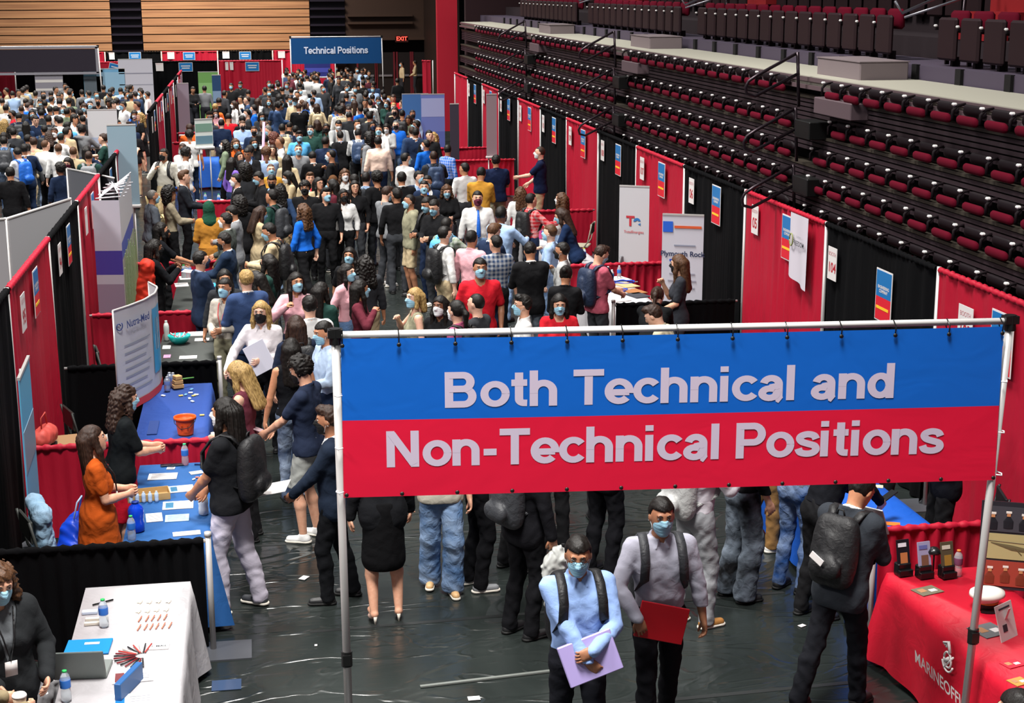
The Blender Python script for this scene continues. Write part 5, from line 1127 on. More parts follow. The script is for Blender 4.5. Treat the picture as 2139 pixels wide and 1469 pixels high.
for i, c in enumerate(('#8f3a2e', '#a09468', '#3b3a40')):
    fr = part('picture', [box((0, -.010, .13 + .205 * i), (.46, .004, .19))], flat('pict' + c, c, .4), o, mat4=tl)
    zc = .125 + .205 * i
    if i == 1: part('aircraft_print', [tube([(-.17, -.013, zc + .03), (-.02, -.013, zc), (.12, -.013, zc - .02), (.19, -.013, zc - .03)], [.004, .022, .016, .004], 6, flat=(V(0, 1, 0), .15)), tube([(-.19, -.013, zc + .045), (.10, -.013, zc + .035)], .003, 4), tube([(.0, -.013, zc), (.05, -.013, zc - .05)], .004, 4)], flat('pf1', '#5c5238', .5), fr)
    else:
        for k in range(4):
            xk = -.165 + .11 * k; zk = zc + .012 * (k % 2)
            fg = part('figure_print', [tube([(xk, -.013, zk - .075), (xk, -.013, zk - .02), (xk, -.013, zk + .012)], [.034, .036, .014], 8, flat=(V(0, 1, 0), .08))], flat('pf%d' % i, ('#6a2c1c', '#101218', '#15161c')[i], .5), fr); part('face_print', [tube([(xk, -.016, zk + .016), (xk, -.016, zk + .042)], .014, 10, flat=(V(0, 1, 0), .1))], flat('pfs', '#b07850', .5), fg); part('cap_print', [tube([(xk - .02, -.018, zk + .048), (xk + .02, -.018, zk + .048)], .010, 6, flat=(V(0, 1, 0), .1))], flat('pfc', '#cfc8c0', .5), fg)
bottle(5.16, 10.36, .756, 'clear bottle behind the silver pole on the red table', cap='#d07030', band='#70405c')
o = root('desk_bell_stand', (4.98, 10.40, .757), label='small black lamp stand behind the brochure holders', cat='lamp'); part('stem', [tube([(0, 0, 0), (0, 0, .20)], .007, 6)], flat('stand_black', '#101012', .3), o, True); part('shade', [lathe([(.05, .18), (.055, .195), (.03, .225), (.005, .23)], 16)], flat('stand_black', '#101012', .3), o, True)
# blue table on the right
for i, (u, v, lab, c) in enumerate(((1862, 1095, 'orange card on the bright blue table', '#e07a30'), (1838, 1016, 'white and tan card at the far side of the bright blue table', '#d8cfae'))): p = at(u, v); sheetp(p[0], p[1], .756, .14, .08, -.4, lab, mat=flat('c' + c, c, .5))
# chairs -------------------------------------------------------------------
def fold_chair(x, y, rz, label, col='#8a8478', seatc='#b9aa8c'):
    r = root('folding_chair', (x, y, 0), rz, label=label, cat='chair'); m_ = flat('chair' + col, col, .4); ms = flat('chair_seat' + seatc, seatc, .6)
    part('seat', [box((0, .02, .45), (.40, .38, .03), bev=.012)], ms, r); part('backrest', [box((0, -.22, .78), (.40, .025, .20), bev=.02)], m_, r)
    for s in (-1, 1):
        part('leg', [tube([(s * .21, -.24, .88), (s * .21, -.17, .55), (s * .21, .22, .01)], .012, 8)], m_, r, True); part('leg', [tube([(s * .19, .16, .45), (s * .19, -.25, .01)], .012, 8)], m_, r, True)
    return r
fold_chair(-1.80, 16.15, -1.2, 'black folding chair with a towel in the deep blue booth', '#2a2c2a', '#1c1c1e')
part('folded_towel', [implicit([cap((-1.80, 16.0, .52), (-1.55, 16.1, .52), .07, .08, (V(0, 0, 1), .8), .03)], .014, (), .006, 1.2)], flat('towel_grey', '#a9a8a2', .9), None, True, label='rolled grey towel on the black folding chair', cat='towel')
part('safety_vest', [implicit([cap((-1.87, 15.95, .54), (-1.86, 16.12, .54), .05, None, None, .03)], .014, (), .006, 1.2)], flat('vest_yellow', '#a8c428', .7), None, True, label='neon yellow vest tucked behind the grey towel', cat='vest')
fold_chair(-1.75, 18.9, -1.4, 'beige folding chair beside the red divider', '#3a3c3a', '#a89878')
fold_chair(-1.95, 33.2, -1.0, 'tan chair behind the man with grey hair', '#a89468', '#b8a478')
fold_chair(5.95, 27.9, 1.2, 'beige folding chair at the far red divider', '#8c8678', '#a09a86'); fold_chair(5.75, 24.4, .9, 'grey folding chair beside the white standing banner', '#77787c', '#77787c')
fold_chair(6.05, 11.9, 1.3, 'black folding chair behind the bright blue table', '#19191c', '#19191c'); fold_chair(6.1, 10.0, 1.2, 'black folding chair behind the photo board', '#19191c', '#19191c')
fold_chair(-1.78, 12.75, -1.2, 'folding chair holding the denim jacket', '#3a3c3a', '#2a2a2c')
part('denim_jacket', [implicit([cap((-1.83, 12.55, .90), (-1.95, 12.95, .90), .07, .07, None, .05), cap((-1.84, 12.6, .88), (-1.82, 12.62, .35), .10, .13, (V(1, 0, 0), .7), .05), cap((-1.92, 12.9, .88), (-1.92, 12.9, .40), .09, .11, (V(1, 0, 0), .7), .05)], .014, (), .008, 1.2)], DENIM, None, True, color=srgb('#7f9fb8'), label='pale denim jacket hung over the folding chair', cat='jacket')
o = part('tote_bag', [implicit([cap((-1.62, 12.75, .52), (-1.60, 13.05, .52), .15, .14, None, .04), cap((-1.62, 12.8, .66), (-1.60, 13.0, .66), .12, .11, None, .04)], .014, (), .008, 1.)], flat('tote_blue', '#0f3fc0', .4), None, True, label='royal blue tote bag beside the woman in orange', cat='bag'); part('strap', [tube([(-1.62, 12.78, .75), (-1.58, 12.8, .92), (-1.56, 12.98, .92), (-1.60, 13.02, .75)], .008, 6)], flat('tote_strap', '#a9c4e8', .5), o, True)
o = root('open_carton', (-1.95, 15.1, .45), .2, label='open carton of snacks behind the red divider', cat='box'); part('carton', [box((0, 0, .01), (.42, .34, .02)), box((0, .17, .12), (.42, .01, .24)), box((0, -.17, .12), (.42, .01, .24)), box((.21, 0, .12), (.01, .34, .24)), box((-.21, 0, .12), (.01, .34, .24)), box((-.05, .26, .27), (.42, .20, .01), rx=.5)], flat('carton_brown', '#8f6d48', .7), o); part('packets', [box((-.1 + .1 * i, .02, .2), (.09, .16, .10), .3 * i, bev=.02) for i in range(3)], flat('packet_pale', '#c4cdc8', .4), o)
part('carton_stand', [box((-1.95, 15.1, .22), (.5, .42, .44), bev=.01)], flat('stand_dark', '#17171a', .6), label='dark crate under the carton of snacks', cat='crate')
o = part('red_tote', [implicit([cap((-2.16, 15.05, .84), (-2.12, 15.3, .84), .10, None, None, .04)], .016, (), .006, 1.)], flat('tote_red', '#b4453c', .6), None, True, label='red handbag with loop handles on the crate', cat='bag'); part('handle', [tube([(-2.15, 15.1, .92), (-2.14, 15.05, 1.06), (-2.12, 15.2, 1.08), (-2.12, 15.3, .92)], .008, 6)], flat('tote_red', '#b4453c', .6), o, True)
part('tote_stand', [box((-2.14, 15.17, .37), (.2, .4, .74), bev=.01)], flat('stand_dark', '#17171a', .6), label='narrow dark stand under the red handbag', cat='stand')
o = root('coat_stand', (-1.55, 21.6, 0), label='thin black coat stand with a red hooded coat', cat='stand'); part('pole', [tube([(0, 0, 0), (0, 0, 1.5)], .015, 8), box((0, 0, .01), (.4, .4, .02))], DKM := flat('stand_dark', '#17171a', .6), o, True)
part('hooded_coat', [implicit([cap((-1.50, 21.5, 1.42), (-1.50, 21.55, 1.40), .105, None, None, .05), cap((-1.52, 21.5, 1.25), (-1.55, 21.5, .85), .12, .14, (V(0, 1, 0), .7), .06)], .018, (), .008, 1.)], flat('coat_red', '#c8301c', .7), None, True, label='orange red hooded coat behind the curved banner', cat='coat')
# displays -------------------------------------------------------------------
def rollup(x, y, rz, w, h, label, cols, name='rollup_banner', z0=0.0, mark=None, tilt=0):
    """cols: list of (z0 fraction, z1 fraction, colour)"""
    r = root(name, (x, y, z0), rz, label=label, cat='banner')
    part('sheet', [box((0, 0, .06 + h / 2), (w, .012, h))], flat('sheet' + cols[0][2], cols[0][2], .45), r)
    for a, b, c in cols[1:]: part('printed_band', [box((0, -.008, .06 + h * (a + b) / 2), (w - .02, .004, h * (b - a)))], flat('band_' + c, c, .5), r)
    part('base', [box((0, 0, .03), (w + .03, .16, .06), bev=.015)], ALU, r); part('top_rail', [box((0, 0, .07 + h), (w, .025, .025))], ALU, r); part('support_pole', [tube([(0, .03, .05), (0, .03, .06 + h)], .01, 8)], ALU, r, True)
    return r
def put(r, w_, h_, x, z, c, rz=0): return part('printed_shape', [box((x, -.012, z), (w_, .003, h_))], flat('ps' + c, c, .5), r)
FF = lambda x, z: frame_on((x, -.0135, z), (1, 0, 0), (0, 0, 1))
# standing banners at booths 106 and 107
p0, p1 = (5.75, 24.7), (6.22, 23.9)
r = rollup(6.02, 24.1, -.52, .50, 1.60, 'white standing banner with a red and blue monogram', [(0, 1, '#bdbcc0')], z0=.35); part('riser', [box((0, 0, -.17), (.5, .3, .35))], flat('stand_dark', '#17171a', .6), r)
lettering('T', .22, flat('tl_red', '#b8323c'), r, FF(-.06, 1.10), .035); lettering('e', .26, flat('tl_blue', '#2f6fae'), r, FF(.05, 1.11), .035); lettering('TotalEnergies', .06, flat('tl_red2', '#c05a5e'), r, FF(0, .93), .01)
r = rollup(5.86, 20.65, -.42, .58, 1.98, 'white standing banner reading Plymouth Rock', [(0, 1, '#c2c2cc')]); put(r, .14, .15, -.21, 1.88, '#2a5fc8'); part('orange_stripe', [box((.07, -.012, 1.88), (.38, .003, .035), rx=0)], flat('orange_print', '#d05a32'), r); lettering('Plymouth Rock', .10, flat('pr_ink', '#2b3252'), r, FF(.0, 1.50), .022); part('underline', [box((-.05, -.012, 1.41), (.26, .003, .03))], flat('pr_blue', '#2a4fae'), r); put(r, .3, .02, .03, 1.62, '#8a8fa0'); put(r, .36, .02, .0, 1.22, '#9a9aa8'); put(r, .4, .02, .0, 1.12, '#9a9aa8'); put(r, .36, .02, .0, 1.02, '#9a9aa8')
# cloth sign hung on drape 105
r = root('hanging_cloth_sign', (XR - .09, 17.45, 0), label='white hanging cloth sign with a ring logo on the red drape', cat='sign')
part('cloth', [gridsurf(lambda u, v: (0 * u - .02 * np.sin(u * 9) * (1 - v), .60 - u * 1.0 * .62 + 0 * v, 2.44 - (1 - v) * (.78 + .1 * u)), 14, 8)], flat('cloth_pale', '#c9c2cc', .7), r, True)
FR = lambda y, z: frame_on((-.035, y, z), (0, -1, 0), (0, 0, 1))
part('ring_logo', [tube([(-.035, .46 + .055 * math.cos(a), 2.12 + .075 * math.sin(a)) for a in np.linspace(0, 6.28, 16)], .009, 5, closed=True)], flat('ring_mix', '#8a8f5c'), r, True); lettering('FREEDOM', .085, INKD, r, FR(.20, 2.10), .01); lettering('CAREERS', .04, INK, r, FR(.20, 2.18))
# curved table-top display
def curve_pts(t): # plan of the S shaped sheet
    x = np.interp(t, [0, .25, .5, .7, .85, 1], [-1.50, -1.36, -1.22, -1.13, -1.12, -1.24]); y = np.interp(t, [0, .25, .5, .7, .85, 1], [16.15, 16.42, 16.75, 17.12, 17.5, 17.85]); return x, y
r = root('curved_display', (0, 0, 0), label='curved white display reading Nutra-Med at the deep blue table', cat='display')
def cfn(u, v):
    x, y = curve_pts(u); return x - .0, y, .76 + v * (1.12 - .02 * u)
part('sheet', [gridsurf(cfn, 36, 4)], flat('display_white', '#c3c4ca', .4), r, True)
part('edge_tube', [tube([[*map(float, curve_pts(t)), 1.88 - .02 * t] for t in np.linspace(0, 1, 30)], .012, 6), tube([[*map(float, curve_pts(0)), z] for z in (.76, 1.88)], .010, 6), tube([[*map(float, curve_pts(1)), z] for z in (.76, 1.86)], .010, 6)], ALU, r, True)
def onsheet(u0, u1, z0, z1, col, nm, wave=0):
    part(nm, [gridsurf(lambda u, v: (curve_pts(u0 + (u1 - u0) * u)[0] + .006, curve_pts(u0 + (u1 - u0) * u)[1] - .010, z0 + (z1 - z0) * v + wave * np.sin(u * 6)), 14, 2)], flat('pr' + col, col, .5), r, True)
onsheet(.0, .84, .76, .84, '#d0403c', 'red_stripe', .0); onsheet(.62, .80, 1.0, 1.72, '#3f9ac8', 'blue_graphic'); onsheet(.66, .76, 1.25, 1.6, '#b8d4e4', 'pale_graphic')
for i in range(7): onsheet(.14, .56 - .04 * (i % 3), 1.46 - i * .085, 1.475 - i * .085, '#9297a4', 'text_line')
a_, b_ = np.array([*curve_pts(.08), 0.]), np.array([*curve_pts(.55), 0.]); dirr = nrm(b_ - a_)
mid = (np.array([*curve_pts(.34)]))
lettering('Nutra-Med', .115, flat('nm_ink', '#3f4f84'), r, frame_on((mid[0] + .035, mid[1] - .035, 1.70), dirr, (0, 0, 1)), .02); lettering('Pharmaceuticals', .055, INK, r, frame_on((mid[0] + .035, mid[1] - .035, 1.60), dirr, (0, 0, 1)), .0)
part('swirl_mark', [tube([(curve_pts(.07)[0] + .03 * math.cos(a) * (.4 + a / 9) + .01, curve_pts(.07)[1] - .02 + .03 * math.cos(a) * .8, 1.70 + .045 * math.sin(a) * (.4 + a / 9)) for a in np.linspace(0, 7, 20)], .006, 5)], flat('nm_ink', '#2f3f74'), r, True)
# big pop-up display with purple band
r = root('popup_display', (0, 0, 0), label='tall angled popup display with a purple band behind the red divider', cat='display')
def face(x0, y0, x1, y1, bands, nm):
    for a, b, c in bands:
        q = mk(nm, [(np.array([[x0, y0, a], [x1, y1, a], [x1, y1, b], [x0, y0, b]]), [[0, 1, 2, 3]], 0), (np.array([[x0, y0 + .05, a], [x1, y1 + .05, a], [x1, y1 + .05, b], [x0, y0 + .05, b]]), [[3, 2, 1, 0]], 0)], False); link(nm, q, flat('pop' + c, c, .45), r)
face(-2.16, 21.3, -1.80, 21.25, [(.05, .62, '#6e6a76'), (.62, 1.22, '#8f7f92'), (1.22, 1.35, '#b4b0bc'), (1.35, 1.68, '#4b3f96'), (1.68, 2.36, '#b9b4c0')], 'front_panel')
face(-1.80, 21.25, -1.86, 24.2, [(.05, .5, '#8c9088'), (.5, 1.55, '#a5aa9c'), (1.55, 1.78, '#4b5fae'), (1.78, 2.38, '#c2c4c8')], 'side_panel')
part('tree_print', [box((-1.795, 21.5 + .16 * i, .95 + .1 * (i % 3)), (.006, .05, .9 + .15 * (i % 2))) for i in range(15)], flat('tree_print', '#7a8a62', .5), r)
part('figure_print', [box((-2.06 + .11 * i, 21.24, .42), (.04, .008, .34)) for i in range(3)], flat('figure_print', '#473a44', .5), r)
part('lattice_frame', [tube([(-2.14, 24.1 - .3 * i, 2.3), (-1.84, 21.6 + .35 * i, 2.42)], .010, 6) for i in range(8)] + [tube([(-2.18, 22 + .4 * i, 2.3), (-1.8, 22.2 + .4 * i, 2.3)], .010, 6) for i in range(5)], flat('frame_white', '#cfcfd4', .4), r, True)
# blue standing banner seen along its face
r = rollup(-2.04, 13.55, 1.50, .85, 1.86, 'sky blue standing banner seen edge on by the red drape', [(0, 1, '#5fa9cc'), (.55, .75, '#7a8fa0'), (.05, .2, '#bcd4e0')]); r.rotation_euler = (0, 0, math.radians(92))
# left hall: grey white panel wall
r = root('panel_wall', (0, 0, 0), label='pale grey panel wall beyond the left drapes', cat='display')
for i, (a, b) in enumerate((((-4.6, 18.1), (-2.92, 18.9)), ((-2.90, 18.92), (-2.36, 20.6)))):
    L = math.hypot(b[0] - a[0], b[1] - a[1]); part('panel', [box(((a[0] + b[0]) / 2, (a[1] + b[1]) / 2, 1.25), (L, .03, 2.42), math.atan2(b[1] - a[1], b[0] - a[0]))], flat('panel_white', '#a4a3a6', .6), r)
    part('frame', [tube([(b[0], b[1], .02), (b[0], b[1], 2.5)], .018, 8), tube([(a[0], a[1], 2.48), (b[0], b[1], 2.48)], .02, 8)], ALU, r, True)
r = root('tension_banner', (0, 0, 0), label='dark grey banner reading OLUTI over the drape row', cat='banner'); a, b = up(140, 352, Y=25.5), up(206, 368, Y=24.0)
part('sheet', [(np.array([[a[0], a[1], a[2] - .62], [b[0] + .25, b[1] - .3, b[2] - .78], [b[0] + .25, b[1] - .3, b[2]], [a[0], a[1], a[2]]]), [[0, 1, 2, 3]], 0)], flat('banner_grey', '#55565c', .5), r); dd = nrm(V(b[0] + .25, b[1] - .3, b[2] - .78) - V(a[0], a[1], a[2] - .62))
lettering('OLUTI', .30, WHT, r, frame_on((V(*a) + V(b[0] + .25, b[1] - .3, b[2])) / 2 + V(.1, 0, -.36) + np.cross(dd, V(0, 0, 1)) * .02, dd, (0, 0, 1)), .03); part('pole', [tube([(a[0], a[1], .01), (a[0], a[1], a[2])], .02, 8), tube([a, (b[0] + .25, b[1] - .3, b[2])], .015, 6)], ALU, r, True)
for (u, v, Y, w, h, rz, lab, cols) in [
    (215, 268, 41.0, .74, .92, 0, 'white poster banner with a portrait in the left hall', [(0, 1, '#b9babd'), (.0, .25, '#9aa4b8')]),
    (258, 345, 27.2, .48, 1.35, 0, 'blue grey standing panel beside the left drapes', [(0, 1, '#7f95a2')]),
    (285, 178, 60.2, 1.25, 1.9, 0, 'white rounded banner before the far red drape', [(0, 1, '#c4c2cc'), (.72, .74, '#8a8a98'), (.5, .52, '#a0a0ac')]),
    (232, 178, 60.2, 1.05, 1.2, 0, 'light blue photo banner left of the white rounded one', [(0, 1, '#6fa4c8'), (.3, .9, '#8fb4cc')]),
    (196, 180, 60.2, .70, 1.2, 0, 'teal and grey photo banner at the far red drape', [(0, 1, '#5f8ea4'), (.2, .8, '#5a646c')]),
    (103, 178, 60.0, 1.0, 2.0, 0, 'grey pinstriped banner before the far black drape', [(0, 1, '#8a8790'), (.55, .6, '#d0ccc8'), (.4, .44, '#d0ccc8'), (.25, .29, '#d0ccc8')]),
    (437, 208, 60.3, .75, 2.0, 0, 'green standing banner before the far black drape', [(0, 1, '#6f9e58'), (.5, .8, '#8ab874')]),
    (454, 212, 58.5, .32, 1.9, .1, 'narrow navy banner leaning beside the green one', [(0, 1, '#2a4468'), (.5, .7, '#7a90ac')]),
    (663, 145, 68.5, 1.12, .62, 0, 'deep purple printed banner under the far blue sign', [(0, 1, '#2c2f70'), (.3, .6, '#454aa0')]),
    (868, 266, 47.0, .80, 1.95, 0, 'pale blue and grey standing banner by the right booths', [(0, 1, '#a9acb4'), (.52, 1, '#4f7fc0')]),
    (905, 288, 44.5, .68, 2.1, 0, 'lilac blue printed standing banner by the right booths', [(0, 1, '#6f7fc0'), (.7, .95, '#a4aed8'), (.2, .5, '#5a6cb4')]),
    (950, 318, 40.6, .24, 2.1, 0, 'thin dark panel beside the right drapes', [(0, 1, '#3a3540')]),
    (426, 278, 36.5, .42, .62, .35, 'white board of small green photos held over the crowd', [(0, 1, '#c9cfcb'), (.55, .85, '#6f8f80'), (.1, .4, '#5f7f8f')]),
    (384, 228, 47.5, .34, 1.5, 0, 'pale mauve standing banner behind the left drape', [(0, 1, '#9a8f9c')]),
    (1027, 262, 37.9, .26, 1.5, 0, 'grey fabric panel before the far red drape', [(0, 1, '#8a7a80')])]:
    p = up(u, v, Y=Y); z = p[2] - h / 2 - .06
    rr = rollup(p[0], Y, rz, w, h, lab, cols, z0=max(z, 0))
    if z > .12: part('stand_legs', [tube([(s * w * .3, 0, -z + .01), (s * w * .3, 0, .06)], .015, 8) for s in (-1, 1)], ALU, rr, True)
part('flag_pole', [tube([(.12, 34.3, .02), (.26, 34.3, 2.3)], .03, 8)], flat('pole_lilac', '#b898b4', .4), None, True, label='pale lilac pole standing beside the photo board', cat='pole')
part('trash_bin', [lathe([(.30, .01), (.33, .9), (.35, .92), (.30, .98), (.1, 1.02)], 20, (6.35, 57.5, 0))], flat('bin_blue', '#2c3a4c', .4), None, True, label='dark round bin at the far end beside the red drape', cat='bin')
drape(up(880, 150, Y=59.5)[0], 59.5, up(902, 150, Y=59.3)[0], 59.3, 2.44, 'r', 'narrow red drape standing by the far exit doors', seed=200); post(up(904, 150, Y=59.3)[0], 59.25, 2.46, 'silver post of the narrow red drape by the exit')
# ---------------------------------------------------------------- people near the camera, each posed by hand
def head_at(u, v, z): q = up(u, v, z=z); return (q[0], q[1])
def world_of(loc, face, hs, q, z=0): v = Rz(math.radians(face)) @ (np.array(q) * hs); return V(loc[0] + v[0], loc[1] + v[1], z + v[2])
NP = [0]; ALLP = []   # (x, y) of everybody placed
def near(pose, loc, face, hs=1.0, z=0, h=.0095, **k):
    NP[0] += 1; key = 'near%d' % NP[0]; ALLP.append((loc[0], loc[1])); person(pose, key, loc, face, hs=hs, h=h, z=z, **k); return lambda q: world_of(loc, face, hs, q, z)
def slab(name, c, size, R, mat, label, cat, bev=.002):
    o = part(name, [box((0, 0, 0), size, bev=bev)], mat, label=label, cat=cat); o.matrix_world = Matrix.Translation(c) @ R; return o
E3 = lambda a, b, c: Matrix.Rotation(c, 4, 'Z') @ Matrix.Rotation(b, 4, 'Y') @ Matrix.Rotation(a, 4, 'X')
# man in pale blue shirt with the folder
P = Pose(L=(-.03, .27, 1.06), R=(-.02, .28, .94), eL=(-.9, -.3, -.3), eR=(.9, -.3, -.3), hp=.25, hy=.25, palmL=(0, -1, -.2), palmR=(0, -1, .2), dL=(.9, .1, -.3), dR=(-.7, .2, -.6), FL=(-.1, .16, 0), FR=(.1, -.14, .02), curl=.6, fat=1.05)
w = near(P, (1.94, 9.10), 183, 1.0, h=.008, top=('long', '#8ca8da'), bot=('trousers', '#191a20'), hair=('short', 'k'), skin='x', mask='b', glasses=True, bag='k', label='person in pale blue shirt and glasses, clutching a clear folder', baglabel='black backpack with red tabs on the pale blue shirt wearer')
slab('document_folder', w((-.02, .235, 1.00)), (.36, .03, .27), E3(.25, .30, math.radians(183)), flat('folder_lilac', '#a99ad0', .2), 'translucent lilac folder held at the pale blue shirt', 'folder', .006)
# man in grey shirt with red folder
P = Pose(L=(-.30, .05, .86), R=(.20, .25, 1.00), eL=(-.9, -.3, 0), eR=(.9, -.4, -.2), hp=.12, palmR=(0, -1, 0), dR=(-.35, .1, -.9), FL=(-.1, -.1, .0), FR=(.1, .2, 0), curl=.5)
w = near(P, (2.62, 9.62), 178, 1.02, h=.008, top=('long', '#a6a6b4'), bot=('trousers', '#16161a'), hair=('short', 'k'), skin='x', mask='b', bag='G', shoe='k', label='person in light grey shirt carrying a bright red folder', baglabel='grey backpack on the light grey shirt wearer')
slab('red_folder', w((.03, .215, .95)), (.34, .02, .25), E3(.1, -.25, math.radians(178)), flat('folder_red', '#b80f1e', .25), 'glossy red folder held by the grey shirt wearer', 'folder', .004)
# suited man with rucksack, from behind
P = Pose(lean=.20, L=(-.05, .38, 1.18), R=(.06, .39, 1.18), hp=.55, hy=.2, curl=.8, FL=(-.10, -.30, .05), FR=(.10, .18, 0), fat=1.08)
w = near(P, (4.04, 9.88), -52, 1.02, h=.008, top=('jacket', '#30343a'), bot=('trousers', '#1c1d22'), hair=('short', 'k'), skin='m', bag='k', label='person in charcoal suit with a big black rucksack, back turned', baglabel='big black rucksack with a white patch on the charcoal suit')
slab('tablet', w((.0, .43, 1.30)), (.17, .012, .24), E3(.5, 0, math.radians(-52)), flat('tablet_pale', '#a9acb0', .3), 'pale tablet held by the charcoal suit wearer', 'tablet')
bp_ = P.T(-.03, -.352, .20); o = part('patch', [box((0, 0, 0), (.11, .006, .05), bev=.002)], WHT); o.parent = bpy.data.objects[[q.name for q in bpy.data.objects if q.name.startswith('backpack')][-1]]; o.matrix_local = Matrix.Translation(bp_) @ Matrix.Rotation(-.10, 4, 'X') @ Matrix.Rotation(.5, 4, 'Y')
# dreadlocked man in black polo, white trousers
P = Pose(L=(-.08, .28, .98), R=(.08, .24, .96), eL=(-.6, -.8, 0), hp=.05, curl=.9, FL=(-.13, .12, 0), FR=(.12, -.10, 0), fat=1.22)
near(P, (-.30, 12.50), 68, 1.06, h=.008, top=('polo', '#1a1b1e'), bot=('trousers', '#bcb6c4'), hair=('dreads', 'k'), skin='m', mask='w', shoe='G', bag='k', label='person with dreadlocks in black polo and white trousers', baglabel='black backpack on the person with dreadlocks')
# woman in orange dress
P = Pose(fem=1, L=(-.06, .27, 1.14), R=(.04, .26, 1.12), hp=-.12, hy=-.05, curl=1.0, fat=1.08)
near(P, (-1.38, 12.48), -78, .96, h=.008, top=('dress', '#b5501a'), hair=('long', 'b'), skin='l', lips=True, label='woman in burnt orange dress with dark hair to her waist', lanyard='k')
# curly-haired woman in black
P = Pose(fem=1, L=(-.05, .34, 1.12), R=(.04, .36, 1.10), lean=.12, hp=.1, curl=.7, fat=1.16)
near(P, (-1.30, 13.70), -72, .97, h=.009, top=('tee', '#15181a'), bot=('skirt', '#b8182c'), hair=('wavy', 'b'), skin='l', mask='b', label='woman with long dark curls in black top and red skirt')
# blond woman in maroon
P = Pose(fem=1, L=(-.10, .26, 1.02), R=(.10, .25, 1.00), hp=.35, curl=.7)
near(P, (-.18, 14.25), 70, 1.0, top=('tank', '#6a3340'), bot=('trousers', 'k'), hair=('long', 'y'), skin='p', mask='k', label='blond woman in sleeveless maroon top leaning to the table')
# curly man in navy polo
P = Pose(L=(-.10, .36, 1.04), R=(.05, .36, 1.02), hp=.35, curl=.4, FL=(-.1, .1, 0))
w = near(P, (.40, 14.10), 68, 1.03, top=('polo', '#242c40'), bot=('shorts', '#9a9c98'), hair=('curly', 'k'), skin='l', mask='k', shoe='w', label='person with curly hair in navy polo, holding out a phone')
slab('phone', w((-.03, .50, 1.05)), (.075, .15, .01), E3(.3, 0, math.radians(68)), flat('phone_pink', '#b89aa0', .3), 'pink cased phone held by the navy polo wearer', 'phone')
# navy suit holding papers, partly behind the pole
P = Pose(L=(-.10, .32, 1.00), R=(.12, .30, .98), hp=.1, curl=.5, FL=(-.1, .12, 0), FR=(.1, -.08, 0))
w = near(P, (.55, 12.55), 80, .99, top=('jacket', '#1c2534'), bot=('trousers', '#101114'), hair=('quiff', 'b'), skin='x', mask='k', shoe='k', label='person in dark navy suit reading papers beside the silver pole')
slab('paper_sheet', w((.0, .50, 1.02)), (.32, .24, .006), E3(-.2, 0, math.radians(80)), WHT, 'white papers held out by the navy suit wearer', 'paper')
# white-shirted blond woman with folder
P = Pose(fem=1, L=(-.04, .24, 1.12), R=(.34, .28, 1.02), hp=.1, curl=.6)
w = near(P, (.02, 17.1), 165, 1.0, top=('long', '#cfc9cc'), bot=('trousers', 'k'), hair=('long', 'y'), skin='p', mask='k', label='blond woman in white blouse and black mask with a white folder')
slab('paper_folder', w((-.03, .27, 1.16)), (.26, .015, .34), E3(.15, .5, math.radians(165)), flat('folder_white', '#c4c4d0', .4), 'white folder hugged by the blond woman in white', 'folder')
near(Pose(fem=1, L=(-.26, .05, .9), R=(.10, .3, 1.1)), (.38, 16.3), 15, .99, top=('tee', '#1b2234'), bot=('jeans', '#2a466e'), hair=('long', 'b'), skin='l', label='woman with long brown hair in navy T-shirt, back turned', bag='k', baglabel='black backpack below the long brown hair')
near(Pose(L=(-.12, .3, 1.1), R=(.1, .3, 1.1), hp=.2), (.68, 15.9), 110, 1.0, top=('long', '#a9bdd6'), bot=('trousers', 'n'), hair=('short', 'k'), skin='m', mask='b', label='person in light blue shirt just left of the banner top corner')
near(Pose(fem=1, hy=.2), (.30, 15.35), 10, .97, top=('tank', '#15161a'), bot=('jeans', '#20304e'), hair=('long', 'k'), skin='m', label='woman in black sleeveless top behind the curly haired one')
# group left booths
P = Pose(L=(-.10, .30, 1.14), R=(.06, .34, 1.10), hy=-.1, curl=.6)
w = near(P, (-.74, 20.42), -72, 1.02, top=('jacket', '#1e2a40'), inner='#a9b4cc', bot=('trousers', 'n'), hair=('short', 'k'), skin='l', mask='n', label='person in navy suit and red lanyard behind the dark grey table', lanyard='r')
near(Pose(fem=1, L=(-.1, .26, 1.14), R=(.05, .28, 1.1)), (-.40, 18.85), 150, .97, top=('long', '#a59e94'), bot=('trousers', 'h'), hair=('pony', 'k'), skin='x', mask='b', label='woman in grey cardigan and blue mask at the dark grey table', lanyard='r')
near(Pose(L=(-.14, .26, 1.1), R=(.12, .26, 1.1), fat=1.08), (-.14, 18.7), 25, 1.04, top=('jacket', '#33456a'), bot=('trousers', 'n'), hair=('short', 'y'), skin='p', label='fair haired person in slate blue suit, back turned')
near(Pose(fem=1, L=(-.05, .30, 1.34), R=(.06, .31, 1.30), curl=1.2, hp=.1), (-1.42, 21.75), -75, 1.0, top=('long', '#121316'), bot=('trousers', 'k'), hair=('dreads', 'k'), skin='d', mask='k', label='woman with braids in black and a red lanyard, hands clasped', lanyard='r')
near(Pose(fem=1, L=(-.02, .34, 1.1), R=(.1, .42, 1.12), curl=.4), (-1.42, 23.6), -80, .98, top=('tee', '#15161a'), bot=('trousers', 'k'), hair=('long', 'k'), skin='m', mask='k', label='woman with black hair in black top offering her hand')
P = Pose(L=(-.08, .36, 1.14), R=(.10, .34, 1.12), hp=.25, curl=.6)
w = near(P, (-.42, 22.2), 78, 1.0, top=('jacket', '#1d2b40'), bot=('trousers', 'n'), hair=('short', 'k'), skin='x', mask='k', label='person in navy suit holding a paper over the charcoal table')
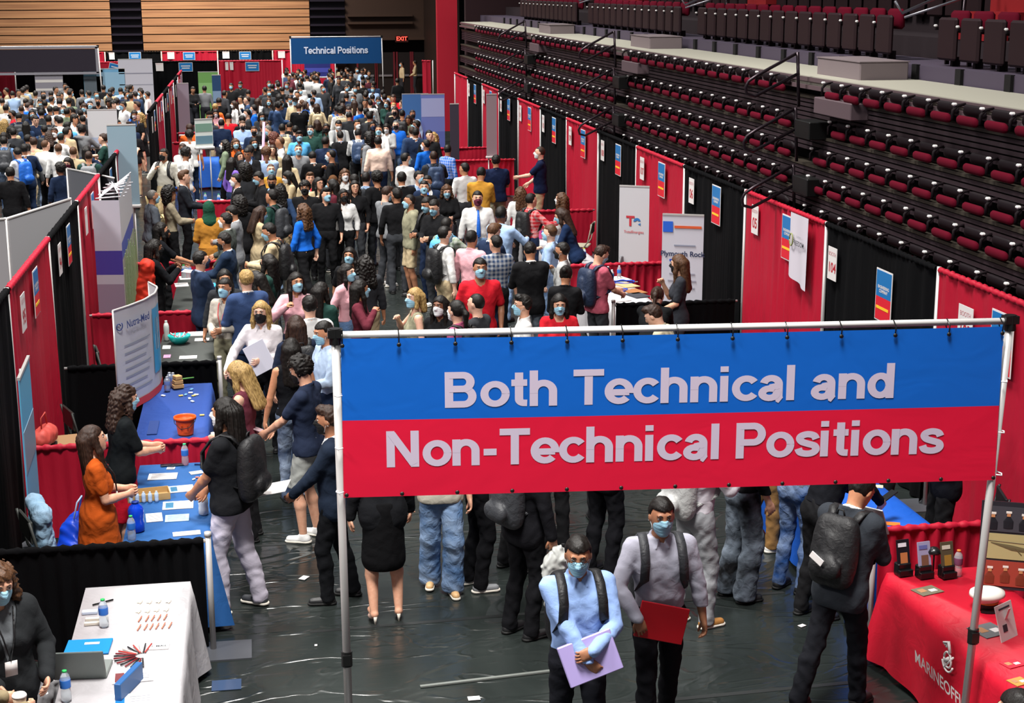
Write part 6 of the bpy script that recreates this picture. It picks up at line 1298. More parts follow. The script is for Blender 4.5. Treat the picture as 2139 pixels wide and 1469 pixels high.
slab('paper_sheet', w((-.02, .50, 1.18)), (.22, .3, .006), E3(.1, 0, math.radians(78)), WHT, 'white paper held over the charcoal table', 'paper')
near(Pose(fem=1, hp=.1), (-.42, 19.6), 185, .96, top=('long', '#2a2c30'), bot=('trousers', 'k'), hair=('long', 'k'), skin='m', mask='w', label='woman in white mask beyond the slate blue suit')
near(Pose(fem=1, L=(-.1, .22, 1.05), R=(.1, .22, 1.05), fat=1.15), (-.75, 25.6), 5, 1.0, top=('long', '#a8742e'), bot=('skirt', '#a06c2c'), hair=('hijab', 'E'), skin='m', label='woman in green headscarf and mustard tunic, back turned')
near(Pose(L=(-.2, .12, .95), R=(.12, .25, 1.05)), (-.45, 24.2), 70, 1.0, top=('jacket', '#454a46'), bot=('trousers', 'G'), hair=('short', 'k'), skin='m', mask='w', label='person in grey green suit beside the green headscarf')
near(Pose(lean=.08, L=(-.2, .2, 1.0), R=(.2, .2, 1.0), fat=1.1), (-1.80, 27.3), -70, 1.0, top=('polo', '#51565e'), bot=('trousers', 'k'), hair=('buzz', 'g'), skin='x', mask='b', label='older person with cropped grey hair in grey polo')
near(Pose(fem=1, L=(-.05, .3, 1.14), R=(.08, .34, 1.14)), (-1.48, 27.6), -75, 1.0, top=('long', '#8f8570'), bot=('trousers', 'k'), hair=('afro', 'k'), skin='m', label='woman with big black curls in a tan blazer', lips=True)
near(Pose(L=(-.05, .3, 1.1), R=(.08, .32, 1.1)), (-1.30, 29.4), -90, 1.05, top=('jacket', '#23262c'), bot=('trousers', 'k'), hair=('quiff', 'n'), skin='p', tie='n', label='fair person in black suit and tie beside the red drape', lips=True)
near(Pose(hy=.3, R=(.14, .17, 1.34)), (-1.86, 33.6), 160, 1.05, top=('long', '#c6c2b6'), bot=('trousers', 't'), hair=('short', 'k'), skin='x', mask='k', bag='k', label='bearded person in cream shirt standing at the left drape end', baglabel='black backpack on the cream shirt at the drape end')
near(Pose(L=(-.1, .3, 1.1), R=(.1, .3, 1.1)), (-1.55, 40.0), 20, 1.04, top=('tee', 'o'), bot=('trousers', 't'), hair=('short', 'b'), skin='x', label='person in orange T-shirt and khakis among the left booths')
# right booths
near(Pose(fem=1, L=(-.08, .24, 1.02), R=(.02, .22, 1.36), hy=.3, hp=.1, curl=1.1), (5.42, 19.2), 75, 1.0, top=('tee', '#303238'), bot=('trousers', 'G'), hair=('long', 'n'), skin='l', mask='k', label='woman in charcoal polo thinking beside the white banner')
P = Pose(L=(-.08, .34, 1.1), R=(.08, .34, 1.06), hp=.5, curl=.8)
near(P, (4.50, 20.0), -70, 1.02, top=('tee', '#b05566'), bot=('trousers', 'G'), hair=('quiff', 'b'), skin='l', mask='b', bag='n', label='person in rose T-shirt bending over the lanyard table', baglabel='navy backpack on the person in rose')
near(Pose(fem=1, lean=.75, L=(-.1, .62, .92), R=(.12, .6, .90), hp=.1, pel=(0, -.15, .93)), (4.72, 17.9), -25, .98, top=('long', '#121315'), bot=('trousers', 'k'), hair=('pony', 'b'), skin='p', mask='k', label='woman in black bending low over the near table')
near(Pose(lean=.3, hp=.4, L=(-.1, .4, 1.0), R=(.1, .4, 1.0)), (4.52, 16.2), 60, 1.0, top=('long', '#b8ae94'), bot=('trousers', 'k'), hair=('quiff', 'b'), skin='p', label='person in cream jacket with head bowed above the banner')
near(Pose(fem=1, lean=.35, L=(-.22, .42, .95), R=(.2, .38, .92), hp=.2), (5.05, 24.0), 70, 1.0, top=('tee', '#1a2a48'), bot=('trousers', 'k'), hair=('long', 'b'), skin='l', mask='b', label='woman in navy polo leaning across the white table')
near(Pose(L=(-.1, .42, 1.16), R=(.2, .25, 1.0), curl=.3, fat=1.12), (5.95, 32.0), 75, 1.08, top=('polo', '#16203c'), bot=('trousers', 't'), hair=('buzz', 'b'), skin='p', mask='w', label='tall person in navy polo gesturing at the right drapes')
near(Pose(L=(-.12, .3, 1.1), R=(.12, .3, 1.1), fat=1.18), (4.85, 31.0), 0, 1.05, top=('polo', '#18223e'), bot=('trousers', 'h'), hair=('short', 'k'), skin='m', label='stout person in navy polo with khaki trousers, back turned')
near(Pose(L=(-.25, .05, .9), R=(.25, .05, .9), fat=1.1), (2.76, 19.0), 180, 1.04, top=('tee', '#c41f2c'), bot=('trousers', 'k'), hair=('short', 'k'), skin='x', mask='b', label='person in bright red T-shirt and blue mask, above the banner')
near(Pose(fem=1, L=(-.1, .28, 1.1), R=(.1, .3, 1.1), hp=.2), (3.40, 17.1), 175, .98, top=('tee', '#c0202c'), bot=('trousers', 'k'), hair=('long', 'k'), skin='l', mask='b', label='woman in red T-shirt with long black hair')
# those whose heads the banner hides
near(Pose(fem=1, L=(-.27, .02, .88), R=(.24, .10, .92), FL=(-.10, .0, .05), FR=(.11, .03, .05), pel=(0, 0, .98)), (.93, 12.05), 3, 1.0, z=.0, heels=True, top=('jacket', '#17181b'), bot=('skirt', '#0e0e10'), hair=('long', 'b'), skin='l', shoe='#c9a79a', label='woman in black suit jacket, skirt and pale heels')
near(Pose(fem=1, L=(-.24, .12, .86), R=(.26, .0, .86), FL=(-.09, .1, 0), FR=(.09, -.12, .01)), (1.47, 12.55), 178, 1.0, top=('tee', '#b9b4a6'), bot=('wide', '#50709a'), hair=('long', 'b'), skin='l', mask='b', shoe='#c8a070', label='woman in wide blue jeans and cream top, walking')
near(Pose(L=(-.1, .3, 1.1), R=(.1, .3, 1.1)), (1.80, 12.62), -80, 1.02, top=('long', '#141416'), bot=('trousers', '#111114'), hair=('short', 'k'), skin='m', shoe='g', label='person in black with grey sneakers under the banner')
near(Pose(R=(.2, .1, .9)), (2.20, 13.0), -70, 1.02, top=('jacket', '#16171a'), bot=('trousers', 'k'), hair=('short', 'k'), skin='m', label='person in black suit behind the grey sneakers')
w = near(Pose(L=(-.22, .06, .88), R=(.27, .06, .86), curl=1.2), (2.02, 11.55), -62, 1.03, top=('jacket', '#17171b'), bot=('trousers', '#121215'), hair=('short', 'k'), skin='x', bag='G', label='person in black suit carrying a plastic shopping bag', baglabel='shiny charcoal rucksack left of the plastic shopping bag')
c = w((.29, .10, .78)); o = root('shopping_bag', tuple(c), math.radians(-62), label='white plastic shopping bag with green print', cat='bag')
part('bag_body', [implicit([cap((0, 0, -.02), (0, 0, -.06), .05, .09, (V(0, 1, 0), .5), .05), cap((0, -.02, -.12), (0, .02, -.40), .13, .15, (V(1, 0, 0), .5), .05)], .011, (), .008, 1.3)], flat('bag_white', '#b9bcb8', .3), o, True); part('green_print', [box((-.055, .0, -.24), (.06, .12, .07), bev=.02), box((-.05, .0, -.42), (.07, .10, .10), bev=.03)], flat('print_green', '#168a44', .4), o)
near(Pose(fem=1), (2.62, 13.5), 0, 1.0, top=('jacket', '#17181c'), bot=('trousers', 'k'), hair=('long', 'k'), skin='l', label='woman in black behind the shopping bag carrier')
w = near(Pose(L=(-.1, .3, 1.15), R=(.12, .34, 1.24), curl=.9), (2.95, 12.75), -60, 1.04, top=('jacket', '#1b1c20'), bot=('trousers', '#131317'), hair=('short', 'k'), skin='l', label='person in black suit raising a paper cup beneath the banner')
c = w((.10, .42, 1.27)); part('paper_cup', [lathe([(.028, 0), (.038, .10), (.036, .10)], 14, tuple(c - V(0, 0, .05)))], WHT, None, True, label='white paper cup held under the banner', cat='cup')
near(Pose(L=(-.25, .0, .9), hy=.2), (3.28, 14.2), 0, 1.0, top=('jacket', '#101114'), bot=('trousers', 'k'), hair=('short', 'k'), skin='m', label='person in black coat deep under the banner, back turned')
w = near(Pose(L=(-.06, .34, 1.22), R=(.10, .36, 1.20), curl=.6, FL=(-.1, -.05, 0), FR=(.1, .12, 0)), (3.42, 11.5), -68, 1.03, top=('long', '#c9c4cc'), bot=('trousers', '#8e9094'), hair=('short', 'k'), skin='l', shoe='#9a6a34', bag='q', label='person in white shirt and grey trousers with tan shoes', baglabel='pale grey backpack with black straps, under the banner')
slab('clipboard', w((.02, .52, 1.26)), (.2, .26, .01), E3(.5, 0, math.radians(-68)), flat('clip_red', '#b8283a', .4), 'red clipboard held by the white shirt wearer', 'clipboard')
near(Pose(fem=1, L=(-.2, .1, .95), R=(.24, .1, .9)), (3.98, 12.0), -75, 1.02, top=('long', '#121215'), bot=('wide', '#131316'), hair=('long', 'k'), skin='l', shoe='k', label='woman in wide black trousers and sandals under the banner')
near(Pose(L=(-.1, .25, 1.1), FR=(.1, .14, 0)), (4.52, 13.1), -80, 1.02, top=('long', '#3a3226'), bot=('trousers', '#86643c'), hair=('short', 'k'), skin='x', shoe='w', label='person in tan trousers and white sneakers')
near(Pose(L=(-.1, .25, 1.1), R=(.27, .05, .88)), (4.50, 12.1), -60, .99, top=('long', '#1b2942'), bot=('jeans', '#1d4580'), hair=('short', 'k'), skin='l', shoe='k', pat='J', label='person in dark denim shirt and blue jeans by the blue table')
w = near(Pose(lean=.35, L=(-.1, .45, 1.0), R=(.15, .5, .98), hp=.2, curl=1.), (4.48, 11.5), -72, 1.0, top=('long', '#111217'), bot=('trousers', 'k'), hair=('short', 'k'), skin='l', label='person in black leaning over the bright blue table with a phone')
slab('phone', w((.12, .62, 1.0)), (.075, .15, .01), E3(.4, 0, -1.2), flat('phone_black', '#0d0d0f', .2), 'black phone held above the bright blue table', 'phone')
near(Pose(L=(-.1, .25, 1.05), R=(.1, .25, 1.05)), (5.85, 12.1), 80, 1.0, top=('jacket', '#14151b'), bot=('trousers', 'k'), hair=('short', 'k'), skin='l', label='person in black behind the bright blue table')
near(Pose(L=(-.1, .25, 1.05), R=(.1, .25, 1.05)), (5.80, 13.2), 80, 1.0, top=('long', '#6f6474'), bot=('trousers', 'k'), hair=('short', 'k'), skin='l', pat='S', label='person in striped grey shirt behind the bright blue table')
# bottom left corner
near(Pose(fem=1, lean=.05, L=(-.20, .22, 1.0), R=(.10, .2, 1.0), hp=.35, hy=.0, fat=1.12), (-1.66, 9.30), -155, 1.0, h=.008, top=('jacket', '#26282a'), inner='#6a6e72', bot=('trousers', 'k'), hair=('wavy', 'n'), skin='l', mask='b', label='woman in charcoal jacket with name badge at the white table', lanyard='k')
w = near(Pose(L=(-.15, .36, 1.10), R=(.12, .36, 1.12), curl=1.1), (-1.78, 8.38), -55, 1.0, h=.009, top=('long', '#8a7d62'), bot=('trousers', 'k'), hair=('short', 'b'), skin='l', label='person in tan sleeve holding a coffee cup, frame corner')
o = root('coffee_cup', (-1.47, 8.66, 1.02), label='paper coffee cup with white lid at the corner', cat='cup'); part('cup', [lathe([(.030, 0), (.040, .10)], 16)], flat('cup_paper', '#a9927c', .5), o, True); part('lid', [lathe([(.043, .098), (.043, .108), (.036, .118), (.034, .112)], 16)], WHT, o, True)
near(Pose(hp=.2), head_at(2134, 1497, 1.58), 20, .98, h=.012, top=('long', '#22222a'), bot=('trousers', 'k'), hair=('short', 'k'), skin='l', label='dark haired head at the bottom right frame edge')
# ---------------------------------------------------------------- the crowd
# blocks: (x offset, y offset, pixels per pixel, people) ; each person: x y of the head, top+colour, hair+colour, mask, facing, extras
BL = [
(0, 165, 6.473, '''320 50 Pt bb - 175;360 120 Lz sk - 10;880 80 Lg sg - 160 Sp;70 210 Lw sk b 20;170 205 LB sk - 10 Bn;300 160 Lt sb - 40;750 110 Tk lk - 180 F;720 210 Lb sk - 0;480 225 Lg lk - 20 F;590 270 Lt lb - 10 F;800 230 Lw sk b -30;960 200 Lk sk w -60;1110 225 Te lb - 30 F;1210 190 LB sk b 60;1300 200 Lg sk w 170;1400 140 Tk sk - 10;1510 130 LN sk - -30 Sx;1480 200 Lw sb w 70;1630 150 LB sk - 5 Bg;1720 170 LG sk - 20;1770 130 Lk sb - -60;1760 230 Jn sk - 10;1850 210 Lb bk - 15;1910 200 Lk sk k 100;1995 225 Lw sk m 80 Sx;
340 320 Lw sk - -20;420 340 Lq sg w -40;560 350 LG sk - 20;660 350 Lw sk - 10;800 330 LG sk - -10;930 320 He sk - 0;1130 350 LG sk k -40;1220 360 Tk sk b 170;1330 310 Tk sk k 175 Sx;1480 330 TG ak - 160 Sd;1580 310 Lw sk - 30;1780 370 Lw sk b 120;1860 370 LB qb - 85 Ql;1900 520 Dk wy - 100 F;
80 410 Lw sk w -20;170 490 Lr sk k 100;290 420 LG bb - 20;360 380 Jb sb w -60;430 480 Ln lk b 200 F;560 480 LG sk - 10;680 430 Hk sk - -10;760 430 Lw sk - 15;860 420 Lw sb b 175;960 440 Ly lk - 150 F;1020 450 Le sk - -10;1160 480 Jn sk k -50 Sx;1090 480 LG sk - 25;
60 610 Te wy - 10 F;350 640 LN lk - 20 F Sd;480 560 Ln sk - 200;660 560 LG sk - -10 BG;770 560 Tk bk - 0;950 570 Lw sk b -40;1010 560 Lw ck - 180;1110 700 Hg ck - -20;1120 560 LG sk - 30;1340 620 Tk lk b 120 F Ql;860 750 Lt sk - -35;
50 800 Lk sk - 5 BG;180 740 LG sk b 30;380 830 JN sk k -60;600 700 LN sk - 0 Bk;830 810 Lw sk w -50;1400 820 TE sb - 90 Sp Qe;1500 800 Lp sb - 100;
260 990 Jn sk - 15 Sx;50 860 Lj sk - 10 BG;360 960 Jg sk w -20;700 920 Lw bn - -20 Sp;790 960 Lw sn - 10;990 1000 Lt bn - 0;980 1130 Tk lk m 170 F;1200 1060 TE bb - -10 Bg;1170 980 Ln lk - -30 F;
255 1010 Lw sk - 60 Bb Sx;820 1230 Ln ck - 25 F Sd;140 1290 Lk sk - 10'''),
(370, 130, 6.473, '''90 260 LG sk - 20;210 380 Jk lk - 200 F;370 370 He sk - 10;640 430 TG bn - -60 Sp Qb;730 310 Tk sk w 170;860 290 Jk sk w 160;960 430 LG sk - -10;1190 360 LE sk - 20;1290 370 Tk lk - 0 F;1240 420 LG sk w 190;1370 270 Lw sk k 110;1490 340 Le lk w 175 F;1480 130 Lp lk - 180 F;1590 100 Lr sk m 175;1600 180 Ln sk - 20;1680 160 LG sk k 150;1760 220 Lw sk - 5 Bp;1890 230 Lw sk - -10;
1100 540 Lw lb - -40 F;1270 540 LG lb b 170 F;1400 480 Jk lk - 5;1430 400 Jk lk - 30 F;1530 490 Lw sk b 180;1600 540 Lt Ck b 175 Fat;1660 400 Lw ck w 175;1700 560 LG bn - 30;1850 400 LB sk w 10;1890 620 Lt lb - 5 F Bt;1970 360 LE sk b 175;
510 620 Lo sy - -20;570 540 Lk sk - 10;860 480 Lw sk - 100;830 580 Lw lb w 100 F;950 520 LN bb - 90;1040 640 Lb sk b 100;950 700 TG sk w 100;440 730 Ln Ck k -100;520 690 Lp lk w 190 F;600 840 Ln sk - 0;690 760 Tr sk - -10;880 850 LB bn k 190;890 790 Tk sk - 30;1040 940 Ln sb k 180;1020 1100 Lk lk b 190 F;790 1110 Lo wn b 185 F;
1250 920 Lw bg b 100;1310 1040 Lg ar - -10;1490 900 LN sk - 10 Bt Xp;1600 930 Ln sk - -30;1190 1060 Hq sk - 20;1640 1190 Hg bb b 180;1490 1340 Lt lk - -20 F;1290 1200 Lt lb - 190 F;840 1290 LE lk - 185 F;960 1240 Jk sk - 170;740 1370 Lv lk - -50 F;2050 1290 Hk bk b 80'''),
(640, 130, 6.473, '''400 90 Lt sb w 175;310 180 Ln sk - 20;480 170 Tk sk - 10;560 120 LG sk - 20;600 200 Lk ck - 180;680 100 Lg ak w 170;760 230 Lp ck w -60;840 230 Lm sk - 15;700 270 Lw sk w 180;550 310 Lw sb m 175;910 290 LN sk - 0;1290 20 To sk w 100;1470 20 Lt lk - 80 F;
1230 290 Kk lk - 10 F Sp;540 370 LG sk b 170;660 380 Lg sb w 180 Sx;820 400 Lk ck - 40;540 480 Ln sk - 0;640 500 LG sk b 185;800 470 Ck Cg - 20;900 500 Lm lk - 20 F;1060 490 LG sk - 10;1180 490 Lr sb - 160;
650 570 Lt lb - 10 F;800 560 Lw sk - 175;860 570 Lw sk - 10 Bw;580 660 Tm sb b 175;460 670 Lw ck - 10 Bt;740 650 Lb sk - 30;810 690 LG sk - -20;1000 560 Jk lk - 10 F;1090 570 LE lb b 160 F;1180 610 LG sy b 170 F;1300 570 Ln sb - 30;1200 660 Lt lb - 20 F;
860 750 LG sk - -20;420 850 Hq sk w 175 Bg;270 900 LE lk k 175 F Sd;680 850 Jk sk w 180;890 870 LE lk n 180 F;60 930 LE sk b 160;980 930 Lw bb b 160;1210 860 Pb bg k 175 Sp Fat;1430 950 JN sb - 20 Sp;1510 970 Jn sk - 5;
480 1010 Jk sk - 20;700 980 Lw sk - 5 BN;850 1040 Jg ak k 60;970 1090 Lz sk - 0 Fat;1660 1000 Lk sk - 160;1720 1020 Jk wy - 120 F Sp;260 1090 Ln sk - -20 Xn;340 1270 Tk bk w 80;1620 1130 Lb sk w 20;1720 1290 LG bb - 5 BN;1910 1200 Lb sk b -60 Xp;1340 1320 Lw sk b -50;90 1290 Jk sk - 20'''),
(470, 330, 6.473, '''270 180 LG ak - 20;430 280 Lk sk b 100;180 310 Jk sk w 100;620 170 Ly bn b 185 F;640 320 Jk sk k 175 Sx;640 540 LE sk - 60 BG;790 450 LN wk - -10 F;880 260 Lt lk w 100 F;1150 290 Jt qn - 185;1430 340 Hk Cn - 0;1620 240 Lw wn w 180 F;1360 510 Lk qk b 178;1600 520 Lw lk k 180 F Sd;1590 400 Lm lk b 100 F;1890 340 LG sk - 20;2020 320 LB sk - -20 BG;1060 730 Lb wn - 60 F;440 760 Dt lb b -70 F;200 640 Jk ak - 20 F;130 750 Jg sk w 80 Sx'''),
(400, 370, 3.961, '''1600 140 Tg qb b -60 Sp;1700 160 Lk sk - 10;1650 20 Tk ck - 20;1740 20 Jk sk - 10;1810 210 Hh bk b 95 Sh;1880 10 Jn sk b 185;1960 80 Lk sk b 190;2075 110 Lk wn b 178 F;2000 250 Lk sk b 120 Bk;1350 90 Lk lk - 160 F;
670 455 Lt sk b 75 Bk Qb;640 720 LE lk k 75 F;865 880 Lp lk b 180 F;560 860 Lw lk k 80 F;1310 660 Tk lk b 170 F;1440 730 LG wk - 20 F;1285 800 Lp lk b -120 F;1390 940 Lm lk b -100 F;1070 960 LE lk - -30 F;980 1080 Lw sk - 10;940 100 Lk ck k 170;1050 60 Lt lk - 190 F'''),
(860, 350, 3.961, '''545 265 Lw sk m 178 Tb Sl;570 60 Ly sk - -20;440 20 Lw sk - 10;900 220 Lw wn - -20 F;985 280 Lr sk - -60 Bk Xp;740 400 LB sk k -40 Sd;1240 270 Lq wn w 80 F;290 490 Le bk - -50 Xp Sd Bc;375 580 Lw sk b -70 Bk;530 600 Lp sk - -40;660 540 Jn qn - -60 Sp;700 640 LN sk - 10 Xp;1150 550 LB sn b 60 Sp;985 700 Jk sk - 0;1250 700 Lq sk k 60 Sx;400 1180 LP pk w 60 F Bk;225 1150 Lk lk w 150 F Sd;540 1140 TG bk - 60;940 1150 Lw qk b 90;30 1090 Kh oy b 100 F Sp;1270 900 Lk uk - -20 F;200 330 Lk sk b 130;130 130 Jn sk b 180'''),
]
TK = {'L': 'long', 'T': 'tee', 'P': 'polo', 'J': 'jacket', 'H': 'hood', 'K': 'tank', 'D': 'dress', 'R': 'rolled', 'C': 'long'}
HK = {'s': 'short', 'b': 'buzz', 'q': 'quiff', 'c': 'curly', 'a': 'afro', 'u': 'bun', 'p': 'pony', 'l': 'long', 'o': 'bob', 'd': 'dreads', 'w': 'wavy', 'h': 'hijab', 'C': 'cap'}
PZ = {
 'a': Pose(), 'b': Pose(L=(-.10, .32, 1.16), R=(.06, .33, 1.14), hp=.35, curl=.9), 'c': Pose(R=(.14, .17, 1.34), curl=1.2), 'd': Pose(L=(-.20, .10, .90), R=(.20, .10, .90), curl=.8, hy=.4),
 'e': Pose(L=(-.10, .30, 1.12), R=(.20, .40, 1.22), curl=.4), 'i': Pose(FL=(-.10, .22, 0), FR=(.10, -.20, .03), L=(-.27, -.05, .90), R=(.26, .16, .92), lean=.05), 'k': Pose(hy=-.6, L=(-.26, .10, .9)), 'l': Pose(R=(.12, .30, 1.42), L=(-.15, .25, 1.15), curl=.9),
 'm': Pose(fat=1.22), 'n': Pose(fat=1.18, L=(-.12, .30, 1.1), R=(.10, .30, 1.1), curl=.8),
 'F': Pose(fem=1, L=(-.26, .02, .88), R=(.26, .04, .88), hp=.1), 'G': Pose(fem=1, L=(-.08, .30, 1.14), R=(.06, .31, 1.12), hp=.35, curl=.9), 'H': Pose(fem=1, L=(-.05, .22, 1.02), R=(.05, .24, 1.0), curl=.8, hy=.35), 'I': Pose(fem=1, FL=(-.09, -.16, .02), FR=(.09, .2, 0), L=(-.25, .12, .9), R=(.25, -.06, .9)), 'J': Pose(fem=1, R=(.12, .20, 1.36), L=(-.24, .05, .9), hy=-.4, curl=1.1)}
def dirword(fc, ):
    f = fc % 360
    return 'seen from behind' if f < 45 or f > 315 else ('facing the camera' if 135 < f < 225 else ('in profile to the left' if f <= 135 else 'in profile to the right'))
PLAN = []
rc = random.Random(11)
def add_plan(u, v, tok, z=1.60):
    t, hr, mk_, fc, ex = tok[0], tok[1], tok[2], float(tok[3]), tok[4:]
    d = dict(tk=TK[t[0]], tc=t[1], hn=HK[hr[0]], hc=hr[1], mask=None if mk_ == '-' else mk_, fc=fc, fem='F' in ex, fat='Fat' in ex, bag=None, skin=None, pat=None, pose=None, tie=None, bot=None)
    if t == 'Ck': d['tc'] = 'k'
    for e in ex:
        if len(e) == 2:
            if e[0] == 'B': d['bag'] = e[1]
            if e == 'Sh': d['bot'] = ('shorts', 't')
            elif e[0] == 'S': d['skin'] = e[1]
            if e == 'Xp': d['pat'] = 'P'
            if e[0] == 'Q': d['pose'] = e[1]
            if e[0] == 'T': d['tie'] = e[1]
    hs = rc.uniform(.95, 1.0) if d['fem'] else rc.uniform(.985, 1.05)
    p = up(u, v, z=1.61 * hs); d['x'], d['y'], d['hs'] = p[0], p[1], hs; PLAN.append(d); ALLP.append((p[0], p[1]))
for ox, oy, s, body in BL:
    for ln in body.replace('\n', '').split(';'):
        q = ln.split(); add_plan(ox + float(q[0]) / s, oy + float(q[1]) / s, q[2:])
# nobody stands inside anybody else
for it in range(30):
    for i in range(len(PLAN)):
        for q in ALLP[:NP[0]] + [(e['x'], e['y']) for e in PLAN[i + 1:]]:
            dx, dy = PLAN[i]['x'] - q[0], PLAN[i]['y'] - q[1]; dd = math.hypot(dx, dy)
            if 1e-6 < dd < .44: k_ = (.44 - dd) / dd * .5; PLAN[i]['x'] += dx * k_ * .6; PLAN[i]['y'] += dy * k_ * 1.4
ALLP[NP[0]:] = [(e['x'], e['y']) for e in PLAN]
# people too far off to read one by one: the same dense crowd carried on
def zone_fill(n, poly, dmin, seed):
    r = random.Random(seed); k = 0; tries = 0
    while k < n and tries < 6000:
        tries += 1; u, v = r.uniform(poly[0], poly[2]), r.uniform(poly[1], poly[3]); p = up(u, v, z=1.62)
        if p[1] > 64.5 or abs(p[1] - 61) < .5 and (p[0] < 1.4): continue
        if abs(p[0] - XL) < .45 or p[0] > 5.6: continue
        if p[0] > XL and p[0] < -.55 and p[1] < 30: continue
        if min((p[0] - a) ** 2 + (p[1] - b) ** 2 for a, b in ALLP) < dmin ** 2: continue
        fem = r.random() < .35; tc = r.choice('kkkkGGGnnNwwwwBqgtteEmcp'); tk = r.choice('LLLLJJTTHP')
        tok = [tk + tc, (r.choice('llwou') if fem else r.choice('ssssbqc')) + r.choice('kkkkbbn' + ('y' if fem else '')), r.choice('-bbwk'), str(r.choice([0, 0, 20, -20, 160, 180, 200, 90, -90]))] + (['F'] if fem else []) + (['B' + r.choice('kkGNb')] if r.random() < .22 else []) + (['S' + r.choice('lmxdp')] if r.random() < .7 else [])
        add_plan(u, v, tok); k += 1
zone_fill(28, (0, 192, 300, 300), .42, 3); zone_fill(26, (560, 152, 800, 232), .42, 4); zone_fill(16, (480, 232, 880, 300), .5, 5); zone_fill(8, (380, 250, 560, 330), .55, 6)
print('crowd', len(PLAN))
def zone(d):
    if d['x'] < XL: return 'left hall crowd' if d['y'] < 42 else 'far left crowd'
    return 'near crowd' if d['y'] < 27 else ('middle crowd' if d['y'] < 42 else 'far crowd')
def basel(d):
    s = 'person in %s%s %s, %s %s hair' % ('plaid ' if d['pat'] == 'P' else '', CN[d['tc']], TN[d['tk']], HN[d['hn']], HCN[d['hc']])
    if d['hn'] == 'cap': s = 'person in %s %s and cap' % (CN[d['tc']], TN[d['tk']])
    if d['bag']: s += ', backpack'
    elif d['mask'] and (45 < d['fc'] % 360 < 315): s += ', mask'
    return s
PLAN.sort(key=lambda d: d['y'])
cnt = {}; tot = {}
for d in PLAN[:300 - NP[0]]: tot[(basel(d), zone(d))] = tot.get((basel(d), zone(d)), 0) + 1
KEEP = 300 - NP[0]; MASS = PLAN[KEEP:]; PLAN = PLAN[:KEEP]
FEMS = ['F', 'G', 'H', 'I', 'J']; MALS = ['a', 'b', 'c', 'd', 'e', 'i', 'k', 'a', 'b']
for i, d in enumerate(PLAN):
    k = (basel(d), zone(d)); cnt[k] = cnt.get(k, 0) + 1
    lab = k[0] + ', ' + (k[1] if tot[k] == 1 else ('nearest such, ' if cnt[k] == 1 else nth(cnt[k] - 1) + ' nearest such, ') + k[1])
    pk = d['pose'] or (rc.choice('mn') if d['fat'] else (rc.choice(FEMS) if d['fem'] else rc.choice(MALS)))
    if d['fem'] and d['pose'] == 'l': pk = 'G'
    bl_ = None
    if d['bag']:
        kb = (d['bag'], d['tc'], d['tk'], zone(d)); cnt[kb] = cnt.get(kb, 0) + 1
        bl_ = '%s backpack on the %s %s wearer, %s%s' % (CN[d['bag']], CN[d['tc']], TN[d['tk']], '' if cnt[kb] == 1 else nth(cnt[kb] - 1) + ' nearest such, ', zone(d))
    h = .0115 if d['y'] < 21 else (.014 if d['y'] < 32 else .018)
    face = d['fc'] + rc.uniform(-8, 8)
    bot = d['bot'] or (('skirt', 'k') if d['fem'] and rc.random() < .12 else (rc.choice(['trousers'] * 3 + ['jeans']), None))
    if bot[1] is None: bot = (bot[0], d['tc'] if d['tk'] == 'jacket' and d['tc'] in 'knGgt' else (rc.choice('jNj') if bot[0] == 'jeans' else rc.choice('kkkGnGt')))
    pat = d['pat']
    person(PZ[pk], pk, (d['x'], d['y']), face, (d['tk'], d['tc']), bot, (d['hn'], d['hc']), d['skin'] or rc.choice('lmmxxlp' if d['hc'] in 'kb' else 'lp'), d['mask'], rc.choice('kkkwG'), inner=rc.choice('wwB'), tie=d['tie'] or (rc.choice('rnb') if d['tk'] == 'jacket' and not d['fem'] and rc.random() < .5 and 130 < d['fc'] % 360 < 230 else None),
           h=h, hs=d['hs'], label=lab, group='crowd of visitors', bag=d['bag'], pat=pat, glasses=rc.random() < .12 and d['y'] < 30 and 60 < d['fc'] % 360 < 300,
           baglabel=bl_, bagg='backpacks in the crowd', lips=d['mask'] is None and d['y'] < 30)
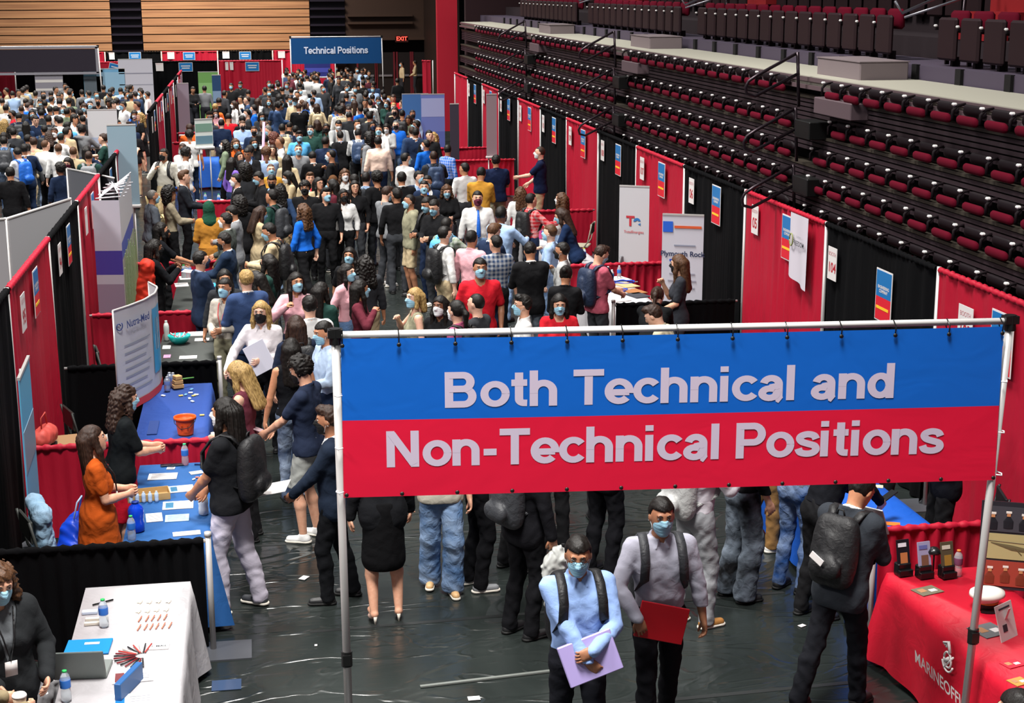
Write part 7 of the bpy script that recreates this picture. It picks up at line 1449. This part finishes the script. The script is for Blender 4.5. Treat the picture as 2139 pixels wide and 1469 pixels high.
# the very back of the crowd, past counting, as one mass
r = random.Random(21); parts_ = []; cols = 'kkGnwwBgqtNm'; tpl = {}
def low(kind, pk):
    if (kind, pk) not in tpl:
        p = PZ[pk]; tpl[(kind, pk)] = {'body': lambda: body_mesh(p, .03)[:1], 'top': lambda: top_mesh(p, 'long', .03), 'bot': lambda: bottom_mesh(p, 'trousers', .03), 'hair': lambda: [(q[0] @ p.HR.T + p.hc, q[1], 0) for q in hair_mesh('short', .02)]}[kind]()
    return tpl[(kind, pk)]
slots = [SKIN] ; mats_ = [flat('far_skin', '#a9795c', .6), flat('far_hair', '#1b1512', .5), flat('far_trouser', '#202127', .9)] + [flat('far_top_' + CN[c], CC[c], .9) for c in 'kGnwBgqtNm']
cidx = {c: 4 + i for i, c in enumerate('kGnwBgqtNm')}; mats_.insert(3, flat('far_mask', '#94c2d8', .8)); nmass = 0; tries = 0
alias = {'b': 'N', 'c': 'B', 'r': 'm', 'p': 'w', 'P': 'm', 'o': 't', 'y': 't', 'e': 'g', 'E': 'G', 'v': 'N', 'j': 'N', 'h': 't', 'z': 't'}
def into_mass(x, y, c, deg, pk, msk):
    R = Rz(math.radians(deg)); c = alias.get(c, c)
    for kind, mi in (('body', 0), ('hair', 1), ('bot', 2), ('top', cidx[c])):
        for q in low(kind, pk): parts_.append((q[0] @ R.T + V(x, y, 0), q[1], mi))
    if msk: q = ell_mask; parts_.append(((q[0] @ PZ[pk].HR.T + PZ[pk].hc) @ R.T + V(x, y, 0), q[1], 3))
ell_mask = implicit([ell((0, .03, -.038), (.068, .084, .080), None, .02)], .02, [lambda X, Y, Z: .02 - Y + 0 * X + 0 * Z, lambda X, Y, Z: Z - .012 + 0 * X + 0 * Y])
for d in MASS: into_mass(d['x'], d['y'], d['tc'], d['fc'], r.choice('FGH' if d['fem'] else 'abk'), d['mask'])
while nmass < 34 and tries < 4000:
    tries += 1; u, v = (r.uniform(590, 790), r.uniform(141, 168)) if r.random() < .75 else (r.uniform(10, 300), r.uniform(186, 200)); p = up(u, v, z=1.62)
    if p[1] > 69.5 or p[1] < 56 or (abs(p[1] - 61) < .6 and p[0] < 1.6) or abs(p[1] - 67) < .4: continue
    if min((p[0] - a) ** 2 + (p[1] - b) ** 2 for a, b in ALLP) < .19: continue
    ALLP.append((p[0], p[1])); nmass += 1; into_mass(p[0], p[1], r.choice(cols), r.uniform(0, 360), r.choice('abFk'), False)
part('distant_crowd', parts_, mats_, None, True, kind='stuff', label='mass of distant visitors packed at the far end of the hall', cat='crowd')
